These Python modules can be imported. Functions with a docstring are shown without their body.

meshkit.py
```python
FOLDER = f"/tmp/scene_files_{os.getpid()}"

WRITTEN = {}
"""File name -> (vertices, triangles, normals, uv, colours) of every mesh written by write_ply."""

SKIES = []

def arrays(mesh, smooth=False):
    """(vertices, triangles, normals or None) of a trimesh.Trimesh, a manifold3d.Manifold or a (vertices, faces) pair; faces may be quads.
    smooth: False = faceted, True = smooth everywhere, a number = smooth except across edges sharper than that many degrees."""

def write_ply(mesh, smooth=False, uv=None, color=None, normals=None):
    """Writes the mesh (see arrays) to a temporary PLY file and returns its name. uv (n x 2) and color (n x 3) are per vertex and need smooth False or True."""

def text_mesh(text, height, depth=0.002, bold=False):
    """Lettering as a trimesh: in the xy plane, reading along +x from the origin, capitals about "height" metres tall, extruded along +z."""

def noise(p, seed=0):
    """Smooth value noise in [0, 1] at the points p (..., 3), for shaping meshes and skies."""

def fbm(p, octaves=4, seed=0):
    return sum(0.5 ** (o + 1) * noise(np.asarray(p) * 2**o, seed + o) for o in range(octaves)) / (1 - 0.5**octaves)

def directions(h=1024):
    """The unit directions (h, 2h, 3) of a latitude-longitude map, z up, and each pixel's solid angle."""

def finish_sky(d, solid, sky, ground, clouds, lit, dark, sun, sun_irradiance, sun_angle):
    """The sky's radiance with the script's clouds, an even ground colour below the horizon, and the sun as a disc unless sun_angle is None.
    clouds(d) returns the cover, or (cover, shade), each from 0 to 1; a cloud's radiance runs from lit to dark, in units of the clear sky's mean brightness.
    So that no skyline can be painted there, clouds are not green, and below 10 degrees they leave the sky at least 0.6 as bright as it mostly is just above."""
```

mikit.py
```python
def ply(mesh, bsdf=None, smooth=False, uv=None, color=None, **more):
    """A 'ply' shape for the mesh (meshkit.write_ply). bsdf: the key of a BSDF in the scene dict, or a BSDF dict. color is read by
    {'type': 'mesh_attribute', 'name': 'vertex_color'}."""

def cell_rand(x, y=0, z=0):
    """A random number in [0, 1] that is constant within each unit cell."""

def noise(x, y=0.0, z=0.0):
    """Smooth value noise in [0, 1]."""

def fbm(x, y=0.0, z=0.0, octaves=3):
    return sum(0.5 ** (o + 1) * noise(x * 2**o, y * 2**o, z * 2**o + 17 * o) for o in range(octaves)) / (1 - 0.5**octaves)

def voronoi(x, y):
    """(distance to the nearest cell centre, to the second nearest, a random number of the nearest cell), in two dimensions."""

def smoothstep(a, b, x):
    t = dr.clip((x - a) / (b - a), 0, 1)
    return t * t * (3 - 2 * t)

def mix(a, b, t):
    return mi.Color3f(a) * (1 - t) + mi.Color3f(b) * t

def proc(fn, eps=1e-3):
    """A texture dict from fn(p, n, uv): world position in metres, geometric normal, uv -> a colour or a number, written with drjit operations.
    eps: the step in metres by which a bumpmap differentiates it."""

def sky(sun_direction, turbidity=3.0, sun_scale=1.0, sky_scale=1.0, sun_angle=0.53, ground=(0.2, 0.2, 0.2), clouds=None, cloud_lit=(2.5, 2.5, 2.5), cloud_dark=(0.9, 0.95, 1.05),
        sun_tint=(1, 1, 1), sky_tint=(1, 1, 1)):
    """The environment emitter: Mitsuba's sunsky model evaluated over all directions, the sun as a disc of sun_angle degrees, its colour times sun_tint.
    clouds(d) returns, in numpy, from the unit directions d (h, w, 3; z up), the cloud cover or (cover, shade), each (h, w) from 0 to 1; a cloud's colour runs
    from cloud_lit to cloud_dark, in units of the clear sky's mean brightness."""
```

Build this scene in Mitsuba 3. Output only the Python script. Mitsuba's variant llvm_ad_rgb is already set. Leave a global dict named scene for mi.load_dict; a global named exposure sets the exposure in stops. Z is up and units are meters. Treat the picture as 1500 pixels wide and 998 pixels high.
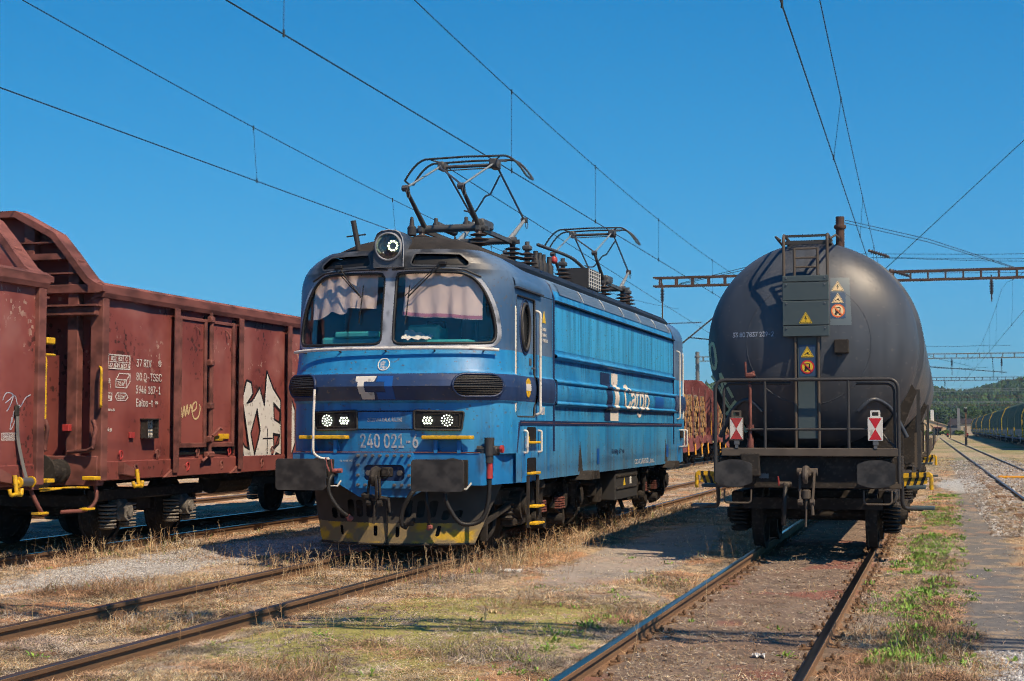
import math, numpy as np, trimesh, drjit as dr, mitsuba as mi, mikit, meshkit, mikit as mk
import shapely.geometry as sg, shapely
from shapely import affinity
from scipy.spatial import ConvexHull

T = mi.ScalarTransform4f
PI = math.pi
scene, labels = {}, {}
# ---------------------------------------------------------------- camera, sky, exposure
YAW, PITCH, EYE = 0.2741, 0.0577, (0.0, 0.0, 1.757)
look = (-math.sin(YAW) * math.cos(PITCH), math.cos(YAW) * math.cos(PITCH), math.sin(PITCH))
scene['camera'] = {'type': 'perspective', 'fov': 37.03, 'fov_axis': 'x', 'near_clip': 0.1, 'far_clip': 9000.0,
                   'to_world': T().look_at(origin=EYE, target=[EYE[i] + look[i] for i in range(3)], up=[0, 0, 1])}
SUN = (0.67, -0.46, 1.0)
def veil(d):     # bright haze painted on the sky, thickest at the horizon, the same all round
    e = np.degrees(np.arcsin(np.clip(d[..., 2], 0, 1))); return .40 * np.exp(-(e / 7.5) ** 1.15) + .012 * meshkit.fbm(d * np.array([3, 3, 14.0]), 4, 2)
scene['sky'] = mikit.sky(SUN, turbidity=2.0, sun_tint=(1.14, 1.08, 1.0), sky_tint=(0.03, 0.75, 1.07), sky_scale=1.0, clouds=veil, cloud_lit=(1.75, 1.8, 1.9))
exposure = 1.68
RT = 0.15            # rail top above the ground datum
LX, LY = -6.64, 17.22    # locomotive: centre line, front buffer faces
TX, TY = -1.67, 19.37    # tank wagon
GX = -12.1               # red open wagons
RX = 2.45                # empty right-hand track
rng = np.random.default_rng(11)

# ---------------------------------------------------------------- mesh helpers
def _hull_faces(v):
    h = ConvexHull(v)
    f = h.simplices.copy()
    c = v.mean(0)
    n = np.cross(v[f[:, 1]] - v[f[:, 0]], v[f[:, 2]] - v[f[:, 0]])
    flip = ((v[f[:, 0]] - c) * n).sum(1) < 0
    f[flip] = f[flip][:, ::-1]
    return f
_C8 = np.array([[x, y, z] for x in (-1, 1) for y in (-1, 1) for z in (-1, 1)], float)
_F8 = _hull_faces(_C8)
_BV = np.array([[c[0] * (1 - .2 * (k != 0)), c[1] * (1 - .2 * (k != 1)), c[2] * (1 - .2 * (k != 2))] for c in _C8 for k in range(3)])
_BF = _hull_faces(_BV)
def A(*a): return np.array(a, float)
def unit(v):
    v = np.asarray(v, float); return v / max(np.linalg.norm(v), 1e-12)
def rot(axis, deg):
    a = unit(axis); t = math.radians(deg); K = np.array([[0, -a[2], a[1]], [a[2], 0, -a[0]], [-a[1], a[0], 0]])
    return np.eye(3) + math.sin(t) * K + (1 - math.cos(t)) * K @ K
def frame_of(d):
    d = unit(d); a = A(0, 0, 1) if abs(d[2]) < .9 else A(1, 0, 0)
    u = unit(np.cross(a, d)); return u, np.cross(d, u), d

class MB:
    """collects pieces of ONE mesh"""
    def __init__(self, o=(0, 0, 0)):
        self.v, self.f, self.n, self.o = [], [], 0, np.asarray(o, float)
    def add(self, v, f):
        v = np.asarray(v, float); f = np.asarray(f, int)
        if f.shape[1] == 4: f = np.vstack([f[:, [0, 1, 2]], f[:, [0, 2, 3]]])
        self.v.append(v); self.f.append(f + self.n); self.n += len(v); return self
    def mesh(self, m, R=None, t=(0, 0, 0)):
        v = np.array(m.vertices); v = v @ R.T if R is not None else v
        return self.add(v + np.asarray(t, float), m.faces)
    def box(self, c, s, R=None, b=0.0):
        h = np.asarray(s, float) / 2
        if b:
            v = np.empty((24, 3))
            for i, cc in enumerate(_C8):
                for k in range(3):
                    q = cc * (h - b); q[k] = cc[k] * h[k]; v[i * 3 + k] = q
            f = _BF
        else: v, f = _C8 * h, _F8
        if R is not None: v = v @ R.T
        return self.add(v + np.asarray(c, float), f)
    def box2(self, a, b_, bev=0.0):
        a, b_ = np.asarray(a, float), np.asarray(b_, float); return self.box((a + b_) / 2, np.abs(b_ - a), None, bev)
    def bar(self, a, b, w, h, up=(0, 0, 1), bev=0.0):
        a, b = np.asarray(a, float), np.asarray(b, float); d = unit(b - a); s = np.cross(d, up)
        s = unit(s) if np.linalg.norm(s) > 1e-6 else A(1, 0, 0); u = np.cross(s, d)
        return self.box((a + b) / 2, (w, np.linalg.norm(b - a), h), np.stack([s, d, u], 1), bev)
    def cyl(self, a, b, r, r2=None, n=12, cap=True):
        a, b = np.asarray(a, float), np.asarray(b, float); r2 = r if r2 is None else r2
        u, w, d = frame_of(b - a); t = np.arange(n) * 2 * PI / n
        ring = np.cos(t)[:, None] * u + np.sin(t)[:, None] * w
        v = np.vstack([a + ring * r, b + ring * r2]); i = np.arange(n); j = (i + 1) % n
        f = np.vstack([np.stack([i, j, j + n], 1), np.stack([i, j + n, i + n], 1)])
        if cap:
            v = np.vstack([v, a, b]); f = np.vstack([f, np.stack([j, i, i * 0 + 2 * n], 1), np.stack([i + n, j + n, i * 0 + 2 * n + 1], 1)])
        return self.add(v, f)
    def tube(self, pts, r, n=7, closed=False, cap=True):
        p = np.asarray(pts, float); m = len(p); r = np.broadcast_to(r, (m,))
        d = np.roll(p, -1, 0) - np.roll(p, 1, 0)
        if not closed: d[0], d[-1] = p[1] - p[0], p[-1] - p[-2]
        u = None; V = []; t = np.arange(n) * 2 * PI / n
        for i in range(m):
            di = unit(d[i])
            if u is None: u = frame_of(di)[0]
            u = unit(u - di * (u @ di)); w = np.cross(di, u)
            V.append(p[i] + r[i] * (np.cos(t)[:, None] * u + np.sin(t)[:, None] * w))
        v = np.vstack(V); F = []; i = np.arange(n); j = (i + 1) % n
        for k in range(m if closed else m - 1):
            a, b = k * n, ((k + 1) % m) * n
            F += [np.stack([a + i, a + j, b + j], 1), np.stack([a + i, b + j, b + i], 1)]
        if not closed and cap:
            v = np.vstack([v, p[0], p[-1]]); F += [np.stack([j, i, i * 0 + m * n], 1), np.stack([(m - 1) * n + i, (m - 1) * n + j, i * 0 + m * n + 1], 1)]
        return self.add(v, np.vstack(F))
    def lathe(self, prof, o=(0, 0, 0), axis=(0, 0, 1), n=24):
        """prof: (radius, height along axis) from one end to the other"""
        pr = np.asarray(prof, float); u, w, d = frame_of(axis); t = np.arange(n) * 2 * PI / n
        ring = np.cos(t)[:, None] * u + np.sin(t)[:, None] * w
        v = np.vstack([np.asarray(o, float) + ring * max(r, 1e-4) + d * h for r, h in pr]); F = []; i = np.arange(n); j = (i + 1) % n
        for k in range(len(pr) - 1):
            a, b = k * n, (k + 1) * n
            F += [np.stack([a + i, a + j, b + j], 1), np.stack([a + i, b + j, b + i], 1)]
        return self.add(v, np.vstack(F))
    def grid(self, P, flip=False):
        nu, nv = P.shape[:2]; i = np.arange(nu - 1)[:, None] * nv + np.arange(nv - 1)[None]
        f = np.stack([i, i + nv, i + nv + 1, i + 1], -1).reshape(-1, 4)
        return self.add(P.reshape(-1, 3), f[:, ::-1] if flip else f)
    def ext(self, poly, o, ex, ey, d):
        """shapely polygon in the plane (ex, ey) at o, extruded by d along ex x ey"""
        for g in getattr(poly, 'geoms', [poly]):
            if g.is_empty or g.geom_type != 'Polygon': continue
            m = trimesh.creation.extrude_polygon(g, d, engine='earcut')
            R = np.stack([ex, ey, np.cross(ex, ey)], 1).astype(float)
            self.add(np.array(m.vertices) @ R.T + np.asarray(o, float), m.faces)
        return self
    def tm(self):
        return trimesh.Trimesh(np.vstack(self.v) + self.o, np.vstack(self.f), process=False)

def densify(pts, step, closed=False):
    p = np.asarray(pts, float); out = []
    q = np.vstack([p, p[:1]]) if closed else p
    for a, b in zip(q[:-1], q[1:]):
        k = max(1, int(math.ceil(np.linalg.norm(b - a) / step)))
        out += [a + (b - a) * i / k for i in range(k)]
    return np.array(out if closed else out + [q[-1]])
def spline(pts, n=8):
    """Catmull-Rom through the points"""
    p = np.asarray(pts, float); p = np.vstack([2 * p[0] - p[1], p, 2 * p[-1] - p[-2]]); out = []
    for i in range(1, len(p) - 2):
        for t in np.arange(n) / n:
            out.append(.5 * (2 * p[i] + (p[i + 1] - p[i - 1]) * t + (2 * p[i - 1] - 5 * p[i] + 4 * p[i + 1] - p[i + 2]) * t * t + (3 * p[i] - p[i - 1] - 3 * p[i + 1] + p[i + 2]) * t ** 3))
    return np.array(out + [p[-2]])
def fillet(pts, r, n=5):
    """open polyline with rounded corners"""
    p = [np.asarray(q, float) for q in pts]; out = [p[0]]
    for a, b, c in zip(p[:-2], p[1:-1], p[2:]):
        la, lc = np.linalg.norm(a - b), np.linalg.norm(c - b); k = min(r, la * .48, lc * .48)
        s, e = b + (a - b) / la * k, b + (c - b) / lc * k
        for t in np.linspace(0, 1, n): out.append((1 - t) ** 2 * s + 2 * t * (1 - t) * b + t * t * e)
    return np.array(out + [p[-1]])
def rrect(x0, y0, x1, y1, r, n=6):
    return sg.box(x0 + r, y0 + r, x1 - r, y1 - r).buffer(r, quad_segs=n)
def disc(x, y, r, n=8): return sg.Point(x, y).buffer(r, quad_segs=n)

# ---------------------------------------------------------------- entries of the scene
def numbered(name):
    k, i = name, 0
    while k in scene or k in labels or k in _used:
        i += 1; k = f'{name}_{i:03d}'
    _used.add(k); return k
_used = set()
def thing(name, label, category, group=None, kind=None):
    k = numbered(name); labels[k] = {'label': label, 'category': category}
    if group: labels[k]['group'] = group
    if kind: labels[k]['kind'] = kind
    return k
def pieces(mb):
    """the separate pieces of a mesh, as meshes of their own"""
    m = mb.tm(); n = len(m.vertices); lab = np.arange(n)
    import scipy.sparse as sp_, scipy.sparse.csgraph as cg
    e = np.vstack([m.faces[:, :2], m.faces[:, 1:]]); c, lab = cg.connected_components(sp_.coo_matrix((np.ones(len(e)), (e[:, 0], e[:, 1])), shape=(n, n)), directed=False)
    if c < 2 or c > 400: return [m]
    lo, hi = np.full((c, 3), 1e9), np.full((c, 3), -1e9); np.minimum.at(lo, lab, m.vertices); np.maximum.at(hi, lab, m.vertices)
    near = ((lo[:, None] - .012 <= hi[None]) & (lo[None] - .012 <= hi[:, None])).all(-1)
    g, gl = cg.connected_components(sp_.csr_matrix(near), directed=False)
    if g < 2 or g > 12: return [m]
    fl = gl[lab[m.faces[:, 0]]]; out = []
    for i in range(g):
        f = m.faces[fl == i]; u, inv = np.unique(f, return_inverse=True); out.append(trimesh.Trimesh(m.vertices[u], inv.reshape(-1, 3), process=False))
    return out
def part(holder, name, m, mat, smooth=False, label=None, kind=None, color=None, **more):
    if isinstance(m, MB) and not kind and not more:
        ps = pieces(m)
        if len(ps) > 1:
            for q in ps[1:]: part(holder, name, q, mat, smooth, label)
            m = ps[0]
    k = numbered(f'{holder}__{name}')
    scene[k] = mikit.ply(m.tm() if isinstance(m, MB) else m, mat, smooth, color=color, **more)
    if label or kind: labels[k] = {a: b for a, b in (('label', label), ('kind', kind)) if b}
    return k
def whole(name, m, mat, label, category, group=None, kind=None, smooth=False, color=None):
    k = thing(name, label, category, group, kind)
    scene[k] = mikit.ply(m.tm() if isinstance(m, MB) else m, mat, smooth, color=color); return k
def struct(name, m, mat, label=None, smooth=False, color=None, kind='structure'):
    k = numbered(name); labels[k] = {'kind': kind}
    if label: labels[k]['label'] = label
    scene[k] = mikit.ply(m.tm() if isinstance(m, MB) else m, mat, smooth, color=color); return k
def copy_tree(src, name, label, M, skip=()):
    """a copy of a thing and of all its parts, placed by M (numpy 4x4)"""
    k = numbered(name); labels[k] = {**labels[src], 'label': label}
    for key in [q for q in scene if q.startswith(src + '__')]:
        tail = key[len(src):]
        if any(s in tail for s in skip): continue
        scene[k + tail] = {**scene[key], 'to_world': T(M)}
        if key in labels: labels[k + tail] = dict(labels[key])
    return k
def shift(x, y, z):
    m = np.eye(4); m[:3, 3] = (x, y, z); return m

# ---------------------------------------------------------------- materials
def mat(name, color, rough=.6, metal=0.0, spec=.5, bump=None, bscale=.01, **kw):
    col = mikit.proc(color) if callable(color) else {'type': 'rgb', 'value': list(color)} if not isinstance(color, dict) else color
    b = {'type': 'principled', 'base_color': col, 'roughness': mikit.proc(rough) if callable(rough) else rough, 'metallic': metal, 'specular': spec, **kw}
    if bump: b = {'type': 'bumpmap', 'arbitrary': mikit.proc(bump, .004), 'scale': bscale, 'bsdf': b}
    scene[name] = {'type': 'twosided', 'bsdf': b}
def C3(*a): return mi.Color3f(*a)
def sm(a, b, x): return mk.smoothstep(a, b, x)
def vstreak(p, k=9.0):      # run-down streaks on upright faces
    return mk.fbm(p.x * k, p.y * k, p.z * .55, 3)

def c_loco(p, n, uv):
    x, y, z = p.x - LX, p.y - LY, p.z - RT
    s = vstreak(p, 7.0); w = mk.fbm(p.x * 1.3, p.y * 1.3, p.z * 1.3, 3); fine = vstreak(p, 26.0)
    up = sm(2.585, 2.60, z)                                   # dusty upper half of the cab
    cab = 1 - sm(3.30, 3.32, y) * (1 - sm(13.1, 13.12, y))
    col = mk.mix(C3(.004, .130, .38), C3(.034, .30, .61), s)
    col = mk.mix(col, C3(.075, .34, .60), sm(.45, .75, w) * .5)
    dust = mk.mix(C3(.030, .085, .19), C3(.12, .185, .28), sm(.3, .7, w) * .7 + fine * .3)
    col = mk.mix(col, dust, up * cab)
    hi = sm(3.52, 3.56, z)
    col = mk.mix(col, mk.mix(C3(.04, .11, .21), C3(.15, .21, .28), s), hi * (1 - up * cab))
    front = (1 - sm(.98, 1.18, y)) * sm(3.50, 3.58, z)
    col = mk.mix(col, mk.mix(C3(.075, .088, .11), C3(.022, .026, .033), sm(.40, .68, mk.fbm(p.x * 5, p.y * 5, p.z * 5, 3))), front)
    band = sm(1.955, 1.96, z) * (1 - sm(2.285, 2.29, z)) * cab
    col = mk.mix(col, mk.mix(C3(.011, .030, .095), C3(.028, .060, .16), s), band)
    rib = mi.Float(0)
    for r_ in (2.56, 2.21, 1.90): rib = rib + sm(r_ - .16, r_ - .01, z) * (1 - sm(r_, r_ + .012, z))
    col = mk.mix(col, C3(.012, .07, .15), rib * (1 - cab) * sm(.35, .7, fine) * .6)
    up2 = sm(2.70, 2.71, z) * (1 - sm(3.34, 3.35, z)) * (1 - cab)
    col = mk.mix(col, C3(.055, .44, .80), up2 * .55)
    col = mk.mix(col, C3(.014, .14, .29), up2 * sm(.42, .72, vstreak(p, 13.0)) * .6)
    chip = sm(.70, .74, mk.fbm(p.x * 24, p.y * 24, p.z * 24, 3)); col = mk.mix(col, C3(.10, .10, .11), chip * .7)
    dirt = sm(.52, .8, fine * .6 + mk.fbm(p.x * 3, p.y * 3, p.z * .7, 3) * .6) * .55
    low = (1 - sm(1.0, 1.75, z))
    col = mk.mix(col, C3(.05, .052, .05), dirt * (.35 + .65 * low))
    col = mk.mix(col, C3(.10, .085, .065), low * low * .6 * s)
    return col
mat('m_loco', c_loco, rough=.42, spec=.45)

def c_red(p, n, uv):
    s = vstreak(p, 3.0); w = mk.fbm(p.x * 1.7, p.y * 1.7, p.z * 1.7, 4); f = mk.fbm(p.x * 22, p.y * 22, p.z * 14, 3)
    col = mk.mix(C3(.165, .038, .033), C3(.26, .076, .066), sm(.25, .75, s * .6 + w * .5))
    col = mk.mix(col, C3(.36, .19, .17), sm(.45, .75, w) * .36 * sm(1.6, 3.2, p.z))
    wear = sm(.62, .68, f) * sm(.52, .66, mk.fbm(p.x * 2.2, p.y * 2.2 + 4.0, p.z * 2.2, 3)) * .85
    col = mk.mix(col, C3(.50, .38, .31), .6 * wear * sm(2.2, 3.0, p.z))
    col = mk.mix(col, C3(.035, .016, .013), sm(.60, .66, 1 - f) * sm(.5, .66, 1 - w) * .8)
    col = mk.mix(col, C3(.055, .03, .025), (1 - sm(.9, 1.9, p.z)) * .5 * s)
    return col
mat('m_red', c_red, rough=.62, spec=.35)
mat('m_redtrim', lambda p, n, uv: mk.mix(C3(.21, .080, .068), C3(.095, .038, .033), sm(.3, .75, mk.fbm(p.x * 6, p.y * 3, p.z * 6, 3))), rough=.7, spec=.3)

def c_tank(p, n, uv):
    w = mk.fbm(p.x * 1.5, p.y * 1.5, p.z * 1.0, 4); s = vstreak(p, 5.0); f = mk.fbm(p.x * 18, p.y * 18, p.z * 18, 2)
    col = mk.mix(C3(.038, .046, .060), C3(.066, .079, .100), sm(.25, .8, w * .6 + s * .5))
    col = mk.mix(col, C3(.095, .068, .052), sm(.45, .75, s) * .45 * (1 - sm(1.6, 3.0, p.z)))
    col = mk.mix(col, C3(.032, .034, .040), sm(.55, .75, mk.fbm(p.x * 9, p.y * 2, p.z * .5 + 3, 3)) * .35)
    return mk.mix(col, C3(.13, .125, .125), sm(.70, .80, f) * .25)
mat('m_tank', c_tank, rough=lambda p, n, uv: .36 + .16 * mk.fbm(p.x * 2.5, p.y * 2.5, p.z * 2.5, 3), spec=.5)

def c_grime(p, n, uv):
    w = mk.fbm(p.x * 4, p.y * 4, p.z * 4, 3); f = mk.fbm(p.x * 26, p.y * 26, p.z * 26, 2)
    return mk.mix(mk.mix(C3(.012, .011, .011), C3(.042, .037, .033), w), C3(.085, .072, .06), sm(.55, .8, f) * .4)
mat('m_grime', c_grime, rough=.75, spec=.3)
mat('m_dustgrey', lambda p, n, uv: mk.mix(C3(.06, .055, .05), C3(.24, .225, .205), mk.fbm(p.x * 9, p.y * 9, p.z * 9, 3)), rough=.7)  # light grey; sunlit brightness of springs and axle boxes is put into the colour
mat('m_brown', lambda p, n, uv: mk.mix(C3(.055, .047, .040), C3(.115, .095, .078), mk.fbm(p.x * 5, p.y * 5, p.z * 3, 3)), rough=.65, spec=.35)
mat('m_rust', lambda p, n, uv: mk.mix(C3(.21, .125, .072), C3(.085, .055, .038), mk.fbm(p.x * 7, p.y * 1.5, p.z * 7, 4)), rough=.85, spec=.2)
mat('m_railtop', lambda p, n, uv: mk.mix(C3(.36, .35, .35), C3(.22, .205, .19), mk.fbm(p.x * 30, p.y * 1.2, 0, 3)), rough=.2, metal=1.0)
mat('m_raildull', lambda p, n, uv: mk.mix(C3(.15, .115, .09), C3(.11, .105, .105), mk.fbm(p.x * 25, p.y * 1.6, 0, 3)), rough=.36, metal=.75)
def c_roof(p, n, uv):
    w = mk.fbm(p.x * 5, p.y * 5, p.z * 5, 4); return mk.mix(C3(.014, .0135, .014), C3(.038, .035, .033), w)
mat('m_roof', c_roof, rough=.9, spec=.2)
mat('m_cove', lambda p, n, uv: mk.mix(C3(.006, .009, .016), C3(.016, .024, .040), mk.fbm(p.x * 6, p.y * 1.2, p.z * 9, 3)), rough=.6, spec=.25)
def c_plough(p, n, uv):
    w = mk.fbm(p.x * 6, p.y * 6, p.z * 6, 4); z = p.z - RT + (w - .5) * .03
    yel = mk.mix(C3(.46, .30, .025), C3(.19, .15, .085), sm(.30, .56, mk.fbm(p.x * 5 + 3, p.y * 5, p.z * 7, 4)))
    return mk.mix(yel, mk.mix(C3(.030, .028, .027), C3(.062, .056, .05), w), sm(.437, .445, z))
mat('m_plough', c_plough, rough=.7, spec=.3)
def c_buffer(p, n, uv):
    w = mk.fbm(p.x * 7, p.y * 2, p.z * 7, 5); return mk.mix(C3(.016, .016, .017), C3(.060, .058, .057), sm(.3, .8, w))
mat('m_buffer', c_buffer, rough=.5, spec=.5)
mat('m_white', (.62, .62, .60), rough=.45)
mat('m_paintwhite', lambda p, n, uv: mk.mix(C3(.62, .61, .58), C3(.30, .27, .25), sm(.58, .72, mk.fbm(p.x * 14, p.y * 14, p.z * 14, 3)) * .7), rough=.6)
mat('m_dimwhite', lambda p, n, uv: mk.mix(C3(.42, .46, .52), C3(.16, .24, .36), sm(.45, .7, mk.fbm(p.x * 18, p.y * 18, p.z * 18, 3))), rough=.6)
mat('m_silver', lambda p, n, uv: mk.mix(C3(.40, .42, .46), C3(.11, .125, .15), sm(.45, .8, mk.fbm(p.x * 7, p.y * 7, p.z * 5, 3))), rough=.4, metal=.25)
mat('m_rubber', (.014, .014, .015), rough=.55)
mat('m_black', (.008, .008, .009), rough=.6)
mat('m_dark', (.035, .035, .037), rough=.55)
mat('m_steel', (.20, .195, .19), rough=.4, metal=.7)
mat('m_insul', (.060, .048, .046), rough=.35, spec=.6)
mat('m_panto', lambda p, n, uv: mk.mix(C3(.055, .055, .058), C3(.12, .125, .13), mk.fbm(p.x * 12, p.y * 12, p.z * 12, 2)), rough=.5, metal=.3)
mat('m_pantolight', (.26, .29, .30), rough=.5, metal=.3)
mat('m_yellow', lambda p, n, uv: mk.mix(C3(.62, .37, .012), C3(.36, .23, .03), sm(.5, .75, mk.fbm(p.x * 22, p.y * 22, p.z * 22, 3))), rough=.55)
mat('m_redfaded', (.27, .085, .08), rough=.6)
mat('m_webbing', (.16, .155, .15), rough=.9)
mat('m_orange', (.55, .25, .01), rough=.5)
mat('m_redpaint', lambda p, n, uv: mk.mix(C3(.45, .03, .03), C3(.25, .05, .05), mk.fbm(p.x * 20, p.y * 20, p.z * 20, 2)), rough=.5)
mat('m_navy', (.012, .028, .085), rough=.45)
mat('m_blue2', (.008, .09, .36), rough=.45)
mat('m_beam', lambda p, n, uv: mk.mix(mk.mix(C3(.004, .14, .40), C3(.025, .22, .52), vstreak(p, 8.0)), C3(.05, .05, .048), sm(.5, .78, mk.fbm(p.x * 5, p.y * 5, p.z * 3, 4)) * .6), rough=.5)
mat('m_teal', (.03, .26, .26), rough=.5)
mat('m_cabwall', (.20, .25, .27), rough=.7)
mat('m_curtain', lambda p, n, uv: mk.mix(C3(.48, .415, .40), C3(.38, .315, .305), mk.fbm(p.x * 5, p.z * 1.5, 2.0, 2)), rough=.9, spec=.1)
mat('m_curtainhem', (.24, .10, .16), rough=.9)
mat('m_tankplate', lambda p, n, uv: mk.mix(C3(.042, .066, .076), C3(.058, .082, .092), mk.fbm(p.x * 3, p.y, p.z * 1.2, 3)), rough=.5)
mat('m_signback', (.10, .135, .16), rough=.45)
mat('m_signblue', (.03, .065, .13), rough=.45)
mat('m_signyellow', (.62, .43, .03), rough=.45)
mat('m_cream', (.60, .47, .27), rough=.5)
mat('m_signorange', (.62, .13, .03), rough=.45)
mat('m_signred', (.50, .02, .03), rough=.4)
mat('m_graffiti', (.36, .47, .30), rough=.6)
mat('m_concrete', (.30, .29, .27), rough=.85)
mat('m_glass_dark', (.02, .022, .024), rough=.08, spec=.7)
scene['m_glass'] = {'type': 'thindielectric', 'int_ior': 1.5}
mat('m_skylight', lambda p, n, uv: mk.mix(C3(.055, .08, .105), C3(.11, .12, .125), mk.fbm(p.x * 4, p.y * 2, p.z * 4, 3)), rough=.3)
scene['m_vertex'] = {'type': 'twosided', 'bsdf': {'type': 'principled', 'base_color': {'type': 'mesh_attribute', 'name': 'vertex_color'}, 'roughness': .85, 'specular': .15}}
scene['m_leaf'] = {'type': 'twosided', 'bsdf': {'type': 'principled', 'base_color': {'type': 'mesh_attribute', 'name': 'vertex_color'}, 'roughness': .6, 'specular': .2}}
# ================================================================ GROUND, TRACKS, HILLS
def nsm(a, b, x):
    t = np.clip((x - a) / (b - a), 0, 1); return t * t * (3 - 2 * t)
def gmasks(x, y, w, S):
    """where paths, gravel, moss and track beds lie; works on drjit and numpy numbers alike, w is a noise in 0..1"""
    q = lambda cx, cy, a, b: ((x - cx) / a) * ((x - cx) / a) + ((y - cy) / b) * ((y - cy) / b)
    k = (w - .5) * 1.3
    inv = lambda v: 1 - S(.72, 1.22, v)
    gravel_a = inv(q(-9.55, 18.3, .88, 4.6) + k)
    path_b = inv(q(-3.95, 21.2, .75, 5.6) + k)
    moss = inv(q(-4.25, 12.4, 1.5, 2.7) + k)
    path_c = (1 - S(.20, .52, abs(x - .42 - .006 * y) + k * .35)) * S(11.6, 12.6, y + k) * (1 - S(90, 130, y))
    gravel_d = S(.18, .5, x + k * .2) * (1 - S(12.1, 12.7, y + k * .6))
    gravel_e = inv(q(.55, 49, .75, 5.5) + k)
    ballast = (1 - S(.9, 1.7, abs(x - 3.1 + .009 * y) + k * .7)) * S(24, 34, y)
    bed = 1 - S(.70, 1.0, abs(x + 1.65) + k * .25)
    return gravel_a, path_b, moss, path_c, gravel_d, gravel_e, ballast, bed
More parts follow.
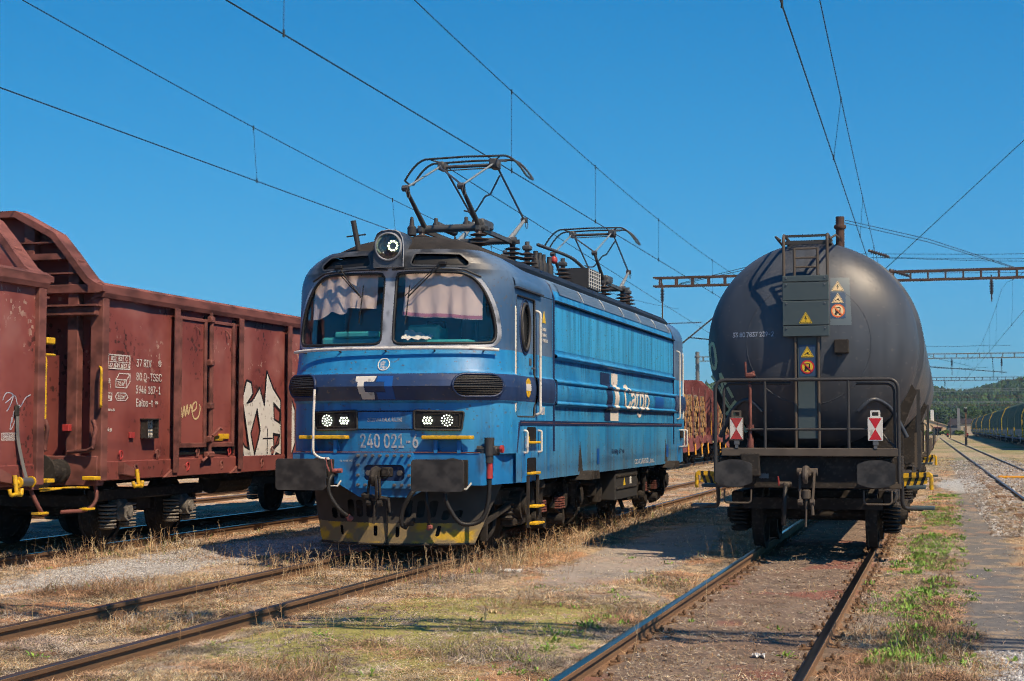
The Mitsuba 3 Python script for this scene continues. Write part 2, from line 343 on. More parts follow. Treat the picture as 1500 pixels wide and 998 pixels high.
def c_ground(p, n, uv):
    x, y = p.x, p.y
    n1 = mk.fbm(x * .8, y * .8, 1.0, 3); n2 = mk.fbm(x * 5, y * 5, 2.0, 4); n3 = mk.fbm(x * 45, y * 45, 3.0, 2)
    soil = mk.mix(C3(.055, .044, .036), C3(.18, .145, .115), n2 * .6 + n3 * .4)
    straw = mk.mix(C3(.42, .33, .22), C3(.23, .165, .105), n3 * .6 + n2 * .4)
    n4 = mk.fbm(x * 14, y * 14, 6.0, 3)
    col = mk.mix(soil, straw, sm(.34, .64, n1 * .4 + n2 * .25 + n4 * .35))
    col = mk.mix(col, C3(.07, .05, .04), sm(.58, .74, n4) * .6)
    col = mk.mix(col, C3(.30, .155, .085), sm(.54, .68, mk.fbm(x * 1.6 + 7, y * 1.6, 5.0, 3)) * .7)
    col = mk.mix(col, C3(.29, .26, .24), sm(.55, .68, mk.fbm(x * 1.1, y * 1.1 + 11, 8.0, 3)) * .5)
    ga, pb, mo, pc, gd, ge, ba, bed = gmasks(x, y, mk.fbm(x * 2.2, y * 2.2, 9.0, 4), mk.smoothstep)
    d1, d2, r = mk.voronoi(x * 24, y * 24)
    stone = mk.mix(C3(.17, .17, .17), C3(.46, .47, .48), r) * (.55 + .45 * sm(.02, .22, d2 - d1))
    fine = mk.mix(C3(.13, .12, .11), C3(.27, .25, .235), n3 * .5 + n4 * .5)
    col = mk.mix(col, mk.mix(C3(.058, .045, .038), C3(.19, .145, .118), n3 * .4 + n4 * .6), bed * .9)
    col = mk.mix(col, C3(.17, .06, .05), bed * sm(.58, .7, n1) * .6)
    col = mk.mix(col, mk.mix(C3(.12, .13, .03), C3(.26, .25, .09), n3 * .5 + n4 * .5), mo * .9 * sm(.30, .52, n2 * .5 + n4 * .5))
    col = mk.mix(col, fine, pb * .8)
    col = mk.mix(col, mk.mix(C3(.068, .069, .071), C3(.135, .134, .137), n3 * .5 + n4 * .5), pc * (.98 - .5 * sm(.52, .7, n2)))
    col = mk.mix(col, mk.mix(stone, fine, .35), ga * .92)
    col = mk.mix(col, stone, gd)
    col = mk.mix(col, mk.mix(stone, C3(.22, .23, .24), .5), ge)
    col = mk.mix(col, mk.mix(stone, C3(.20, .15, .11), sm(.32, .6, n2)), ba * .85)
    far = sm(26, 130, y)
    return mk.mix(col, mk.mix(C3(.19, .16, .10), C3(.11, .125, .055), sm(.4, .6, mk.fbm(x * .1, y * .1, 0, 3))), far * .72)
mat('m_ground', c_ground, rough=.95, spec=.1)

TRACKS = (GX, LX, TX)
def gh(x, y):
    P = np.stack([x, y, 0 * x], -1)
    w = meshkit.fbm(P * .7, 3, 3) - .5; f = meshkit.fbm(P * 4.5, 4, 5) - .5
    d = np.min([np.abs(x - t) for t in TRACKS], 0); m = nsm(.95, 1.5, d)
    ga, pb, mo, pc, gd, ge, ba, bed = gmasks(x, y, meshkit.fbm(P * 2.2, 3, 9), nsm)
    flat = np.clip(pb + 1.2 * pc + ga + gd + mo * .6, 0, 1)
    near = 1 - nsm(60, 120, y)
    z = .022 + m * (.07 * w + .02) * near + f * .075 * (1 - .85 * np.clip(flat, 0, 1)) * near + .045 * ba
    inner = np.abs(x - TX) < .72
    return z + np.where(inner, .012, 0) - .02 * nsm(120, 200, y)
def lines(segs):
    out = [segs[0][0]]
    for a, b, s in segs:
        k = max(1, int(round((b - a) / s))); out += [a + (b - a) * (i + 1) / k for i in range(k)]
    return np.array(out)
gxs = lines([(-2400, -1000, 350), (-1000, -200, 100), (-200, -40, 16), (-40, -16, 2), (-16, 5, .085), (5, 14, .5), (14, 60, 5), (60, 300, 40), (300, 1000, 100), (1000, 2400, 350)])
gys = lines([(-400, -60, 40), (-60, -4, 8), (-4, 8, .5), (8, 30, .075), (30, 60, .22), (60, 130, 1.2), (130, 400, 12), (400, 1200, 80), (1200, 2400, 400)])
X, Y = np.meshgrid(gxs, gys, indexing='ij')
struct('ground', MB().grid(np.stack([X, Y, gh(X, Y)], -1)), 'm_ground', 'dry yard ground of straw coloured grass, soil and gravel paths', smooth=True)

def rail_poly():
    pts = [(-.0625, 0), (.0625, 0), (.0625, .010), (.018, .028), (.008, .04), (.008, .10), (.034, .113), (.036, .140), (.030, .1465), (-.030, .1465), (-.036, .140), (-.034, .113), (-.008, .10), (-.008, .04), (-.018, .028), (-.0625, .010)]
    return np.array(pts)
def make_track(cx, label, y0, y1, top, slope=0.0, step=40):
    t = thing('railway_track', label, 'railway track')
    ys = np.linspace(y0, y1, max(2, int((y1 - y0) / step)))
    for s in (-.7525, .7525):
        pr = rail_poly(); pr = np.vstack([pr, pr[:1]])
        P = np.stack([np.stack([cx + s + slope * y + pr[:, 0], np.full(len(pr), y), pr[:, 1]], -1) for y in ys])
        r = part(t, 'rail', MB().grid(P), 'm_rust')
        hp = np.array([(-.034, .1375), (-.031, .147), (-.022, RT), (.022, RT), (.031, .147), (.034, .1375)])
        P = np.stack([np.stack([cx + s + slope * y + hp[:, 0], np.full(len(hp), y), hp[:, 1] + .0006], -1) for y in ys])
        part(r, 'rail_head', MB().grid(P), top, smooth=40)
    return t
tr_red = make_track(GX, 'track under the red open wagons on the left, shiny rails in deep shade', -6, 420, 'm_railtop')
tr_loco = make_track(LX, 'track under the blue locomotive with dull rusty brown rails', -6, 420, 'm_raildull')
tr_tank = make_track(TX, 'track under the grey tank wagon with polished rails and bolted fastenings', -6, 420, 'm_railtop')
tr_right = make_track(RX + .43, 'empty ballasted track running away on the right of the tank wagon', -6, 300, 'm_raildull', -.009)
make_track(GX - 5.2, 'track beyond the red open wagons, seen under their frames', -6, 420, 'm_raildull')
tr_far = make_track(8.45, 'track under the covered wagons on the far right', 40, 420, 'm_rust')

# rail fastenings of the tank wagon's track, each a piece of its own
fm = MB(); fm.box((.125, 0, .022), (.15, .17, .03), b=.006)
fm.box((.07, 0, .045), (.05, .07, .022), b=.006); fm.cyl((.10, 0, .03), (.10, 0, .088), .011, n=6); fm.cyl((.10, 0, .052), (.10, 0, .072), .022, n=6); fm.cyl((.165, .045, .03), (.165, .045, .062), .019, n=6)
fm = mikit.ply(fm.tm(), 'm_rust')
for i in range(66):
    y = 9.35 + i * .6
    for s in (-.7525, .7525):
        for d in (0, 180):
            k = numbered(tr_tank + '__fastening')
            scene[k] = {**fm, 'to_world': T().translate([TX + s, y + float(rng.normal(0, .012)), float(rng.normal(0, .006))]).rotate([0, 0, 1], d + float(rng.normal(0, 4)))}

# half buried wooden sleepers showing through the straw
slm = mikit.ply(MB().box((0, 0, -.04), (2.5, .24, .15), b=.012).tm(), 'm_rust')
for tr, cx, y0, n in ((tr_loco, LX, 8.6, 15), (tr_red, GX, 15.0, 20), (tr_right, 0, 27.0, 40)):
    for i in range(n):
        y = y0 + i * .65 + float(rng.normal(0, .02)); k = numbered(tr + '__sleeper'); scene[k] = {**slm, 'to_world': T().translate([cx if cx else RX + .43 - .009 * y, y, float(rng.normal(-.012, .007)) + (.045 if not cx else 0)]).rotate([0, 0, 1], float(rng.normal(0, .8)))}

# ---------------------------------------------------------------- dry grass, weeds, stones
def sample_xy(n, y0, y1, power=1.5, x0=-14.8, x1=4.0):
    a = 1 - power; u = rng.random(n); y = (y0 ** a + u * (y1 ** a - y0 ** a)) ** (1 / a)
    lo, hi = np.maximum(-.72 * y - .6, x0), np.minimum(.06 * y + .5, x1)
    return lo + rng.random(n) * (hi - lo), y
RAILX = np.array([c + s for c in TRACKS for s in (-.7525, .7525)])
def straw_field(n, y0, y1, power=1.5):
    x, y = sample_xy(n, y0, y1, power)
    P = np.stack([x, y, 0 * x], -1)
    w = meshkit.fbm(P * 2.2, 3, 9); c1 = meshkit.fbm(P * .9, 3, 21); c2 = meshkit.fbm(P * 3.0, 2, 33)
    ga, pb, mo, pc, gd, ge, ba, bed = gmasks(x, y, w, nsm)
    dens = nsm(.30, .62, c1 * .55 + c2 * .45) * .9 + .12
    for m, k in ((ga, .93), (pb, .86), (mo, .74), (pc, .985), (gd, .97), (ge, .95), (bed, .9), (ba, .85)): dens = dens * (1 - k * m)
    dr_ = np.min(np.abs(x[:, None] - RAILX[None]), 1)
    dens = np.where(dr_ < .07, 0, dens)
    dens = np.where((dr_ > .07) & (dr_ < .3) & (bed < .3), np.maximum(dens, .55), dens)
    tall = np.zeros(n)
    tall = np.maximum(tall, nsm(.4, .1, np.abs(x + 5.35)) * nsm(16.8, 18, y) * .9)
    tall = np.maximum(tall, nsm(.55, .1, np.abs(x + 10.75)) * nsm(15.5, 17, y) * nsm(24, 20, y) * .75)
    tall = np.maximum(tall, nsm(.5, .1, np.abs(x + 6.6)) * nsm(15.5, 16.6, y) * nsm(18.3, 17.4, y) * .45)
    tall = np.maximum(tall, nsm(.56, .74, c1) * .55 * (1 - pc) * (1 - pb) * (1 - bed))
    dens = np.maximum(dens, tall * .8)
    ok = rng.random(n) < dens * .9
    return x[ok], y[ok], tall[ok], c1[ok], c2[ok]
STRAW = np.array([(.72, .57, .36), (.62, .46, .26), (.80, .70, .50), (.42, .25, .13), (.58, .51, .43), (.25, .165, .10), (.50, .33, .18)])
def zone_tint(x, y, col):
    P = np.stack([x, y, 0 * x], -1)
    r = nsm(.52, .66, meshkit.fbm(P * 1.4, 3, 41))[:, None]; g = nsm(.52, .66, meshkit.fbm(P * 1.0, 3, 47))[:, None]; dk = nsm(.52, .64, meshkit.fbm(P * 5.0, 2, 51))[:, None]
    m = col.mean(1, keepdims=True)
    col = col * (1 - .8 * r) + .8 * r * m * np.array([1.18, .72, .46]); col = col * (1 - .6 * g) + .6 * g * m * np.array([1.04, .97, .93])
    lg = nsm(.50, .66, meshkit.fbm(P * 2.3, 3, 57))[:, None]
    return .93 * col * (1 - .5 * dk) * (1 - .42 * lg)
def blade_mesh(x, y, tall, c1, c2):
    n = len(x); z = gh(x, y) - .004
    az = rng.random(n) * 2 * PI
    tilt = np.radians(np.where(rng.random(n) < .45 + .5 * tall, rng.uniform(8, 62, n), rng.uniform(66, 90, n)))
    L = rng.uniform(.018, .062, n) * (1 + 5.0 * tall * rng.random(n)) * (.8 + .5 * c2)
    wd = (.0010 + .00010 * y) * rng.uniform(.6, 1.5, n)
    d = np.stack([np.sin(tilt) * np.cos(az), np.sin(tilt) * np.sin(az), np.cos(tilt)], 1)
    a2 = rng.random(n) * 2 * PI; s = np.stack([np.cos(a2), np.sin(a2), 0 * a2], 1); s = s - d * (s * d).sum(1, keepdims=True)
    s /= np.maximum(np.linalg.norm(s, axis=1, keepdims=True), 1e-6)
    b = np.stack([x, y, z + rng.uniform(0, .02, n)], 1)
    mid = b + d * (L * .55)[:, None]; tip = b + d * L[:, None] + np.stack([rng.normal(0, .2, n), rng.normal(0, .2, n), -np.abs(rng.normal(0, .18, n))], 1) * L[:, None]
    v = np.stack([b - s * wd[:, None], b + s * wd[:, None], mid + s * wd[:, None] * .8, mid - s * wd[:, None] * .8, tip], 1)
    f = np.array([[0, 1, 2], [0, 2, 3], [3, 2, 4]])[None] + (np.arange(n) * 5)[:, None, None]
    pick = np.clip((c1 * 6 + rng.normal(0, 1.6, n)).astype(int), 0, 6)
    col = STRAW[pick] * rng.uniform(.75, 1.2, (n, 1))
    col = zone_tint(x, y, col)
    g = rng.random(n) < .035 + .05 * (c2 > .6); col[g] = np.array([.16, .22, .05]) * rng.uniform(.7, 1.2, (g.sum(), 1))
    return v.reshape(-1, 3), f.reshape(-1, 3), np.clip(np.repeat(col, 5, 0), 0, .8)
V, F, K, at = [], [], [], 0
for n, a, b, pw in ((300000, 8.4, 34, 1.9), (90000, 30, 95, 1.5)):
    v, f, k = blade_mesh(*straw_field(n, a, b, pw)); V.append(v); F.append(f + at); K.append(k); at += len(v)
K[1] = K[1] * .72
x, y, tl, c1, c2 = straw_field(1000000, 8.4, 36, 1.9); n = len(x)        # matted straw, one thin triangle each
az, L, wd = rng.random(n) * 2 * PI, rng.uniform(.025, .10, n), (.0011 + .0001 * y) * rng.uniform(.7, 1.6, n)
d = np.stack([np.cos(az), np.sin(az), rng.normal(.10, .16, n)], 1); s = np.stack([-np.sin(az), np.cos(az), 0 * az], 1) * wd[:, None]
b = np.stack([x, y, gh(x, y) + rng.uniform(.001, .022, n)], 1)
V.append(np.stack([b - s, b + s, b + d * L[:, None]], 1).reshape(-1, 3)); F.append(np.arange(3 * n).reshape(-1, 3) + at)
K.append(np.clip(np.repeat(zone_tint(x, y, STRAW[np.clip((c1 * 6 + rng.normal(0, 1.8, n)).astype(int), 0, 6)] * rng.uniform(.6, 1.15, (n, 1))), 3, 0), 0, .8))
struct('dry_grass', trimesh.Trimesh(np.vstack(V), np.vstack(F), process=False), 'm_vertex', 'dead straw coloured grass lying over the yard', color=np.vstack(K), kind='stuff')

# upright dead stalks with little side twigs
sx, sy = [], []
for cx, cy, rx, ry, n in ((-5.35, 19.2, .35, 3.0, 420), (-5.45, 26, .4, 4, 160), (-6.7, 16.7, .85, .7, 150), (-10.9, 18.7, .45, 2.0, 150), (-7.7, 17.2, .35, 1.2, 60), (-2.75, 21.5, .3, 1.4, 50), (-4.0, 13.0, 1.6, 2.6, 26), (-6.5, 11.5, 1.6, 2.2, 40), (-8.5, 14, 1.2, 2, 30)):
    sx.append(rng.normal(cx, rx, n)); sy.append(rng.normal(cy, ry * .6, n))
sx, sy = np.concatenate(sx), np.concatenate(sy)
sxz = gh(sx, sy); st = MB(); skc = []
for x, y, z in zip(sx, sy, sxz):
    h = rng.uniform(.08, .34); a = rng.random() * 2 * PI; l = rng.uniform(0, .45) * h
    p0, p2 = A(x, y, z - .01), A(x + l * math.cos(a), y + l * math.sin(a), z + h); p1 = (p0 + p2) / 2 + A(*rng.normal(0, .012, 3))
    w = .0022 + .00006 * y
    segs = [(p0, p1, w), (p1, p2, w * .7)]
    for _ in range(rng.integers(1, 5)):
        q = p1 + (p2 - p1) * rng.random(); segs.append((q, q + A(rng.normal(0, .035), rng.normal(0, .035), abs(rng.normal(.03, .03))), w * .7))
    c = STRAW[rng.choice([0, 1, 3, 5, 5, 6])] * rng.uniform(.6, 1.1)
    for a_, b_, r in segs:
        st.cyl(a_, b_, r, r * .6, n=3, cap=False); skc.append(np.tile(c, (6, 1)))
struct('dead_weeds', st, 'm_vertex', 'brittle brown weed stalks standing along the rails', color=np.clip(np.vstack(skc), 0, 1), kind='stuff')

def leaf_clumps(centres, leaves, size, base, name, label):
    V, F, K, at = [], [], [], 0
    for x, y in centres:
        z = float(gh(A(x), A(y))[0]); n = int(rng.integers(*leaves)); sc = size * rng.uniform(.6, 1.4)
        for _ in range(n):
            az, t = rng.random() * 2 * PI, math.radians(rng.uniform(15, 75)); L = sc * rng.uniform(.5, 1.2)
            d = A(math.cos(az) * math.sin(t), math.sin(az) * math.sin(t), math.cos(t)); s = A(-math.sin(az), math.cos(az), 0) * L * .13
            b = A(x + rng.normal(0, sc * .35), y + rng.normal(0, sc * .35), z); m = b + d * L * .55; tip = b + d * L - A(0, 0, L * .18)
            V.append(np.array([b, m + s, tip, m - s])); F.append(np.array([[0, 1, 2], [0, 2, 3]]) + at); at += 4
            K.append(np.tile(np.array(base) * rng.uniform(.6, 1.3) * A(1 + rng.normal(0, .12), 1, 1), (4, 1)))
    struct(name, trimesh.Trimesh(np.vstack(V), np.vstack(F), process=False), 'm_leaf', label, color=np.clip(np.vstack(K), 0, 1), kind='stuff')
cs = []
for _ in range(1500):
    y = 11.5 + 30 * rng.random() ** 1.5; x = rng.normal(-.32 + .012 * (y - 12), .2)
    if meshkit.fbm(np.array([[x * 1.3, y * .8, 0.]]), 2, 8)[0] > .42: cs.append((x, y))
for _ in range(110): y = rng.uniform(9.5, 14); cs.append((rng.normal(-2.75 - .02 * y, .12), y)) if rng.random() < .4 else None
cs += [(rng.normal(-2.66, .03), rng.normal(9.55, .03)) for _ in range(9)] + [(rng.normal(-2.38 - .05, .03), rng.normal(9.72, .03)) for _ in range(6)] + [(rng.normal(-2.42, .1), rng.normal(10.1, .1)) for _ in range(6)]
cs += [(rng.normal(1.25, .1), rng.normal(18.5, .8)) for _ in range(40)]
for _ in range(60): x, y = sample_xy(1, 9, 20); cs.append((x[0], y[0]))
cs += [(rng.normal(-3.0, .35), rng.normal(15.5, 1.4)) for _ in range(30)]
leaf_clumps([c for c in cs if np.min(np.abs(RAILX - c[0])) > .1], (8, 17), .062, (.20, .34, .06), 'green_weeds', 'fresh green weeds growing in the strip beside the tank wagon')
cs = [(x, y) for x, y in zip(*sample_xy(5200, 9, 17, 1.5)) if -5.8 < x < -2.8 and meshkit.fbm(np.array([[x, y, 0.]]), 3, 12)[0] > .42]
leaf_clumps(cs, (3, 7), .024, (.27, .30, .06), 'moss', 'low yellow green moss between the two middle tracks')

ico = trimesh.convex.convex_hull(np.array([(1, 0, 0), (-1, 0, 0), (0, 1, 0), (0, -1, 0), (0, 0, 1), (0, 0, -1), (.6, .6, .5)], float))
NS = len(ico.vertices)
def stones(n, region, s0, s1, name, label, cols):
    x, y = region(n); z = gh(x, y); V, F, K = [], [], []
    sc = rng.uniform(s0, s1, (n, 1, 1)) * rng.uniform(.6, 1.3, (n, NS, 1)) * np.array([1, 1, .7])
    a = rng.random(n) * 2 * PI; R = np.zeros((n, 3, 3)); R[:, 0, 0] = R[:, 1, 1] = np.cos(a); R[:, 0, 1] = -np.sin(a); R[:, 1, 0] = np.sin(a); R[:, 2, 2] = 1
    v = np.einsum('nij,nkj->nki', R, ico.vertices[None] * sc) + np.stack([x, y, z + s0 * .2], 1)[:, None]
    f = ico.faces[None] + (np.arange(n) * NS)[:, None, None]
    c = np.array(cols)[rng.integers(0, len(cols), n)] * rng.uniform(.7, 1.2, (n, 1))
    struct(name, trimesh.Trimesh(v.reshape(-1, 3), f.reshape(-1, 3), process=False), 'm_vertex', label, color=np.clip(np.repeat(c, NS, 0), 0, 1), kind='stuff')
GREY = [(.42, .43, .44), (.30, .30, .31), (.52, .52, .52), (.22, .21, .20)]
stones(5500, lambda n: (rng.uniform(.22, 1.1, n), rng.uniform(9.4, 12.4, n)), .008, .022, 'gravel', 'pale crushed stone in the near right corner', GREY)
stones(9000, lambda n: (rng.normal(-9.55, .5, n), rng.normal(17.6, 1.9, n)), .005, .012, 'gravel', 'fine grey gravel between the locomotive and the red wagons', GREY)
stones(2200, lambda n: (rng.uniform(-2.3, -1.0, n), 9 + 14 * rng.random(n) ** 1.4), .006, .02, 'gravel', 'brown pebbles in the bed of the tank wagon track', [(.16, .11, .08), (.25, .2, .15), (.35, .3, .25)])
def _bal(n):
    y = 26 + 60 * rng.random(n) ** 1.7; return 2.88 - .009 * y + rng.uniform(-1.9, 1.6, n), y
stones(9000, _bal, .02, .045, 'gravel', 'grey and rusty ballast of the empty right hand track', [(.36, .35, .34), (.26, .22, .19), (.45, .44, .43), (.2, .15, .11)])
stones(2600, lambda n: sample_xy(n, 9, 26), .004, .016, 'gravel', 'small loose stones strewn over the dry grass', [(.3, .28, .25), (.42, .4, .37), (.2, .16, .13)])

def scrap(x, y, s, matn, label, cat='litter'):
    z = float(gh(A(x), A(y))[0]); m = MB(); n = 5
    g = np.array([[(x + (i / n - .5) * s * 1.6, y + (j / n - .5) * s, z + .02 + .018 * math.sin(i * 2.1 + j)) for j in range(n + 1)] for i in range(n + 1)])
    m.grid(g); m.grid(g - A(0, 0, .002), True)
    whole('litter', m, matn, label, cat)
scrap(-4.96, 17.6, .16, 'm_white', 'crumpled white paper lying in the straw right of the locomotive nose')
scrap(-4.05, 13.75, .05, 'm_cream', 'small pale scrap on the moss between the middle tracks')
scrap(-1.36, 11.7, .06, 'm_white', 'small white scrap beside the right rail of the tank wagon track')
scrap(-8.0, 12.2, .05, 'm_cream', 'little pale scrap in the straw left of the locomotive track')
m = MB(); m.box((2.35, 55, .10), (1.1, .5, .1), b=.02)
whole('marker_board', m, 'm_orange', 'orange board lying between the rails of the empty right track', 'board')

# ---------------------------------------------------------------- wooded hills
def ridge(x, y):
    P = np.stack([x / 140., y / 140., 0 * x], -1)
    h = 26 + 10 * (meshkit.fbm(P, 3, 4) - .5) + 9 * nsm(0, 90, x) - 5 * np.exp(-((x - 12) / 22) ** 2) + 3 * np.exp(-((x + 25) / 30) ** 2)
    return h * nsm(560, 1150, y) * (1 + .35 * nsm(1200, 1700, y)) - 1.0
hx, hy = np.linspace(-1500, 1300, 141), np.linspace(540, 2200, 60)
X, Y = np.meshgrid(hx, hy, indexing='ij')
mat('m_hill', lambda p, n, uv: mk.mix(C3(.018, .034, .016), C3(.045, .065, .025), mk.fbm(p.x * .05, p.y * .05, 0, 3)), rough=.95, spec=.1)
struct('hills', MB().grid(np.stack([X, Y, ridge(X, Y)], -1)), 'm_hill', 'low wooded hills along the horizon', smooth=True)
ic1 = trimesh.creation.icosphere(subdivisions=0)
def crowns(pts, hs, rs, conifer, seed):
    V, F, K, at = [], [], [], 0; q = np.random.default_rng(seed)
    for (x, y, z), h, r, co in zip(pts, hs, rs, conifer):
        v = ic1.vertices * (1 + q.normal(0, .24, (12, 1)))
        if co: t = (v[:, 2:] + 1) / 2; v = np.concatenate([v[:, :2] * np.clip(1.15 - t, .05, 1.2), v[:, 2:]], 1)
        V.append(v * A(r, r, h / 2) + A(x, y, z + h * .5)); F.append(ic1.faces + at); at += 12
        base = np.array((.016, .040, .024) if co else (.032, .066, .022)) * q.uniform(.6, 1.5)
        K.append(np.clip(base * q.uniform(.6, 1.4, (12, 1)), 0, 1))
    return trimesh.Trimesh(np.vstack(V), np.vstack(F), process=False), np.vstack(K)
pts = []
for x0, x1, n in ((-300, -80, 7000), (-60, 120, 9500), (-1000, -300, 3500), (120, 800, 3500)):
    xx = rng.uniform(x0, x1, n); yy = 600 + 760 * rng.random(n) ** .8; pts.append(np.stack([xx * yy / 1100, yy, ridge(xx * yy / 1100, yy)], 1))
pts = np.vstack(pts); n = len(pts)
co = rng.random(n) < .55
m, k = crowns(pts, rng.uniform(4.5, 9, n), rng.uniform(1.5, 2.9, n), co, 5)
struct('forest', m, 'm_vertex', 'dense mixed forest covering the far hills', color=k, kind='stuff')
# ================================================================ LOCOMOTIVE (local: x across, y back from the buffer faces, z above rail)
LO = A(LX, LY, RT); LEN = 15.75
zt = A(1.30, 1.60, 1.925, 1.95, 2.02, 2.13, 2.22, 2.28, 2.305, 2.45, 2.60, 2.66, 3.00, 3.40, 3.50, 3.60, 3.68, 3.76, 3.82, 3.86, 3.92, 4.00, 4.08, 4.12, 4.13)
Ft = A(.66, .63, .60, .56, .50, .41, .44, .465, .50, .565, .63, .645, .69, .77, .78, .755, .765, .785, .80, .83, .92, 1.10, 1.35, 1.6, 1.8)
Wt = A(1.45, 1.45, 1.45, 1.475, 1.49, 1.50, 1.49, 1.475, 1.45, 1.45, 1.45, 1.45, 1.45, 1.45, 1.435, 1.395, 1.33, 1.23, 1.13, 1.05, .97, .82, .55, .25, .04)
nt = A(3.0, 3.0, 2.8, 2.7, 2.6, 2.6, 2.6, 2.5, 2.5, 2.4, 2.35, 2.3, 2.25, 2.2, 2.2, 2.2, 2.3, 2.4, 2.4, 2.4, 2.3, 2.2, 2.0, 2.0, 2.0)
ENDY = 1.42
fF = lambda z: np.interp(z, zt, Ft); fW = lambda z: np.interp(z, zt, Wt); fn_ = lambda z: np.interp(z, zt, nt)
def fD(z): return np.where(z < 3.861, ENDY - fF(z), np.maximum(1.75 - fF(z), .1))
def raw(u, z):
    t = np.abs(u) * PI / 2; n = fn_(z); s, c = np.sin(t) ** (2 / n), np.cos(t) ** (2 / n)
    return np.stack([np.sign(u) * fW(z) * s, fF(z) + fD(z) * (1 - c), z + 0 * u], -1)
def surf(u, z, off=0.0):
    u, z = np.broadcast_arrays(np.asarray(u, float), np.asarray(z, float)); p = raw(u, z)
    off = np.broadcast_to(np.asarray(off, float), u.shape)
    e = 2e-3
    du = raw(np.clip(u + e, -.999, .999), z) - raw(np.clip(u - e, -.999, .999), z); dz = raw(u, z + e) - raw(u, z - e)
    n = np.cross(du, dz); n /= np.maximum(np.linalg.norm(n, axis=-1, keepdims=True), 1e-9)
    return p + n * off[..., None]
def to_u(x, z):
    return np.sign(x) * 2 / PI * np.arcsin(np.clip((np.abs(x) / fW(z)), 0, 1) ** (fn_(z) / 2))
def uz(poly_pts, step=.03):
    p = densify(poly_pts, step, True); return sg.Polygon(np.stack([to_u(p[:, 0], p[:, 1]), p[:, 1]], 1)).buffer(0)
def patch(poly, us, zs, fn):
    """the polygon of the (u, z) plane, cut along the grid lines us, zs and laid on the surface fn(u, z)"""
    V, F, idx = [], [], {}
    def vid(p):
        k = (round(p[0], 5), round(p[1], 5))
        if k not in idx: idx[k] = len(V); V.append(k)
        return idx[k]
    pp = shapely.prepared.prep(poly)
    for a, b in zip(us[:-1], us[1:]):
        for c, d in zip(zs[:-1], zs[1:]):
            cell = sg.box(a, c, b, d)
            if not pp.intersects(cell): continue
            if pp.contains(cell):
                q = [vid(v) for v in ((a, c), (b, c), (b, d), (a, d))]; F += [q[:3], [q[0], q[2], q[3]]]; continue
            g = poly.intersection(cell)
            for h in getattr(g, 'geoms', [g]):
                if h.geom_type != 'Polygon' or h.area < 1e-8: continue
                v, f = trimesh.creation.triangulate_polygon(h, engine='earcut')
                ids = [vid(x) for x in v]
                for t in f:
                    t = [ids[i] for i in t]
                    if len(set(t)) < 3: continue
                    x = [V[i] for i in t]
                    if (x[1][0] - x[0][0]) * (x[2][1] - x[0][1]) - (x[1][1] - x[0][1]) * (x[2][0] - x[0][0]) < 0: t = t[::-1]
                    F.append(t)
    V = np.array(V); return trimesh.Trimesh(fn(V[:, 0], V[:, 1]), np.array(F), process=False)
US = np.linspace(-1, 1, 61); ZS = np.unique(np.concatenate([zt[zt <= 3.861], np.arange(1.36, 3.84, .07)]))
def on_front(poly_pts, off, us=None, zs=None):
    P = uz(poly_pts) if not hasattr(poly_pts, 'bounds') else poly_pts
    b = P.bounds
    us = np.linspace(b[0], b[2], max(2, int((b[2] - b[0]) / .03) + 2)) if us is None else us
    zs = np.unique(np.concatenate([np.linspace(b[1], b[3], max(2, int((b[3] - b[1]) / .06) + 2)), zt[(zt > b[1]) & (zt < b[3])]])) if zs is None else zs
    return patch(P, us, zs, lambda u, z: surf(u, z, off) + LO)
def front_text(txt, x, z, h, depth=.003, width=None, bold=True, off=.002):
    m = meshkit.text_mesh(txt, h, depth, bold); v = np.array(m.vertices)
    if width: v[:, 0] *= width / max(v[:, 0].max(), 1e-6)
    X, Z = v[:, 0] + x, v[:, 1] + z
    return trimesh.Trimesh(surf(to_u(X, Z), Z, v[:, 2] + off) + LO, m.faces, process=False)
def front_line(pts, off, r, n=6, closed=True, step=.03):
    p = densify(pts, step, closed); q = surf(to_u(p[:, 0], p[:, 1]), p[:, 1], off)
    return MB(LO).tube(q, r, n, closed)
def ring_pts(poly): return np.array(poly.exterior.coords)[:-1]
loco = thing('locomotive', 'blue electric locomotive with two raised pantographs and big curved windscreens', 'locomotive')

# --- windows and slots in the nose (front view outlines)
wr = sg.Polygon(spline([(.30, 2.650, 0), (.8, 2.652, 0), (1.20, 2.662, 0), (1.285, 2.70, 0), (1.305, 2.80, 0), (1.285, 2.98, 0), (1.24, 3.16, 0), (1.16, 3.34, 0), (1.06, 3.47, 0), (.95, 3.54, 0), (.82, 3.565, 0), (.5, 3.57, 0), (.16, 3.565, 0), (.09, 3.535, 0), (.068, 3.46, 0), (.068, 3.1, 0), (.068, 2.76, 0), (.09, 2.685, 0), (.16, 2.652, 0), (.30, 2.650, 0)], 4)[:-1, :2]).buffer(0)
wins = [wr, affinity.scale(wr, -1, 1, origin=(0, 0))]
sr = sg.Polygon([(.265, 3.655), (.95, 3.635), (1.0, 3.67), (.86, 3.785), (.31, 3.795)]).buffer(-.035).buffer(.035, quad_segs=5)
slots = [sr, affinity.scale(sr, -1, 1, origin=(0, 0))]
dom = sg.box(-1, 1.30, 1, 3.86)
for w in wins + slots: dom = dom.difference(uz(ring_pts(w)))
cap = patch(dom, US, ZS, lambda u, z: surf(u, z) + LO)
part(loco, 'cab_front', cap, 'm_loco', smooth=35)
rear = patch(sg.box(-1, 1.30, 1, 3.86), US[::2], ZS[::2], lambda u, z: (surf(u, z) * A(1, -1, 1) + A(0, LEN, 0)) + LO)
rear.faces = rear.faces[:, ::-1]; part(loco, 'cab_rear', rear, 'm_loco', smooth=35)
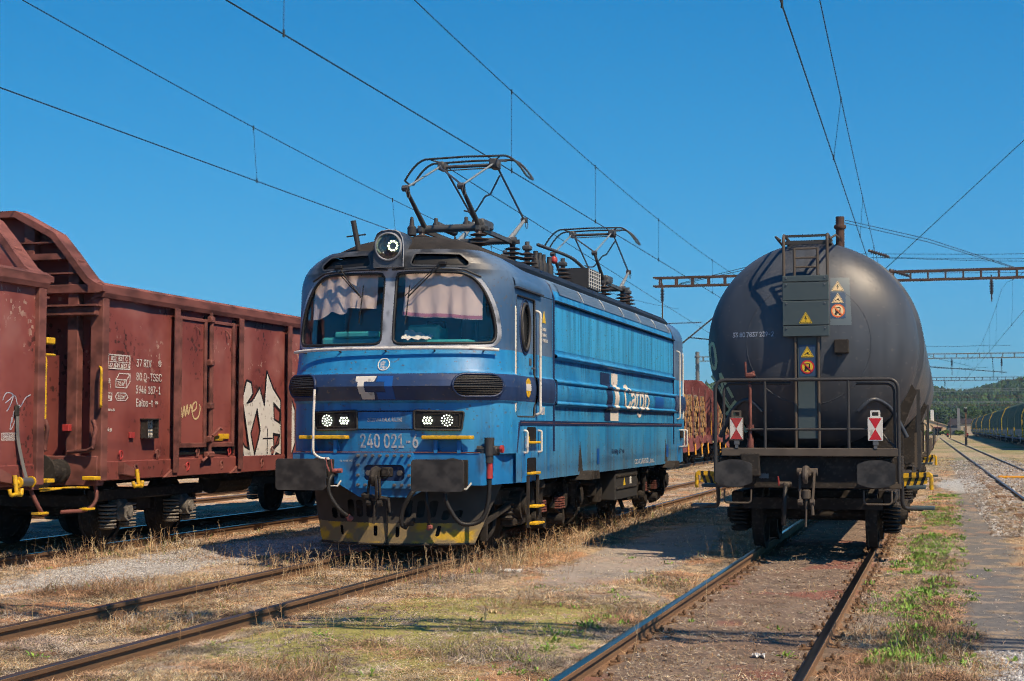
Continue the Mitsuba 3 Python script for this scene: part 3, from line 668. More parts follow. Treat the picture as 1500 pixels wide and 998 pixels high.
for w in slots:
    k = part(loco, 'vent_slot', on_front(ring_pts(w), -.05), 'm_black')
    part(k, 'slot_frame', on_front(uz(ring_pts(w.buffer(.017, quad_segs=4))).difference(uz(ring_pts(w.buffer(-.003)))), .008), 'm_panto', smooth=40)
for w in wins:
    k = part(loco, 'windscreen', on_front(ring_pts(w), -.012), 'm_glass', smooth=True)
    part(k, 'gasket', front_line(ring_pts(w.buffer(-.008)), .004, .021), 'm_rubber', smooth=True)
    fr = uz(ring_pts(w.buffer(.046, quad_segs=5)), .03).difference(uz(ring_pts(w.buffer(.006)), .03))
    part(k, 'frame', on_front(fr, .010), 'm_silver', smooth=40)
part(loco, 'centre_pillar', on_front([(-.085, 2.62), (.085, 2.62), (.085, 3.62), (-.085, 3.62)], .018), 'm_silver', smooth=40)
# dark drip line above the windscreens and rail below them
for s in (-1, 1):
    part(loco, 'drip_strip', front_line([(s * .03, 3.60), (s * .5, 3.605), (s * .93, 3.59), (s * 1.12, 3.50)], .02, .013, closed=False), 'm_dark', smooth=True)
gb = [(x, 2.568) for x in np.linspace(-1.30, 1.30, 40)]
q = surf(to_u(A(*[g[0] for g in gb]), A(*[g[1] for g in gb])), A(*[g[1] for g in gb]), .085)
bar = part(loco, 'grab_bar', MB(LO).tube(q, .021, 8), 'm_paintwhite', smooth=True)
bm = MB(LO)
for x in (-1.18, -.62, 0, .62, 1.18): bm.tube(np.stack([surf(to_u(A(x), A(2.568)), A(2.568), o)[0] for o in (-.01, .075)]), .012, 6)
part(bar, 'bracket', bm, 'm_dark')

# --- nose grilles at the corners
for s in (-1, 1):
    st_ = rrect(.90, 2.015, 1.405, 2.265, .12); st_ = affinity.scale(st_, s, 1, origin=(0, 0))
    P = uz(ring_pts(st_))
    g = part(loco, 'corner_grille', on_front(P, .012), 'm_black', smooth=True)
    part(g, 'rim', front_line(ring_pts(st_.buffer(.004)), .02, .017), 'm_navy', smooth=True)
    for z in np.arange(2.045, 2.25, .021):
        c = P.intersection(sg.LineString([(-1, z), (1, z)]))
        if c.is_empty: continue
        u0, u1 = c.bounds[0], c.bounds[2]; uu = np.linspace(u0, u1, 14)
        part(g, 'slat', MB(LO).tube(surf(uu, uu * 0 + z, .022), .0065, 4), 'm_dark')

# --- roof, cove and skylights
rz = A(3.86, 3.863, 3.90, 3.95, 4.00, 4.05, 4.09, 4.12, 4.13); UU = np.linspace(-1, 1, 41)
P = np.stack([surf(UU, UU * 0 + z) for z in rz], 1)
rm = MB(LO).grid(P); rm.grid(P * A(1, -1, 1) + A(0, LEN, 0), True)
mid = np.stack([np.stack([P[[0, -1]][e] * A(1, 0, 1) + A(0, y, 0) for e in (0, 1)]) for y in np.linspace(1.75, LEN - 1.75, 8)])
rm.grid(mid[:, 0]); rm.grid(mid[:, 1], True)
rm.box2((-.5, 1.9, 4.0), (.5, LEN - 1.9, 4.10))
part(loco, 'roof', rm, 'm_roof', smooth=40)
def cant(y0, y1, s):
    z = zt[(zt >= 3.40) & (zt <= 3.861)]; x = fW(z); ys = np.linspace(y0, y1, 24)
    return np.stack([np.stack([s * x, np.full(len(z), y), z], 1) for y in ys])
cm = MB(LO); cm.grid(cant(ENDY, LEN - ENDY, 1)); cm.grid(cant(ENDY, LEN - ENDY, -1), True)
part(loco, 'cant_panel', cm, 'm_loco', smooth=40)
lip = sg.Polygon([(1.00, 3.86), (1.08, 3.75), (1.24, 3.655), (1.305, 3.665), (1.315, 3.75), (1.23, 3.84), (1.05, 3.88)])
cv = MB(LO)
for s in (1, -1):
    yy = np.concatenate([np.linspace(1.36, 2.6, 9), np.linspace(3.0, LEN - 3, 20), np.linspace(LEN - 2.6, LEN - 1.36, 9)])
    pr = np.array(lip.exterior.coords); ring = []
    for y in yy:
        t = np.clip(min(y - 1.36, LEN - 1.36 - y) / 1.0, 0, 1); q = pr.copy(); q = A(1.03, 3.80) + (q - A(1.03, 3.80)) * (.03 + .97 * t ** .7) + A(-.10, -.02) * (1 - t); ring.append(np.stack([s * q[:, 0], np.full(len(q), y), q[:, 1]], 1))
    cv.grid(np.stack(ring), s < 0)
part(loco, 'roof_gutter', cv, 'm_cove', smooth=35)
seam = MB(LO)
for y in (3.32, 6.6, 9.85, 13.12): seam.box2((1.18, y - .012, 3.68), (1.298, y + .012, 3.80))
part(loco, 'gutter_joint', seam, 'm_navy')
for i in range(6):
    y0 = 3.75 + i * 1.52; z = A(3.50, 3.56, 3.62, 3.67); x = np.interp(z, zt, Wt) + .012
    k = part(loco, 'skylight', MB(LO).grid(np.stack([np.stack([x, x * 0 + y, z], 1) for y in (y0, y0 + 1.42)])), 'm_skylight', smooth=True)
    part(k, 'frame', MB(LO).tube(np.stack([x + .004, x * 0 + y0 + 1.47, z], 1), .010, 6), 'm_silver', smooth=True)

# --- side walls
RIBS = (2.612, 2.262, 1.958)
def side_x(z, ribs=True):
    z = np.asarray(z, float); x = 1.452 + .052 * np.sqrt(np.clip(1 - ((z - 2.11) / .145) ** 2, 0, 1))
    if ribs:
        for r in RIBS: x = np.maximum(x, 1.452 + .058 * np.sqrt(np.clip(1 - ((z - r) / .034) ** 2, 0, 1)) * (np.abs(z - r) < .034) + .004 * (np.abs(z - r) < .05))
    x = np.where((z > 2.70) & (z < 3.33), x + .006, x)
    return x
zs = np.unique(np.concatenate([np.arange(.93, 3.40, .02), [2.699, 2.701, 3.329, 3.331], *[np.linspace(r - .052, r + .052, 15) for r in RIBS], [3.40]]))
def wall(y0, y1, ribs, s, ny=10):
    x = side_x(zs, ribs) if ribs else np.where(zs > 1.3, fW(np.maximum(zs, 1.3)), 1.45)
    return np.stack([np.stack([s * x, np.full(len(zs), y), zs], 1) for y in np.linspace(y0, y1, ny)])
ys0, ys1 = 3.335, 13.13
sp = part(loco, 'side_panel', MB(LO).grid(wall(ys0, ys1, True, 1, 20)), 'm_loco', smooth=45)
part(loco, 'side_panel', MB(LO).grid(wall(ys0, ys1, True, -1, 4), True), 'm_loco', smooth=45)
# cab side on the right with a door opening, the other three plain
door = rrect(1.46, 1.76, 2.38, 3.315, .05)
oval = affinity.scale(disc(0, 0, 1, 14), .205, .30); oval = affinity.translate(oval, 1.96, 2.93)
D1 = sg.box(ENDY, .93, ys0, 3.40).difference(door)
sx_ = lambda z: np.where(z > 1.3, fW(np.maximum(z, 1.3)), 1.45)
cs_ = patch(D1, np.linspace(ENDY, ys0, 12), zs[::2], lambda y, z: np.stack([sx_(z), y, z], 1) + LO)
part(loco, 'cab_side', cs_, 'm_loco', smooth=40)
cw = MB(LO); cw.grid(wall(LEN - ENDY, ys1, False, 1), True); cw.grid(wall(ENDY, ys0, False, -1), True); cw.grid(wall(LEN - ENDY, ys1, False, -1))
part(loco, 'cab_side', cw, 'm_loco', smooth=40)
for y in (ys0, ys1): part(loco, 'panel_seam', MB(LO).tube([(side_x(z, False) + .002 if 0 else 1.462 + .04 * (abs(z - 2.11) < .15), y, z) for z in (1.30, 1.94, 1.97, 2.25, 2.28, 3.42)] + [(1.40, y, 3.60), (1.24, y, 3.735)], .015, 6), 'm_navy', smooth=True)
# door
dm = door.buffer(-.012).difference(oval)
dk = part(loco, 'door', patch(dm, np.linspace(1.4, 2.5, 8), np.linspace(1.7, 3.4, 20), lambda y, z: np.stack([sx_(z) - .028, y, z], 1) + LO), 'm_loco', smooth=40)
part(dk, 'window', MB(LO).ext(oval, (1.40, 0, 0), A(0, 1, 0), A(0, 0, 1), .004), 'm_glass_dark')
op = ring_pts(oval); part(dk, 'window_rim', MB(LO).tube(np.stack([op[:, 0] * 0 + 1.432, op[:, 0], op[:, 1]], 1), .024, 7, True), 'm_dark', smooth=True)
o2 = ring_pts(oval.buffer(.055)); part(dk, 'window_surround', MB(LO).tube(np.stack([o2[:, 0] * 0 + 1.424, o2[:, 0], o2[:, 1]], 1), .014, 6, True), 'm_navy', smooth=True)
dj = ring_pts(door); part(dk, 'door_frame', MB(LO).tube(np.stack([sx_(dj[:, 1]) - .012, dj[:, 0], dj[:, 1]], 1), .016, 6, True), 'm_dark', smooth=True)
hm = MB(LO); hm.box2((1.425, 2.16, 2.44), (1.432, 2.26, 2.53)); hm.cyl((1.44, 2.22, 2.40), (1.47, 2.22, 2.40), .012, n=8); hm.tube([(1.47, 2.14, 2.40), (1.47, 2.30, 2.40)], .012, 6); part(dk, 'handle', hm, 'm_steel')
e1 = affinity.translate(affinity.scale(disc(0, 0, 1, 10), .12, .125), 1.97, 2.14)
sk = MB(LO).ext(e1, (1.463, 0, 0), A(0, 1, 0), A(0, 0, 1), .006); sk = part(dk, 'oval_sticker', sk, 'm_yellow')
part(sk, 'white_field', MB(LO).ext(e1.intersection(sg.box(1.8, 2.10, 2.3, 2.19)), (1.470, 0, 0), A(0, 1, 0), A(0, 0, 1), .003), 'm_white')
# hood over the door
P = np.array([[(1.452 + .055 * math.sin(t * PI / 2) - .16 * t * t, 1.36 + 1.30 * s, 3.40 + .21 * t - .012 * (2 * s - 1) ** 2) for t in np.linspace(0, 1, 6)] for s in np.linspace(0, 1, 8)])
part(loco, 'door_hood', MB(LO).grid(P), 'm_loco', smooth=True)
hm = MB(LO).bar((1.475, 1.36, 3.40), (1.475, 2.66, 3.395), .05, .02); part(loco, 'hood_edge', hm, 'm_dark')
# grab rails by the door (front, and the same at the rear door)
def rail_pts(y, z0, z1, off=.10, x=1.45): return fillet([(x, y, z0), (x + off, y, z0 + .02), (x + off, y, z1 - .02), (x, y, z1)], .06)
for y, z0, z1, xb in ((1.40, 1.80, 3.18, 1.38), (2.40, 1.79, 3.17, 1.45), (13.62, 1.80, 3.18, 1.45), (14.30, 1.80, 3.18, 1.40)):
    part(loco, 'door_grab_rail', MB(LO).tube(rail_pts(y, z0, z1, .065, xb), .019, 8), 'm_paintwhite', smooth=True)
# upper panel's eave
part(loco, 'panel_eave', MB(LO).box2((1.452, ys0, 3.365), (1.505, ys1, 3.392), .006), 'm_cove')
# dark stripe with its step down to the nose
sm_ = MB(LO); sm_.box2((1.446, 1.60, 1.655), (1.462, LEN - 1.6, 1.715)); sm_.bar((1.448, 1.56, 1.69), (1.435, 1.46, 1.31), .02, .045, (1, 0, 0))
part(loco, 'waist_stripe', sm_, 'm_navy')
sm_ = MB(LO); sm_.box2((1.463, 1.62, 1.683), (1.4655, LEN - 1.6, 1.690)); part(loco, 'stripe_line', sm_, 'm_redtrim')

# lettering and logo on the side
def on_side(poly, off=.006, cut=.02):
    m = trimesh.creation.extrude_polygon(poly, .002, engine='earcut').subdivide_to_size(cut)
    v = np.array(m.vertices); return trimesh.Trimesh(np.stack([side_x(v[:, 1]) + off + v[:, 2], v[:, 0], v[:, 1]], 1) + LO, m.faces, process=False)
def side_text(txt, y, z, h, width=None, off=.005, bold=True):
    m = meshkit.text_mesh(txt, h, .002, bold); v = np.array(m.vertices)
    if width: v[:, 0] *= width / v[:, 0].max()
    m = trimesh.Trimesh(v, m.faces, process=False)
    if h > .1: m = m.subdivide_to_size(.02)
    v = np.array(m.vertices) + A(y, z, 0); return trimesh.Trimesh(np.stack([side_x(v[:, 1]) + off + v[:, 2], v[:, 0], v[:, 1]], 1) + LO, m.faces, process=False)
part(loco, 'logo_dark_bar', on_side(sg.Polygon([(6.36, 2.50), (7.06, 2.50), (7.06, 1.735), (6.66, 1.735), (6.66, 2.31), (6.36, 2.31)])), 'm_navy')
part(loco, 'logo_white_bar', on_side(sg.Polygon([(7.16, 2.51), (7.66, 2.51), (7.66, 2.34), (7.58, 2.34), (7.58, 1.93), (7.74, 1.93), (7.74, 1.735), (7.10, 1.735), (7.10, 1.95), (7.26, 1.95), (7.26, 2.33), (7.16, 2.33)])), 'm_paintwhite')
part(loco, 'lettering', side_text('Cargo', 7.98, 1.94, .40, 2.28, off=.008), 'm_paintwhite')
part(loco, 'logo_blue_square', on_side(sg.box(10.88, 1.99, 11.75, 2.20)), 'm_blue2')
part(loco, 'lettering', side_text('CD CARGO, a.s.', 9.1, .99, .085, 1.9), 'm_dimwhite')
part(loco, 'lettering', side_text('R+Mg 67 m', 7.2, 1.20, .075, 1.0, bold=False), 'm_navy')
for y, w in ((6.1, .16), (12.3, .22)): part(loco, 'patch_panel', on_side(sg.box(y, 1.06, y + w, 1.30)), 'm_blue2')
def cab_text(txt, y, z, h, off=.006):
    m = meshkit.text_mesh(txt, h, .002, True); v = np.array(m.vertices); return trimesh.Trimesh(np.stack([v[:, 2] * 0 + 1.45 + off + v[:, 2], v[:, 0] + y, v[:, 1] + z], 1) + LO, m.faces, process=False)
part(loco, 'lettering', cab_text('.10', 2.64, 1.80, .10), 'm_paintwhite'); part(loco, 'lettering', cab_text('18,28 t', 1.86, 1.36, .05), 'm_paintwhite'); part(loco, 'lettering', cab_text('240', 1.86, 1.45, .06), 'm_paintwhite')
for i, t in enumerate(('POZOR', 'NAPETI', 'V TROLEJI')): part(loco, 'lettering', cab_text(t, 2.74, 2.93 - .075 * i, .04), 'm_paintwhite')
part(loco, 'warning_sign', MB(LO).ext(sg.Polygon([(2.74, 3.04), (2.92, 3.04), (2.83, 3.20)]), (1.452, 0, 0), A(0, 1, 0), A(0, 0, 1), .005), 'm_signyellow')
part(loco, 'yellow_tag', MB(LO).box2((1.45, 1.98, 1.42), (1.457, 2.06, 1.51)), 'm_yellow')

# --- buffer beam with its swept corners
bp = sg.Polygon([(-1.24, .60), (1.24, .60), (1.452, 1.72), (1.452, 2.2), (-1.452, 2.2), (-1.452, 1.72)])
def beam_part(end):
    m = MB(LO)
    P = bp if not end else affinity.scale(bp, 1, -1, origin=(0, LEN / 2))
    m.ext(P.buffer(-.02).buffer(.02, quad_segs=3), (0, 0, .92), A(1, 0, 0), A(0, 1, 0), .385); return m
part(loco, 'buffer_beam', beam_part(0), 'm_beam', smooth=20); part(loco, 'buffer_beam', beam_part(1), 'm_beam', smooth=20)
part(loco, 'beam_lower_plate', MB(LO).ext(sg.Polygon([(-.62, .925), (.62, .925), (.34, .765), (-.34, .765)]), (0, .625, 0), A(1, 0, 0), A(0, 0, 1), .022), 'm_beam')
part(loco, 'beam_line', MB(LO).box2((-1.22, .588, 1.312), (1.22, .63, 1.325)), 'm_redtrim')
pl = rrect(-.375, .875, .375, 1.315, .02).difference(rrect(-.27, .965, .27, 1.165, .07))
cp = part(loco, 'coupling_plate', MB(LO).ext(pl, (0, .602, 0), A(1, 0, 0), A(0, 0, 1), .042), 'm_beam')
part(cp, 'recess', MB(LO).ext(rrect(-.28, .955, .28, 1.175, .07), (0, .599, 0), A(1, 0, 0), A(0, 0, 1), .004), 'm_navy')
bo = MB(LO)
for x in np.linspace(-.335, .335, 8):
    for z in (1.275, .915):
        if z < 1 and abs(x) < .1: continue
        bo.cyl((x, .56, z), (x, .515, z), .021, .017, 6)
for z in (1.16, 1.035): bo.cyl((-.335, .56, z), (-.335, .515, z), .021, .017, 6); bo.cyl((.335, .56, z), (.335, .515, z), .021, .017, 6)
for x in (-.205, .205): bo.cyl((x, .60, 1.065), (x, .55, 1.065), .036, n=6)
part(cp, 'bolt', bo, 'm_steel', kind='stuff')
# hook and screw coupling
hk = MB(LO); hk.box2((-.05, .20, 1.00), (.05, .62, 1.12), .02)
hk.tube(spline([(0, .42, 1.06), (0, .30, 1.10), (0, .22, 1.09), (0, .17, 1.03), (0, .19, .96), (0, .25, .94)], 6), np.linspace(.062, .035, 31), 8)
part(loco, 'coupling_hook', hk, 'm_grime', smooth=40)
sc = MB(LO); sc.box2((.06, .28, 1.02), (.17, .44, 1.14), .015)
for s in (-1, 1):
    sc.tube(spline([(s * .06, .24, 1.02), (s * .075, .22, .85), (s * .07, .25, .72)], 6), .017, 6); sc.cyl((s * .07 - .03, .25, .71), (s * .07 + .03, .25, .71), .04, n=8)
sc.tube(spline([(.02, .20, 1.10), (.05, .16, .95), (.04, .2, .78), (.0, .22, .74)], 6), .02, 7)
sc.cyl((-.16, .25, .80), (.16, .25, .76), .028, n=8); sc.lathe([(.02, .0), (.05, .03), (.055, .07), (.02, .10)], (-.12, .24, .74), (0, 0, 1), 8); sc.tube([(.0, .25, .72), (-.01, .24, .46)], .016, 6); sc.cyl((.17, .25, .77), (.20, .24, .60), .02, n=6)
part(loco, 'screw_coupling', sc, 'm_grime', smooth=40)

# --- buffers
def buffer_pieces(holder, o, x, yb, kind, front=1):
    k = None
    if kind == 'rect':
        P = rrect(x - .325, .865, x + .325, 1.245, .045); m = MB(o); m.ext(P, (0, .045, 0), A(1, 0, 0), A(0, 0, 1), .04)
    else:
        P = sg.Polygon([(x + a, 1.05 + b * (.172 - .055 * (a / .23) ** 2)) for b, r_ in ((1, 1), (-1, -1)) for a in np.linspace(-.23, .23, 13)[::r_]]).buffer(-.03).buffer(.03); m = MB(o); m.ext(P, (0, .045, 0), A(1, 0, 0), A(0, 0, 1), .04)
    w_ = MB(o).lathe([(.001, .022), (.09, .025), (.15, .032), (.172, .044)], (x, -.0, 1.05), (0, 1, 0), 24)
    if not front:
        for m_ in (m, w_):
            for i in range(len(m_.v)): m_.v[i] = m_.v[i] * A(1, -1, 1) + A(0, LEN if holder == loco else 0, 0); m_.f[i] = m_.f[i][:, ::-1]
    b = part(holder, 'buffer', m, 'm_buffer', smooth=30); part(b, 'wear_disc', w_, 'm_black', smooth=40)
    m = MB(o); m.lathe([(.075, .05), (.09, .10), (.09, .36), (.135, .37), (.14, yb - .02), (.20, yb)], (x, 0, 1.05), (0, 1, 0), 20)
    m.box((x, yb, 1.05), (.40, .03, .36), b=.006)
    if not front:
        for i in range(len(m.v)): m.v[i] = m.v[i] * A(1, -1, 1) + A(0, LEN if holder == loco else 0, 0); m.f[i] = m.f[i][:, ::-1]
    part(b, 'sleeve', m, 'm_grime', smooth=35); return b
for x in (-.875, .875): buffer_pieces(loco, LO, x, .60, 'rect'); buffer_pieces(loco, LO, x, .60, 'rect', 0)

# --- snow plough with slots
def pl_y(x, z): return .68 + .40 * (np.abs(x) / 1.05) ** 2.2 + .10 * (z - .18)
def pl_half(z): return 1.02 + (z - .18) * .36
pd = sg.Polygon([(-1, .18), (1, .18), (1, .955), (-1, .955)])
for x, z0, z1, w in [(-.53, .51, .72, .055), (-.40, .51, .72, .055), (-.255, .51, .73, .055), (.255, .51, .73, .055), (.41, .51, .72, .055), (.55, .51, .72, .055), (-.80, .48, .61, .055), (-.67, .48, .60, .05), (.70, .48, .60, .05), (.83, .48, .60, .055), (-.66, .28, .40, .026), (-.16, .28, .41, .03), (.13, .27, .40, .03), (.62, .28, .41, .028)]:
    h = pl_half((z0 + z1) / 2); pd = pd.difference(affinity.scale(sg.LineString([(x / h, z0 + w / 2), (x / h, z1 - w / 2)]).buffer(w / 2), 1.5, 1))
def pl_s(u, z, off=0): x = u * pl_half(z); return np.stack([x, pl_y(x, z) + off, z + 0 * u], -1)
pm = patch(pd, np.linspace(-1, 1, 25), np.linspace(.18, .955, 9), lambda u, z: pl_s(u, z) + LO)
pk = part(loco, 'snow_plough', pm, 'm_plough', smooth=True)
part(pk, 'back_plate', patch(sg.box(-.98, .20, .98, .95), np.linspace(-1, 1, 15), np.linspace(.18, .955, 5), lambda u, z: pl_s(u, z, .10) + LO), 'm_black')
q = pl_s(np.linspace(-1, 1, 25), np.full(25, .18)); part(pk, 'lower_edge', MB(LO).tube(q, .018, 6), 'm_grime', smooth=True)
part(pk, 'middle_seam', MB(LO).box2((-.006, .67, .19), (.006, .70, .80)), 'm_black')
rb = MB(LO); rb.box2((1.02, 1.30, .20), (1.10, 1.36, .60)); rb.bar((1.0, 1.1, .35), (1.22, 1.9, .62), .06, .06); part(pk, 'stay', rb, 'm_grime')

# --- head lamps, number, panel
EMIT = {'type': 'area', 'radiance': {'type': 'rgb', 'value': [1.2, 1.35, 1.05]}}
def lamp(s):
    b = sg.Polygon([(.375, 1.60), (.955, 1.595), (.985, 1.815), (.375, 1.835)]).buffer(-.02).buffer(.02, quad_segs=4); b = affinity.scale(b, s, 1, origin=(0, 0))
    h = part(loco, 'headlight', on_front(ring_pts(b), .018), 'm_black', smooth=True)
    part(h, 'bezel', front_line(ring_pts(b), .024, .014), 'm_dark', smooth=True)
    b2 = affinity.scale(rrect(.50, 1.635, .93, 1.79, .01), s, 1, origin=(0, 0)); part(h, 'inner_rim', front_line(ring_pts(b2), .026, .006), 'm_grime')
    m = MB(LO)
    def led(x, z, r): p0 = surf(to_u(A(x), A(z)), A(z), .034)[0]; m.cyl(p0 + A(0, .008, 0), p0 - A(0, .004, 0), r, n=8)
    cx, cz = s * .785, 1.712
    for R, k in ((0, 1), (.034, 6), (.066, 12)):
        for i in range(k): led(cx + R * math.cos(i * 2 * PI / k + R * 9), cz + R * math.sin(i * 2 * PI / k + R * 9), .0072)
    cx = s * .545
    for i, n in enumerate((3, 4, 3)):
        for j in range(n): led(cx + (j - (n - 1) / 2) * .037, cz + (i - 1) * .035, .0105)
    k = part(h, 'led', m, 'm_white', kind='stuff', emitter=EMIT)
    m = MB(LO); p0 = surf(to_u(A(s * .785), A(cz)), A(cz), .019)[0]; m.cyl(p0 + A(0, .012, 0), p0, .085, n=20); part(h, 'reflector', m, 'm_dark')
for s in (-1, 1): lamp(s)
part(loco, 'socket_cover', on_front([(-.375, 1.605), (.362, 1.605), (.362, 1.825), (-.375, 1.825)], .016), 'm_beam')
part(loco, 'cover_edge', front_line([(-.375, 1.605), (.362, 1.605), (.362, 1.825), (-.375, 1.825)], .012, .008), 'm_cove')
part(loco, 'lettering', front_text('ZÁSUVKA DÁLK. ŘÍZENÍ', -.24, 1.70, .042, width=.46, off=.017), 'm_dimwhite')
part(loco, 'number', front_text('240 021-6', -.36, 1.375, .165, width=.775), 'm_dimwhite')
# logo on the nose band
lg = lambda pts: [(x, z) for x, z in pts]
part(loco, 'nose_logo_white', on_front(lg([(-.33, 2.255), (-.055, 2.255), (-.085, 2.185), (-.215, 2.185), (-.215, 2.065), (-.10, 2.06), (-.11, 1.975), (-.28, 1.975), (-.28, 2.03), (-.30, 2.045), (-.30, 2.18), (-.33, 2.19)]), .006), 'm_paintwhite')
part(loco, 'nose_logo_blue', on_front(lg([(-.04, 2.255), (.16, 2.255), (.16, 1.975), (-.07, 1.975), (-.065, 2.06), (.055, 2.06), (.05, 2.185), (-.06, 2.185)]), .006), 'm_blue2')
# winged wheel emblem in a ring
em = disc(0, 2.40, .080, 12).difference(disc(0, 2.40, .066, 12))
arrow = sg.Polygon([(-.045, 2.375), (.045, 2.375), (.045, 2.36), (.0, 2.355), (-.045, 2.36)]).union(sg.Polygon([(-.012, 2.36), (.012, 2.36), (.02, 2.342), (-.02, 2.342)]))
wing = sg.Polygon([(-.045, 2.385), (-.045, 2.43), (-.01, 2.447), (.025, 2.43), (.012, 2.405), (.012, 2.385)])
em = part(loco, 'emblem', on_front(ring_pts(disc(0, 2.40, .080, 12)), .004), 'm_loco')
part(em, 'ring', front_line(ring_pts(disc(0, 2.40, .074, 10)), .006, .0075), 'm_white')
part(em, 'winged_arrow', trimesh.util.concatenate([on_front(ring_pts(arrow), .007), on_front(ring_pts(wing), .007)]), 'm_dimwhite')
# steps over the buffers
for s in (-1, 1):
    m = MB(LO); m.box((s * .81, .605, 1.502), (.63, .17, .045), b=.008); k = part(loco, 'yellow_step', m, 'm_yellow')
    m = MB(LO)
    for x in (.66, .96): m.bar((s * x, .70, 1.32), (s * x, .58, 1.48), .05, .03); m.bar((s * x, .60, 1.31), (s * x, .60, 1.48), .045, .03)
    part(k, 'bracket', m, 'm_beam')
part(loco, 'corner_rail', MB(LO).tube(fillet([(-.905, .50, 2.10), (-.90, .46, 1.7), (-.895, .44, 1.30), (-.80, .48, 1.235), (-.74, .58, 1.235)], .08), .017, 8), 'm_paintwhite', smooth=True)
# hoses
def hose(pts, r, red_tip=True, name='brake_hose'):
    p = spline(pts, 8); h = part(loco, name, MB(LO).tube(p, r, 8), 'm_rubber', smooth=True)
    if red_tip: part(h, 'coupling', MB(LO).cyl(p[-1], p[-1] + unit(p[-1] - p[-4]) * .07, r * 1.3, n=8).box(p[-1] + A(.02, 0, -.03), (.05, .04, .05), b=.01), 'm_redfaded')
    return h
hose([(-.64, .56, 1.045), (-.66, .44, 1.0), (-.66, .40, .83), (-.56, .44, .64), (-.46, .52, .53)], .026)
m = MB(LO); m.box((-.62, .53, 1.085), (.10, .10, .055), b=.02); m.cyl((-.58, .5, 1.09), (-.53, .5, 1.09), .028, n=8); m.tube([(-.70, .50, 1.08), (-.73, .48, 1.17), (-.735, .47, 1.25)], .011, 6); m.tube([(-.66, .50, 1.10), (-.67, .48, 1.23)], .009, 6)
part(loco, 'brake_cock', m, 'm_redfaded', smooth=40)
hose([(.47, .55, .90), (.40, .45, .82), (.29, .45, .62), (.27, .47, .45), (.33, .50, .40)], .03, False)
m = MB(LO); m.box((.36, .48, .45), (.12, .08, .05), b=.015); m.cyl((.36, .46, .47), (.44, .46, .50), .035, n=8); part(loco, 'hose_coupling', m, 'm_grime')
hose([(.56, .56, .86), (.58, .50, .72), (.60, .54, .56), (.58, .58, .44)], .02)
uc = hose([(.80, .62, .86), (.79, .56, .80), (.84, .56, .66), (.96, .62, .47), (1.10, .70, .45), (1.22, .74, .52), (1.285, .75, .72), (1.30, .76, 1.0), (1.30, .76, 1.15)], .028, False, 'jumper_cable')
m = MB(LO); m.cyl((1.30, .76, 1.0), (1.30, .76, 1.19), .042, .036, n=10); part(uc, 'red_boot', m, 'm_redpaint', smooth=40)
m = MB(LO); m.cyl((1.295, .76, 1.19), (1.295, .76, 1.28), .05, n=10); m.cyl((1.295, .76, 1.28), (1.295, .76, 1.50), .062, n=12); m.box((1.295, .80, 1.34), (.22, .14, .12), b=.02); m.cyl((1.14, .76, 1.36), (1.45, .78, 1.36), .04, n=8)
part(uc, 'socket', m, 'm_dark', smooth=40); part(uc, 'socket_knob', MB(LO).cyl((1.44, .76, 1.36), (1.475, .76, 1.36), .048, n=8), 'm_redpaint')
m = MB(LO); m.cyl((.74, .60, .90), (.83, .56, .86), .06, n=10); part(loco, 'cable_plug', m, 'm_dark')
part(loco, 'lever', MB(LO).tube([(1.06, .32, .885), (1.14, .32, .885), (1.20, .34, .96)], .013, 6), 'm_white')
part(loco, 'lever', MB(LO).tube([(-.74, .50, .90), (-.58, .48, .90), (-.54, .5, .97)], .013, 6), 'm_white')
part(loco, 'yellow_label', MB(LO).box2((.385, .585, .99), (.41, .599, 1.13)), 'm_yellow')
part(loco, 'lettering', MB(LO).mesh(meshkit.text_mesh('HLAVNÍ POTRUBÍ', .022, .002), np.array([[1, 0, 0], [0, 0, -1], [0, 1, 0]]).astype(float), (-.60, .598, 1.20)), 'm_dimwhite')

# --- top headlight in its hood
hd = MB(LO); c = A(0, .07, 3.885)
hd.lathe([(.160, .66), (.158, .60), (.166, .588), (.178, .592), (.182, .63)], c, (0, 1, 0), 36)
th = part(loco, 'top_headlight', hd, 'm_silver', smooth=40)
hp_ = [(.20, 3.62), (.204, 3.80), (.202, 3.90), (.19, 3.985), (.155, 4.055), (.10, 4.09), (0, 4.10)]; hp_ = hp_ + [(-a, b) for a, b in hp_[-2::-1]]
hpoly = sg.Polygon(hp_).buffer(.02).buffer(-.02); hole = disc(0, 3.885, .168, 12)
hood = MB(LO); hood.ext(hpoly.difference(hole), (0, 1.03, 0), A(1, 0, 0), A(0, 0, 1), .34)
part(th, 'hood', hood, 'm_loco', smooth=40)
hb = MB(LO)
for y0, y1, k0, k1 in ((.69, .675, 1.0, .965),):
    o = [ring_pts(affinity.scale(hpoly, k, k, origin=(0, 3.88))) for k in (k0, k1)]; hb.grid(np.stack([np.stack([np.append(q[:, 0], q[0, 0]), np.full(len(q) + 1, y), np.append(q[:, 1], q[0, 1])], 1) for q, y in zip(o, (y0, y1))], 1))
part(th, 'hood_edge', hb, 'm_silver')
part(th, 'hood_roof', MB(LO).ext(hpoly.buffer(-.012), (0, 2.0, 0), A(1, 0, 0), A(0, 0, 1), 1.05), 'm_roof', smooth=40)
part(th, 'bowl', MB(LO).lathe([(.001, .70), (.08, .69), (.135, .645), (.158, .60)], c, (0, 1, 0), 28), 'm_glass_dark', smooth=True)
m = MB(LO)
for i in range(10): a = i * 2 * PI / 10; m.cyl((.05 + .058 * math.cos(a), .71, 3.895 + .058 * math.sin(a)), (.05 + .058 * math.cos(a), .698, 3.895 + .058 * math.sin(a)), .013, n=8)
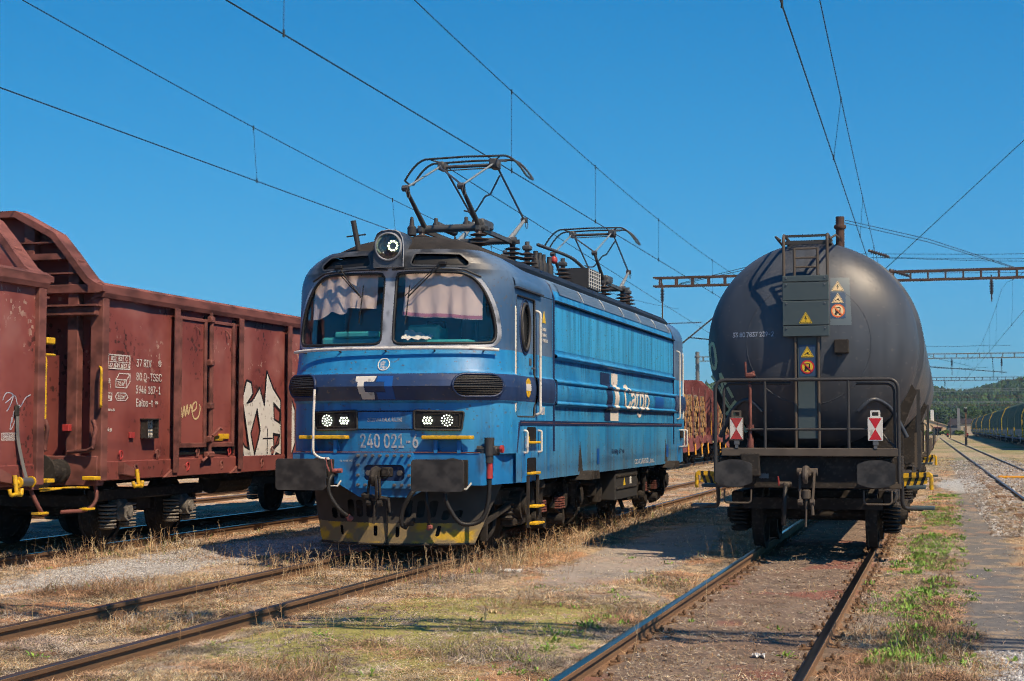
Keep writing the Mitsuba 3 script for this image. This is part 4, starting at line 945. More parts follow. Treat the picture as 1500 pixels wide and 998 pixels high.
part(th, 'led', m, 'm_white', kind='stuff', emitter={'type': 'area', 'radiance': {'type': 'rgb', 'value': [1.0, 1.2, .65]}})
part(th, 'lamp_disc', MB(LO).cyl((.05, .75, 3.895), (.05, .712, 3.895), .085, n=20), 'm_dark')
part(th, 'lens', MB(LO).lathe([(.001, .592), (.085, .596), (.158, .605)], c, (0, 1, 0), 28), 'm_glass', smooth=True)

# --- wipers
for s, a, b in ((-1, (-.71, 3.655), (-.37, 3.25)), (1, (.67, 3.665), (.245, 3.23))):
    p = lambda q, o: surf(to_u(A(q[0]), A(q[1])), A(q[1]), o)[0]
    m = MB(LO); m.tube([p(a, .03), p((a[0] * .6 + b[0] * .4, a[1] * .6 + b[1] * .4), .07), p(b, .045)], .009, 5); m.tube([p((a[0] - .06, a[1] - .02), .03), p((b[0] - .03, b[1] + .02), .05)], .006, 5)
    m.box(p(a, .03), (.10, .05, .05), b=.01); m.tube([p((b[0] + .015, b[1] + .16), .03), p((b[0] - .01, b[1] - .33), .03)], .008, 5)
    part(loco, 'wiper', m, 'm_black')

# --- the cab behind the glass
m = MB(LO); m.box2((-1.36, 2.62, 1.9), (1.36, 2.66, 3.50)); m.box2((-1.30, 1.2, 3.57), (1.30, 2.62, 3.59)); m.box2((-1.28, 2.62, 3.50), (1.28, 2.66, 3.57)); ck = part(loco, 'cab_wall', m, 'm_cabwall')
part(ck, 'door_window', MB(LO).ext(rrect(.35, 2.75, .85, 3.15, .06), (0, 2.60, 0), A(1, 0, 0), A(0, 0, 1), .004), 'm_glass_dark')
m = MB(LO); m.box2((-1.2, 1.05, 2.30), (1.2, 2.6, 2.34)); part(ck, 'floor', m, 'm_dark')
m = MB(LO); m.box2((-1.0, .92, 2.35), (-.12, 1.42, 2.77), .03); m.box2((-.80, .88, 2.76), (-.22, 1.30, 2.84), .02); m.box2((.12, .84, 2.35), (1.0, 1.42, 2.72), .03); m.box2((.14, 1.0, 2.70), (.56, 1.4, 2.92), .03)
part(loco, 'control_desk', m, 'm_teal', smooth=20)
m = MB(LO); m.box2((.36, 1.12, 2.88), (.58, 1.25, 2.97), .01); m.cyl((.9, 1.5, 2.4), (.9, 1.5, 3.15), .02); m.box2((.72, 1.7, 2.3), (1.12, 2.1, 2.8), .04); m.box2((.74, 2.02, 2.75), (1.1, 2.12, 3.25), .04); part(loco, 'cab_equipment', m, 'm_dark')
def curtain(x0, x1, ztop, zbot, label, hem):
    xs = np.linspace(x0, x1, 60); vs = np.linspace(0, 1, 12); k = thing('curtain', label, 'curtain')
    def pt(x, v):
        zb = zbot(x); z = ztop - (ztop - zb) * v; u = to_u(x, z); p = surf(u, z, -.075)
        return p + A(0, 1, 0) * ((.010 + .022 * meshkit.noise(np.stack([x * 4, x * 0 + v, x * 0 + x0], -1))) * np.sin(x * 31 + 7 * meshkit.noise(np.stack([x * 3, x * 0 + v * .7, x * 0 + 5], -1))) * (.4 + .6 * v) + .03 * (meshkit.fbm(np.stack([x * 9, x * 0 + v * 2.5, x * 0], -1), 3) - .5))[..., None]
    g = np.stack([pt(xs, xs * 0 + v) for v in vs], 1); part(k, 'cloth', MB(LO).grid(g), 'm_curtain', smooth=True)
    if hem: part(k, 'hem', MB(LO).grid(np.stack([pt(xs, xs * 0 + v) - A(0, .006, 0) for v in (.91, .985)], 1)), 'm_curtainhem', smooth=True)
    part(k, 'rod', MB(LO).tube(np.stack([pt(xs[::6], xs[::6] * 0)], 0)[0] + A(0, .03, .0), .008, 5), 'm_steel')
curtain(.17, 1.17, 3.56, lambda x: 3.03 - .06 * (x - .17) + .006 * np.sin(x * 11), 'pinkish curtain with a dark patterned hem in the right windscreen', True)
curtain(-1.18, -.20, 3.54, lambda x: np.where(x < -.62, 2.99 + .10 * np.clip((x + 1.18) / .3, 0, 1) + .02 * np.sin(x * 20), 3.13 - .05 * (x + .2)), 'rumpled pinkish curtain hanging in the left windscreen', False)
m = MB(LO); g = np.array([[(.13 + .36 * i / 8, .80 + .20 * j / 6, 2.73 + .13 * (1 - .7 * i / 8) * (j / 6) + .022 * math.sin(i * 2.3 + j * 1.7)) for j in range(7)] for i in range(9)]); m.grid(g)
whole('paper', m, 'm_white', 'crumpled white papers on the driving desk behind the right windscreen', 'paper', smooth=True)

# --- foot steps by the cab door
lk = part(loco, 'step_ladder', MB(LO).bar((1.47, 1.94, .33), (1.47, 1.94, 1.0), .03, .05).bar((1.47, 2.42, .33), (1.47, 2.42, 1.0), .03, .05), 'm_grime')
for z in (.38, .60): part(lk, 'tread', MB(LO).box((1.50, 2.18, z), (.14, .46, .028), b=.005), 'm_yellow')
for z in (1.42, 1.02):
    part(loco, 'step_recess', MB(LO).ext(rrect(1.95, z, 2.40, z + .21, .04), (1.449, 0, 0), A(0, 1, 0), A(0, 0, 1), .006), 'm_black')
    part(loco, 'recess_tread', MB(LO).box((1.47, 2.175, z + .01), (.10, .46, .03), b=.005), 'm_yellow')
for y in (1.80, 2.52): part(loco, 'step_handle', MB(LO).tube(fillet([(1.45, y, 1.30), (1.50, y, 1.30), (1.50, y, 1.58), (1.45, y, 1.58)], .04), .016, 7), 'm_paintwhite', smooth=True)
for y in (13.9, 14.28): part(loco, 'step_handle', MB(LO).tube(fillet([(1.45, y, 1.24), (1.55, y, 1.24), (1.55, y, 1.58), (1.45, y, 1.58)], .04), .018, 7), 'm_paintwhite', smooth=True)
part(loco, 'marker_box', MB(LO).box((1.47, 14.05, 1.50), (.06, .16, .16), b=.01), 'm_grime')
# pads under the skirt where the body is jacked
for y in (5.15, 12.45):
    m = MB(LO); m.ext(sg.Polygon([(y - .34, .86), (y + .34, .86), (y + .30, .98), (y - .20, .98)]), (1.30, 0, 0), A(0, 1, 0), A(0, 0, 1), .34); jk = part(loco, 'jacking_bracket', m, 'm_grime')
    part(jk, 'mark', MB(LO).ext(sg.Polygon([(y - .32, .98), (y - .02, .98), (y - .20, 1.42)]), (1.453, 0, 0), A(0, 1, 0), A(0, 0, 1), .004), 'm_dark')
part(loco, 'transformer_tank', MB(LO).box2((-1.0, 6.15, .32), (.95, 9.6, .93), .04), 'm_grime')
part(loco, 'skirt_floor', MB(LO).box2((-1.40, 1.7, .935), (1.40, LEN - 1.7, .96)), 'm_black')
m = MB(LO); m.box2((1.02, 7.75, .42), (1.40, 9.62, .92), .015); kb = part(loco, 'equipment_box', m, 'm_dark')
m = MB(LO); m.box2((1.40, 7.80, .80), (1.42, 9.57, .83)); m.box2((1.40, 7.80, .60), (1.42, 9.57, .62)); part(kb, 'ridge', m, 'm_grime')
part(kb, 'sign', MB(LO).box2((1.402, 8.95, .66), (1.408, 9.07, .78)), 'm_white'); part(kb, 'sign', MB(LO).ext(sg.Polygon([(8.4, .65), (8.56, .65), (8.48, .78)]), (1.402, 0, 0), A(0, 1, 0), A(0, 0, 1), .005), 'm_signyellow')
m = MB(LO)
for y, z in ((6.9, .62), (7.3, .5), (9.8, .55)): m.lathe([(.02, 0), (.10, .02), (.12, .12), (.12, .30), (.06, .36)], (1.15, y, z - .1), (0, 0, 1), 14)
m.cyl((1.1, 6.1, .75), (1.1, 7.7, .75), .03, n=8); m.cyl((1.1, 8.0, .38), (1.1, 8.6, .36), .08, n=10); m.tube(spline([(1.2, 8.1, .40), (1.25, 8.15, .22), (1.2, 8.4, .20)], 6), .035, 7); m.tube(spline([(1.2, 9.0, .42), (1.25, 9.05, .25), (1.2, 9.3, .24)], 6), .035, 7); m.box((1.2, 6.5, .82), (.25, .3, .2), b=.03)
part(loco, 'underfloor_pipework', m, 'm_grime', smooth=40)

# --- bogies
def loco_bogie(yc):
    b = part(loco, 'bogie', MB(LO).box2((.98, yc - 2.35, .62), (1.10, yc + 2.35, .82), .02).box2((-1.10, yc - 2.35, .62), (-.98, yc + 2.35, .82), .02).box2((-.98, yc - .3, .5), (.98, yc + .3, .8)).box2((-.98, yc - 2.35, .6), (.98, yc - 2.25, .8)).box2((-.98, yc + 2.25, .6), (.98, yc + 2.35, .8)), 'm_grime')
    for dy in (-1.6, 1.6):
        for s in (-1, 1):
            w = MB(LO); w.lathe([(.10, -.07), (.54, -.05), (.625, -.06), (.625, .05), (.655, .065), (.655, .09), (.56, .09), (.10, .07)], (s * .76, yc + dy, .625), (-s, 0, 0), 32); part(b, 'wheel', w, 'm_grime', smooth=35)
            a = MB(LO); x = s * 1.12
            a.cyl((x - .1 * s, yc + dy, .60), (x + .14 * s, yc + dy, .60), .19, n=14); a.cyl((x + .14 * s, yc + dy, .60), (x + .19 * s, yc + dy, .60), .13, n=12); a.box((x, yc + dy, .38), (.16, .7, .10), b=.02)
            for e in (-.36, .36): a.lathe([(.10, 0), (.12, .03), (.09, .06), (.12, .09), (.09, .12), (.12, .15), (.09, .18), (.12, .21), (.10, .25)], (x, yc + dy + e, .42), (0, 0, 1), 12)
            part(b, 'axle_box', a, 'm_grime', smooth=35)
            d = MB(LO); x = s * 1.30; d.cyl((x, yc + dy * .62, .90), (x - .02 * s, yc + dy * .62 + .10, .62), .062, n=10); d.cyl((x - .02 * s, yc + dy * .62 + .10, .62), (x - .03 * s, yc + dy * .62 + .16, .40), .042, n=8); d.lathe([(.02, .15), (.07, .10), (.10, .02), (.10, -.05), (.05, -.07)], (x, yc + dy * .62, .86), (0, 0, 1), 12); d.lathe([(.09, .06), (.11, 0), (.09, -.06)], (x - .06 * s, yc + dy * .62 + .16, .38), (s, 0, 0), 12)
            part(b, 'damper', d, 'm_grime', smooth=40)
    p = MB(LO)
    for s in (-1, 1):
        for e in (-1, 1):
            p.tube(spline([(s * 1.0, yc + e * 2.2, .62), (s * 1.05, yc + e * 2.32, .36), (s * .95, yc + e * 2.36, .18), (s * .80, yc + e * 2.28, .12)], 6), .04, 7); p.lathe([(.09, 0), (.11, .05), (.11, .2), (.07, .24)], (s * 1.18, yc + e * .75, .44), (0, 0, 1), 12)
            p.bar((s * 1.16, yc + e * .35, .5), (s * 1.16, yc + e * 1.0, .36), .06, .08); p.cyl((s * 1.05, yc + e * .55, .30), (s * 1.28, yc + e * .55, .30), .08, n=10); p.box((s * 1.2, yc + e * 1.05, .72), (.1, .16, .3), b=.02)
    part(b, 'brake_rigging', p, 'm_grime', smooth=40)
    sp_ = MB(LO)
    for s in (-1, 1):
        for e in (-.55, .55):
            for k in range(5): sp_.box((s * 1.22, yc + e, .46 + k * .035), (.10, .34 - .02 * k, .022), b=.004)
    part(b, 'leaf_stack', sp_, 'm_redtrim')
for yc in (4.07, LEN - 4.07): loco_bogie(yc)

# --- roof equipment
def insulator(o, h=.26, r=.085, n=3):
    pr = [(.03, 0), (.05, .0)]
    for i in range(n): z = .03 + (h - .05) * i / n; w = (h - .05) / n; rr = r * (1.05 - .12 * i); pr += [(.045, z), (rr, z + w * .15), (rr * 1.12, z + w * .3), (rr * .7, z + w * .55), (.045, z + w * .7)]
    pr += [(.04, h - .02), (.05, h), (.001, h)]; return pr
def panto(yc, front):
    k = part(loco, 'pantograph', MB(LO).bar((-.42, yc - .95, 4.42), (-.42, yc + .95, 4.42), .05, .06).bar((.42, yc - .95, 4.42), (.42, yc + .95, 4.42), .05, .06).bar((-.55, yc - .8, 4.42), (.55, yc - .8, 4.42), .06, .06).bar((-.55, yc + .8, 4.42), (.55, yc + .8, 4.42), .06, .06), 'm_panto')
    for x in (-.42, .42):
        for y in (-.88, .88): part(k, 'insulator', MB(LO).lathe(insulator(0, .25, .14, 3), (x, yc + y, 4.14), (0, 0, 1), 18), 'm_insul', smooth=40)
    m = MB(LO)
    for x in (-.25, .2): m.cyl((x, yc - .75, 4.50), (x, yc + .1, 4.50), .055, n=10); m.box((x, yc - .76, 4.50), (.05, .05, .2), b=.01)
    m.cyl((-.5, yc - .8, 4.44), (.5, yc - .8, 4.44), .055, n=10); m.cyl((-.5, yc + .8, 4.44), (.5, yc + .8, 4.44), .055, n=10); m.box((.42, yc - .6, 4.50), (.14, .5, .12), b=.02)
    part(k, 'drive_cylinder', m, 'm_panto', smooth=40)
    H, Kf, Kr = 5.46, (yc - 1.63, 4.90), (yc + 1.63, 4.86)
    for x in (-.40, .40):
        part(k, 'lower_arm', MB(LO).tube([(x, yc - .76, 4.44), (x, Kf[0], Kf[1])], A(.040, .025), 8), 'm_panto', smooth=True)
        part(k, 'lower_arm', MB(LO).tube([(x, yc + .76, 4.44), (x, Kr[0], Kr[1])], A(.042, .025), 8), 'm_pantolight', smooth=True)
        part(k, 'upper_arm', MB(LO).tube([(x, Kf[0], Kf[1]), (x, yc - .10, H)], .015, 7), 'm_pantolight', smooth=True)
        part(k, 'upper_arm', MB(LO).tube([(x, Kr[0], Kr[1]), (x, yc + .10, H)], .015, 7), 'm_panto', smooth=True)
    m = MB(LO)
    for x in (-.40, .40):
        for q in (Kf, Kr): m.lathe([(.03, -.05), (.045, -.04), (.045, .04), (.03, .05)], (x, q[0], q[1]), (1, 0, 0), 8); t = np.linspace(0, 2 * PI, 12); m.tube(np.stack([x + .03 + 0 * t, q[0] + .03 + .07 * np.cos(t), q[1] - .06 + .07 * np.sin(t)], 1), .006, 4)
    part(k, 'knee_joint', m, 'm_panto', smooth=40)
    part(k, 'cross_brace', MB(LO).tube([(-.40, yc - .16, H - .02), (.40, Kf[0] + .04, Kf[1] + .02)], .014, 6), 'm_panto')
    part(k, 'stabiliser', MB(LO).tube(fillet([(.40, yc + .25, H - .12), (.15, yc + .60, H - .34), (.08, yc + .58, H - .36), (-.2, yc + .95, H - .56), (-.40, yc + 1.05, H - .50)], .12), .014, 6), 'm_panto', smooth=True)
    part(k, 'head_tube', MB(LO).tube([(-.45, yc, H), (.48, yc, H)], .026, 8).box((-.40, yc, H + .01), (.10, .24, .12), b=.015).box((.40, yc, H + .01), (.12, .24, .14), b=.015).tube([(-.36, yc - .05, H - .06), (.36, yc - .05, H - .05)], .010, 5), 'm_panto', smooth=40)
    for d in (-.19, .19):
        xs = np.concatenate([-np.linspace(.93, .60, 9), [0], np.linspace(.60, .93, 9)]); e = np.clip((np.abs(xs) - .58) / .35, 0, 1)
        pts = np.stack([xs, 0 * xs + yc + d, 5.555 + .012 * (1 - (xs / .6) ** 2).clip(0) - .31 * e ** 1.9], 1); part(k, 'contact_strip', MB(LO).tube(pts, .016, 7), 'm_dark', smooth=True)
    m = MB(LO)
    for s in (-1, 1): m.tube([(s * .40, yc, H + .06), (s * .52, yc - .19, 5.54)], .012, 5); m.tube([(s * .40, yc, H + .06), (s * .52, yc + .19, 5.54)], .012, 5); m.tube([(s * .925, yc - .19, 5.25), (s * .935, yc, 5.235), (s * .925, yc + .19, 5.25)], .014, 5)
    part(k, 'strip_holder', m, 'm_panto')
panto(4.05, True); panto(12.30, False)
for x, y in ((.32, 6.15), (.30, 8.6), (.32, 10.6), (.30, 14.35), (-.35, 7.2), (-.3, 9.4)):
    k = part(loco, 'roof_insulator', MB(LO).lathe(insulator(0, .34, .16, 4), (x, y, 4.11), (0, 0, 1), 18), 'm_insul', smooth=40)
    part(k, 'cap', MB(LO).box((x, y, 4.48), (.14, .14, .08), b=.02).cyl((x, y, 4.44), (x, y, 4.58), .04, n=8), 'm_panto')
part(loco, 'roof_busbar', MB(LO).tube(fillet([(.30, 6.9, 4.62), (.30, 8.6, 4.66), (.30, 9.4, 4.66), (.34, 10.5, 4.50), (.34, 11.2, 4.40)], .3), .03, 8), 'm_panto', smooth=True)
m = MB(LO); m.box2((.05, 9.3, 4.12), (.6, 10.3, 4.48)); k = part(loco, 'roof_box', m, 'm_dark')
g = MB(LO)
for i in range(5): z = 4.18 + i * .065; g.bar((.605, 9.32, z), (.605, 10.28, z), .01, .012)
for i in range(6): y = 9.34 + i * .185; g.bar((.605, y, 4.14), (.605, y, 4.47), .012, .012, (1, 0, 0))
part(k, 'grid', g, 'm_white')
m = MB(LO)
for y in (6.6, 6.85, 7.1, 7.5): m.lathe([(.03, 0), (.07, .02), (.07, .2), (.04, .24), (.04, .36)], (.34, y, 4.12), (0, 0, 1), 10)
m.cyl((.2, 6.5, 4.42), (.2, 7.6, 4.42), .03, n=8); part(loco, 'roof_switchgear', m, 'm_dark', smooth=40)
part(loco, 'roof_lamp', MB(LO).lathe([(.001, .09), (.05, .06), (.06, 0), (.05, -.04), (.001, -.05)], (.36, 7.75, 4.44), (0, 0, 1), 12), 'm_redpaint', smooth=True)
part(loco, 'horn', MB(LO).cyl((-.50, .95, 3.88), (-.56, .90, 4.26), .034, n=10).tube([(-.66, .93, 4.06), (-.40, .93, 4.08)], .01, 6), 'm_dark', smooth=40)
part(loco, 'antenna', MB(LO).lathe([(.055, 0), (.06, .01), (.06, .11), (.035, .13), (.02, .24), (.001, .25)], (0.02, 1.5, 4.12), (0, 0, 1), 12), 'm_dark', smooth=40)
part(loco, 'antenna', MB(LO).ext(sg.Polygon([(0, 0), (.16, 0), (.10, .13), (.06, .15)]), (.42, 2.0, 4.02), A(0, 1, 0), A(0, 0, 1), .015), 'm_dark')

# ================================================================ TANK WAGON (local: x across, y back from the buffer faces, z above rail)
TO = A(TX, TY, RT)
def y25_bogie(holder, o, yc, mats=('m_grime', 'm_grime')):
    """two-axle bogie with coil springs outside the wheels"""
    b = part(holder, 'bogie', MB(o).box2((.90, yc - 1.55, .62), (1.06, yc + 1.55, .78), .02).box2((-1.06, yc - 1.55, .62), (-.90, yc + 1.55, .78), .02).box2((-.9, yc - .2, .45), (.9, yc + .2, .75)).box2((-.9, yc - 1.6, .55), (.9, yc - 1.5, .7)).box2((-.9, yc + 1.5, .55), (.9, yc + 1.6, .7)), mats[0])
    for dy in (-.9, .9):
        part(b, 'axle', MB(o).cyl((-1.0, yc + dy, .46), (1.0, yc + dy, .46), .085, n=12), 'm_grime', smooth=40)
        for s in (-1, 1):
            w = MB(o); w.lathe([(.085, -.09), (.16, -.08), (.39, -.03), (.40, -.065), (.455, -.065), (.46, .05), (.488, .06), (.488, .085), (.40, .085), (.39, .02), (.16, .06), (.085, .09)], (s * .755, yc + dy, .46), (-s, 0, 0), 32); part(b, 'wheel', w, 'm_grime', smooth=35)
            a = MB(o); x = s * 1.0; a.box((x, yc + dy, .48), (.22, .26, .30), b=.04); a.cyl((x + .08 * s, yc + dy, .46), (x + .17 * s, yc + dy, .46), .13, n=12); a.cyl((x + .17 * s, yc + dy, .46), (x + .20 * s, yc + dy, .46), .07, n=10); part(b, 'axle_box', a, mats[1], smooth=35)
            for e in (-.27, .27):
                c = MB(o)
                for i in range(6): c.lathe([(.07, -.018), (.115, -.014), (.125, 0), (.115, .014), (.07, .018)], (x, yc + dy + e, .29 + i * .052), (0, 0, 1), 14)
                c.lathe([(.001, -.06), (.09, -.05), (.12, -.03), (.12, -.015)], (x, yc + dy + e, .28), (0, 0, 1), 14); part(b, 'coil_spring', c, mats[1], smooth=40)
    return b
tank = thing('tank_wagon', 'dark grey tank wagon seen from its end, ladder and warning signs on the barrel', 'tank wagon')
CZ, R0, R1 = 2.72, 1.385, 1.445
def head_y(r):                  # dished end: depth of the surface at radius r
    t = np.clip(np.asarray(r, float) / R0, 0, 1); return 1.42 - .715 * np.sqrt(np.maximum(1 - t ** 2, 0))
rr = R0 * np.sin(np.linspace(0, PI / 2, 22))
prof = [(max(r, .001), float(head_y(r))) for r in rr] + [(R0, 1.7), (R0, 2.1), (R1, 2.16), (R1, 6), (R1, 9), (R1, 11.9), (R0, 11.96), (R0, 12.4)] + [(max(r, .001), 13.96 - float(head_y(r)) + 0.0) for r in rr[::-1]]
part(tank, 'barrel', MB(TO).lathe(prof, (0, 0, CZ), (0, 1, 0), 96), 'm_tank', smooth=30)
part(tank, 'weld_ring', MB(TO).lathe([(R0 - .01, 1.50), (R0 + .005, 1.505), (R0 + .005, 1.53), (R0 - .01, 1.535)], (0, 0, CZ), (0, 1, 0), 72), 'm_tank', smooth=30)
t_ = np.linspace(0, 2 * PI, 73)[:-1]
part(tank, 'head_weld', MB(TO).tube(np.stack([.80 * np.cos(t_), 0 * t_ + float(head_y(.80)) + .001, CZ + .80 * np.sin(t_)], 1), .006, 5, True), 'm_tank', smooth=True)
def on_tank(x, z, off=0.0):
    x, z = np.asarray(x, float), np.asarray(z, float); return np.stack([x, head_y(np.hypot(x, z - CZ)) - off, z], -1)
m = meshkit.text_mesh('33 80 7837 239-2', .062, .002, True); v = np.array(m.vertices); v[:, 0] *= .56 / v[:, 0].max()
part(tank, 'number', trimesh.Trimesh(on_tank(v[:, 0] - .995, v[:, 1] + 2.815, .003 + v[:, 2]) + TO, m.faces, process=False), 'm_dimwhite')
# sprayed letters down the left flank of the end
def stroke(pts, w=.02, n=6):
    p = spline([(q[0], q[1], 0) for q in pts], n)[:, :2]; d = np.gradient(p, axis=0); d /= np.maximum(np.linalg.norm(d, axis=1, keepdims=True), 1e-6); s = np.stack([-d[:, 1], d[:, 0]], 1) * w
    return np.stack([on_tank(p[:, 0] - s[:, 0], p[:, 1] - s[:, 1], .004), on_tank(p[:, 0] + s[:, 0], p[:, 1] + s[:, 1], .004)], 1)
gm = MB(TO)
for pts in ([(-1.30, 2.77), (-1.345, 2.70), (-1.335, 2.50), (-1.275, 2.41), (-1.245, 2.52), (-1.27, 2.70), (-1.30, 2.77)], [(-1.345, 2.33), (-1.15, 2.06)], [(-1.15, 2.06), (-1.19, 2.35)], [(-1.19, 2.35), (-1.02, 2.02)], [(-1.19, 2.02), (-.93, 1.62)], [(-1.16, 1.80), (-.98, 1.98)], [(-1.10, 1.93), (-.88, 1.56)], [(-1.22, 2.16), (-1.00, 1.72)]): gm.grid(stroke(pts))
part(tank, 'graffiti', gm, 'm_graffiti', label='pale green sprayed letters')
# ladder, its cover boxes and top platform
lm = MB(TO)
for x in (-.285, .272): lm.tube(fillet([(x, .62, 3.55), (x, .62, 4.075), (x, .70, 4.13), (x, 1.45, 4.13)], .06), .020, 8)
for x in (-.15, .145): lm.tube([(x, .64, 1.36), (x, .64, 3.95)], .018, 8)
for z in np.arange(3.70, 3.96, .12): lm.cyl((-.15, .64, z), (.145, .64, z), .013, n=7)
for z in (3.62, 3.80): lm.tube(fillet([(.145, .64, z), (.145, .95, z - .0)], .05), .012, 6)
ld = part(tank, 'ladder', lm, 'm_brown', smooth=40)
pm = MB(TO); pm.box2((-.30, .66, 4.00), (.28, .70, 4.04)); pm.box2((-.30, .66, 4.095), (.28, .69, 4.125))
for x in (-.30, .26): pm.box2((x, 1.1, 4.06), (x + .03, 2.6, 4.10))
for i in range(24): pm.bar((-.29, 1.12 + i * .06, 4.09), (.27, 1.12 + i * .06, 4.09), .012, .03)
for i in range(9): pm.box2((-.27 + i * .066, 1.1, 4.088), (-.262 + i * .066, 2.5, 4.102))
part(tank, 'top_platform', pm, 'm_dark', kind='stuff')
for y in (1.75, 11.6): part(tank, 'cradle', MB(TO).ext(sg.box(-1.16, .95, 1.16, 1.92).difference(disc(0, CZ, 1.375, 24)), (0, y + .1, 0), A(1, 0, 0), A(0, 0, 1), .1), 'm_grime')
part(tank, 'cradle', MB(TO).box2((-1.12, 1.2, 1.0), (1.12, 1.25, 1.30)), 'm_grime')
for x in (-.33, .30): part(tank, 'platform_handle', MB(TO).tube(fillet([(x, .66, 4.06), (x + .07 * np.sign(x), .75, 4.12), (x + .09 * np.sign(x), 1.3, 4.14), (x + .02 * np.sign(x), 1.5, 4.05)], .08), .015, 7), 'm_brown', smooth=True)
for i, (z0, z1) in enumerate(((2.795, 2.935), (2.94, 3.255), (3.26, 3.50), (3.505, 3.585))):
    k = part(tank, 'ladder_cover', MB(TO).box2((-.304, .585 - .004 * (i % 2), z0), (.288, .64, z1), .008), 'm_tankplate')
    part(k, 'bolt', MB(TO).cyl((-.25, .57, z1 - .03), (-.25, .60, z1 - .03), .012, n=6).cyl((.24, .57, z1 - .03), (.24, .60, z1 - .03), .012, n=6), 'm_steel')
part(tank, 'ladder_cover', MB(TO).box2((-.122, .655, 1.48), (.125, .675, 2.795), .004), 'm_tankplate')
def tri_sign(holder, x, z, h, y, mat_, glyph, on=None):
    pos = (lambda v: on_tank(v[:, 0], v[:, 1], v[:, 2])) if on else None
    def lay(poly, off, mm, nm, hold):
        t = trimesh.creation.extrude_polygon(poly, .0025, engine='earcut'); v = np.array(t.vertices)
        if on: t = t.subdivide_to_size(.08); v = np.array(t.vertices); w = on_tank(v[:, 0], v[:, 1], off + v[:, 2])
        else: w = np.stack([v[:, 0], y - off - v[:, 2], v[:, 1]], 1)
        return part(hold, nm, trimesh.Trimesh(w + TO, t.faces, process=False), mm)
    a = h / math.sqrt(3) * 1.02; T3 = lambda k: affinity.scale(sg.Polygon([(x - a, z), (x + a, z), (x, z + h)]).buffer(-.006).buffer(.006, quad_segs=3), k, k, origin=(x, z + h * .36))
    s = lay(T3(1), .004, mat_, 'warning_sign', holder); lay(T3(.86).difference(T3(.76)), .0066, 'm_black', 'border', s)
    bz = [(0, .66), (-.13, .36), (-.01, .38), (-.06, .10), (.13, .44), (.01, .42), (.06, .66)] if glyph == 'bolt' else [(-.26, .18), (-.05, .30), (.22, .20), (.24, .25), (.08, .34), (.14, .44), (.03, .46), (-.08, .36), (-.24, .28)]
    lay(sg.Polygon([(x + q[0] * h * .95, z + q[1] * h) for q in bz]).buffer(0), .0066, 'm_black', 'symbol', s); return lay
sb = sg.Polygon([(.292, 2.945), (.292, 3.575), (.530, 3.575), (.562, 2.945)])
t = trimesh.creation.extrude_polygon(sb, .003, engine='earcut').subdivide_to_size(.08); v = np.array(t.vertices); part(tank, 'sign_panel', trimesh.Trimesh(on_tank(v[:, 0], v[:, 1], v[:, 2]) + TO, t.faces, process=False), 'm_signback')
t = trimesh.creation.extrude_polygon(sg.box(.295, 3.03, .485, 3.375), .002, engine='earcut').subdivide_to_size(.08); v = np.array(t.vertices); part(tank, 'sign_panel', trimesh.Trimesh(on_tank(v[:, 0], v[:, 1], .004 + v[:, 2]) + TO, t.faces, process=False), 'm_signblue')
tri_sign(tank, .385, 3.395, .14, 0, 'm_cream', 'bolt', True); lay = tri_sign(tank, .388, 3.235, .135, 0, 'm_cream', 'man', True)
def round_sign(x, z, r, lay, ring_mat, field):
    s = lay(disc(x, z, r), .005, ring_mat, 'prohibition_sign', tank); lay(disc(x, z, r * .80), .0078, field, 'field', s)
    train = rrect(x - r * .38, z - r * .42, x + r * .38, z + r * .52, r * .12).difference(sg.box(x - r * .25, z + r * .05, x + r * .25, z + r * .38)).union(sg.box(x - r * .45, z - r * .62, x - r * .15, z - r * .35)).union(sg.box(x + r * .15, z - r * .62, x + r * .45, z - r * .35))
    lay(train, .0105, 'm_black', 'symbol', s); lay(sg.LineString([(x - r * .62, z + r * .62), (x + r * .62, z - r * .62)]).buffer(r * .085, cap_style=2), .0135, ring_mat, 'slash', s)
round_sign(.390, 3.132, .088, lay, 'm_signorange', 'm_cream')
tri_sign(tank, -.006, 2.965, .15, .583, 'm_signyellow', 'bolt')
part(tank, 'sign_panel', MB(TO).box2((-.10, .650, 2.285), (.108, .656, 2.69)), 'm_signblue')
lay = tri_sign(tank, .003, 2.53, .145, .650, 'm_signyellow', 'man'); round_sign(.003, 2.405, .088, lay, 'm_signred', 'm_signyellow')
sbx = part(tank, 'document_box', MB(TO).box2((.345, .62, 2.58), (.525, .95, 2.755), .006).box2((.36, .64, 2.555), (.44, .8, 2.585)), 'm_grime')
# end platform, railing, brake spindle
part(tank, 'platform_beam', MB(TO).box2((-1.09, .44, 1.258), (1.145, .52, 1.362), .008), 'm_brown')
fl = MB(TO); fl.box2((-1.12, .52, 1.32), (1.12, 1.15, 1.345))
for i in range(16): fl.box2((-1.1 + i * .14, .5, 1.345), (-1.09 + i * .14, 1.1, 1.355))
part(tank, 'platform_floor', fl, 'm_grime')
rl = MB(TO)
rl.tube(fillet([(-1.165, .46, .92), (-1.165, .46, 2.235), (1.14, .46, 2.235), (1.14, .46, .92)], .14, 8), .024, 9)
rl.tube(fillet([(-1.06, .50, 1.40), (-1.06, .50, 2.19), (-.2, .48, 2.19)], .12, 8), .018, 8); rl.tube(fillet([(1.09, .52, 1.30), (1.09, .52, 2.18), (.62, .50, 2.18)], .12, 8), .018, 8)
for x in (-.525, .525): rl.cyl((x, .46, 1.28), (x, .46, 2.235), .019, n=8)
rl.tube([(-.78, .47, 1.60), (.98, .47, 1.60)], .017, 8); rl.tube([(-1.06, .50, 1.42), (-.86, .55, 1.64)], .017, 7); rl.tube([(.86, .60, 1.62), (1.10, .50, 1.36)], .017, 7)
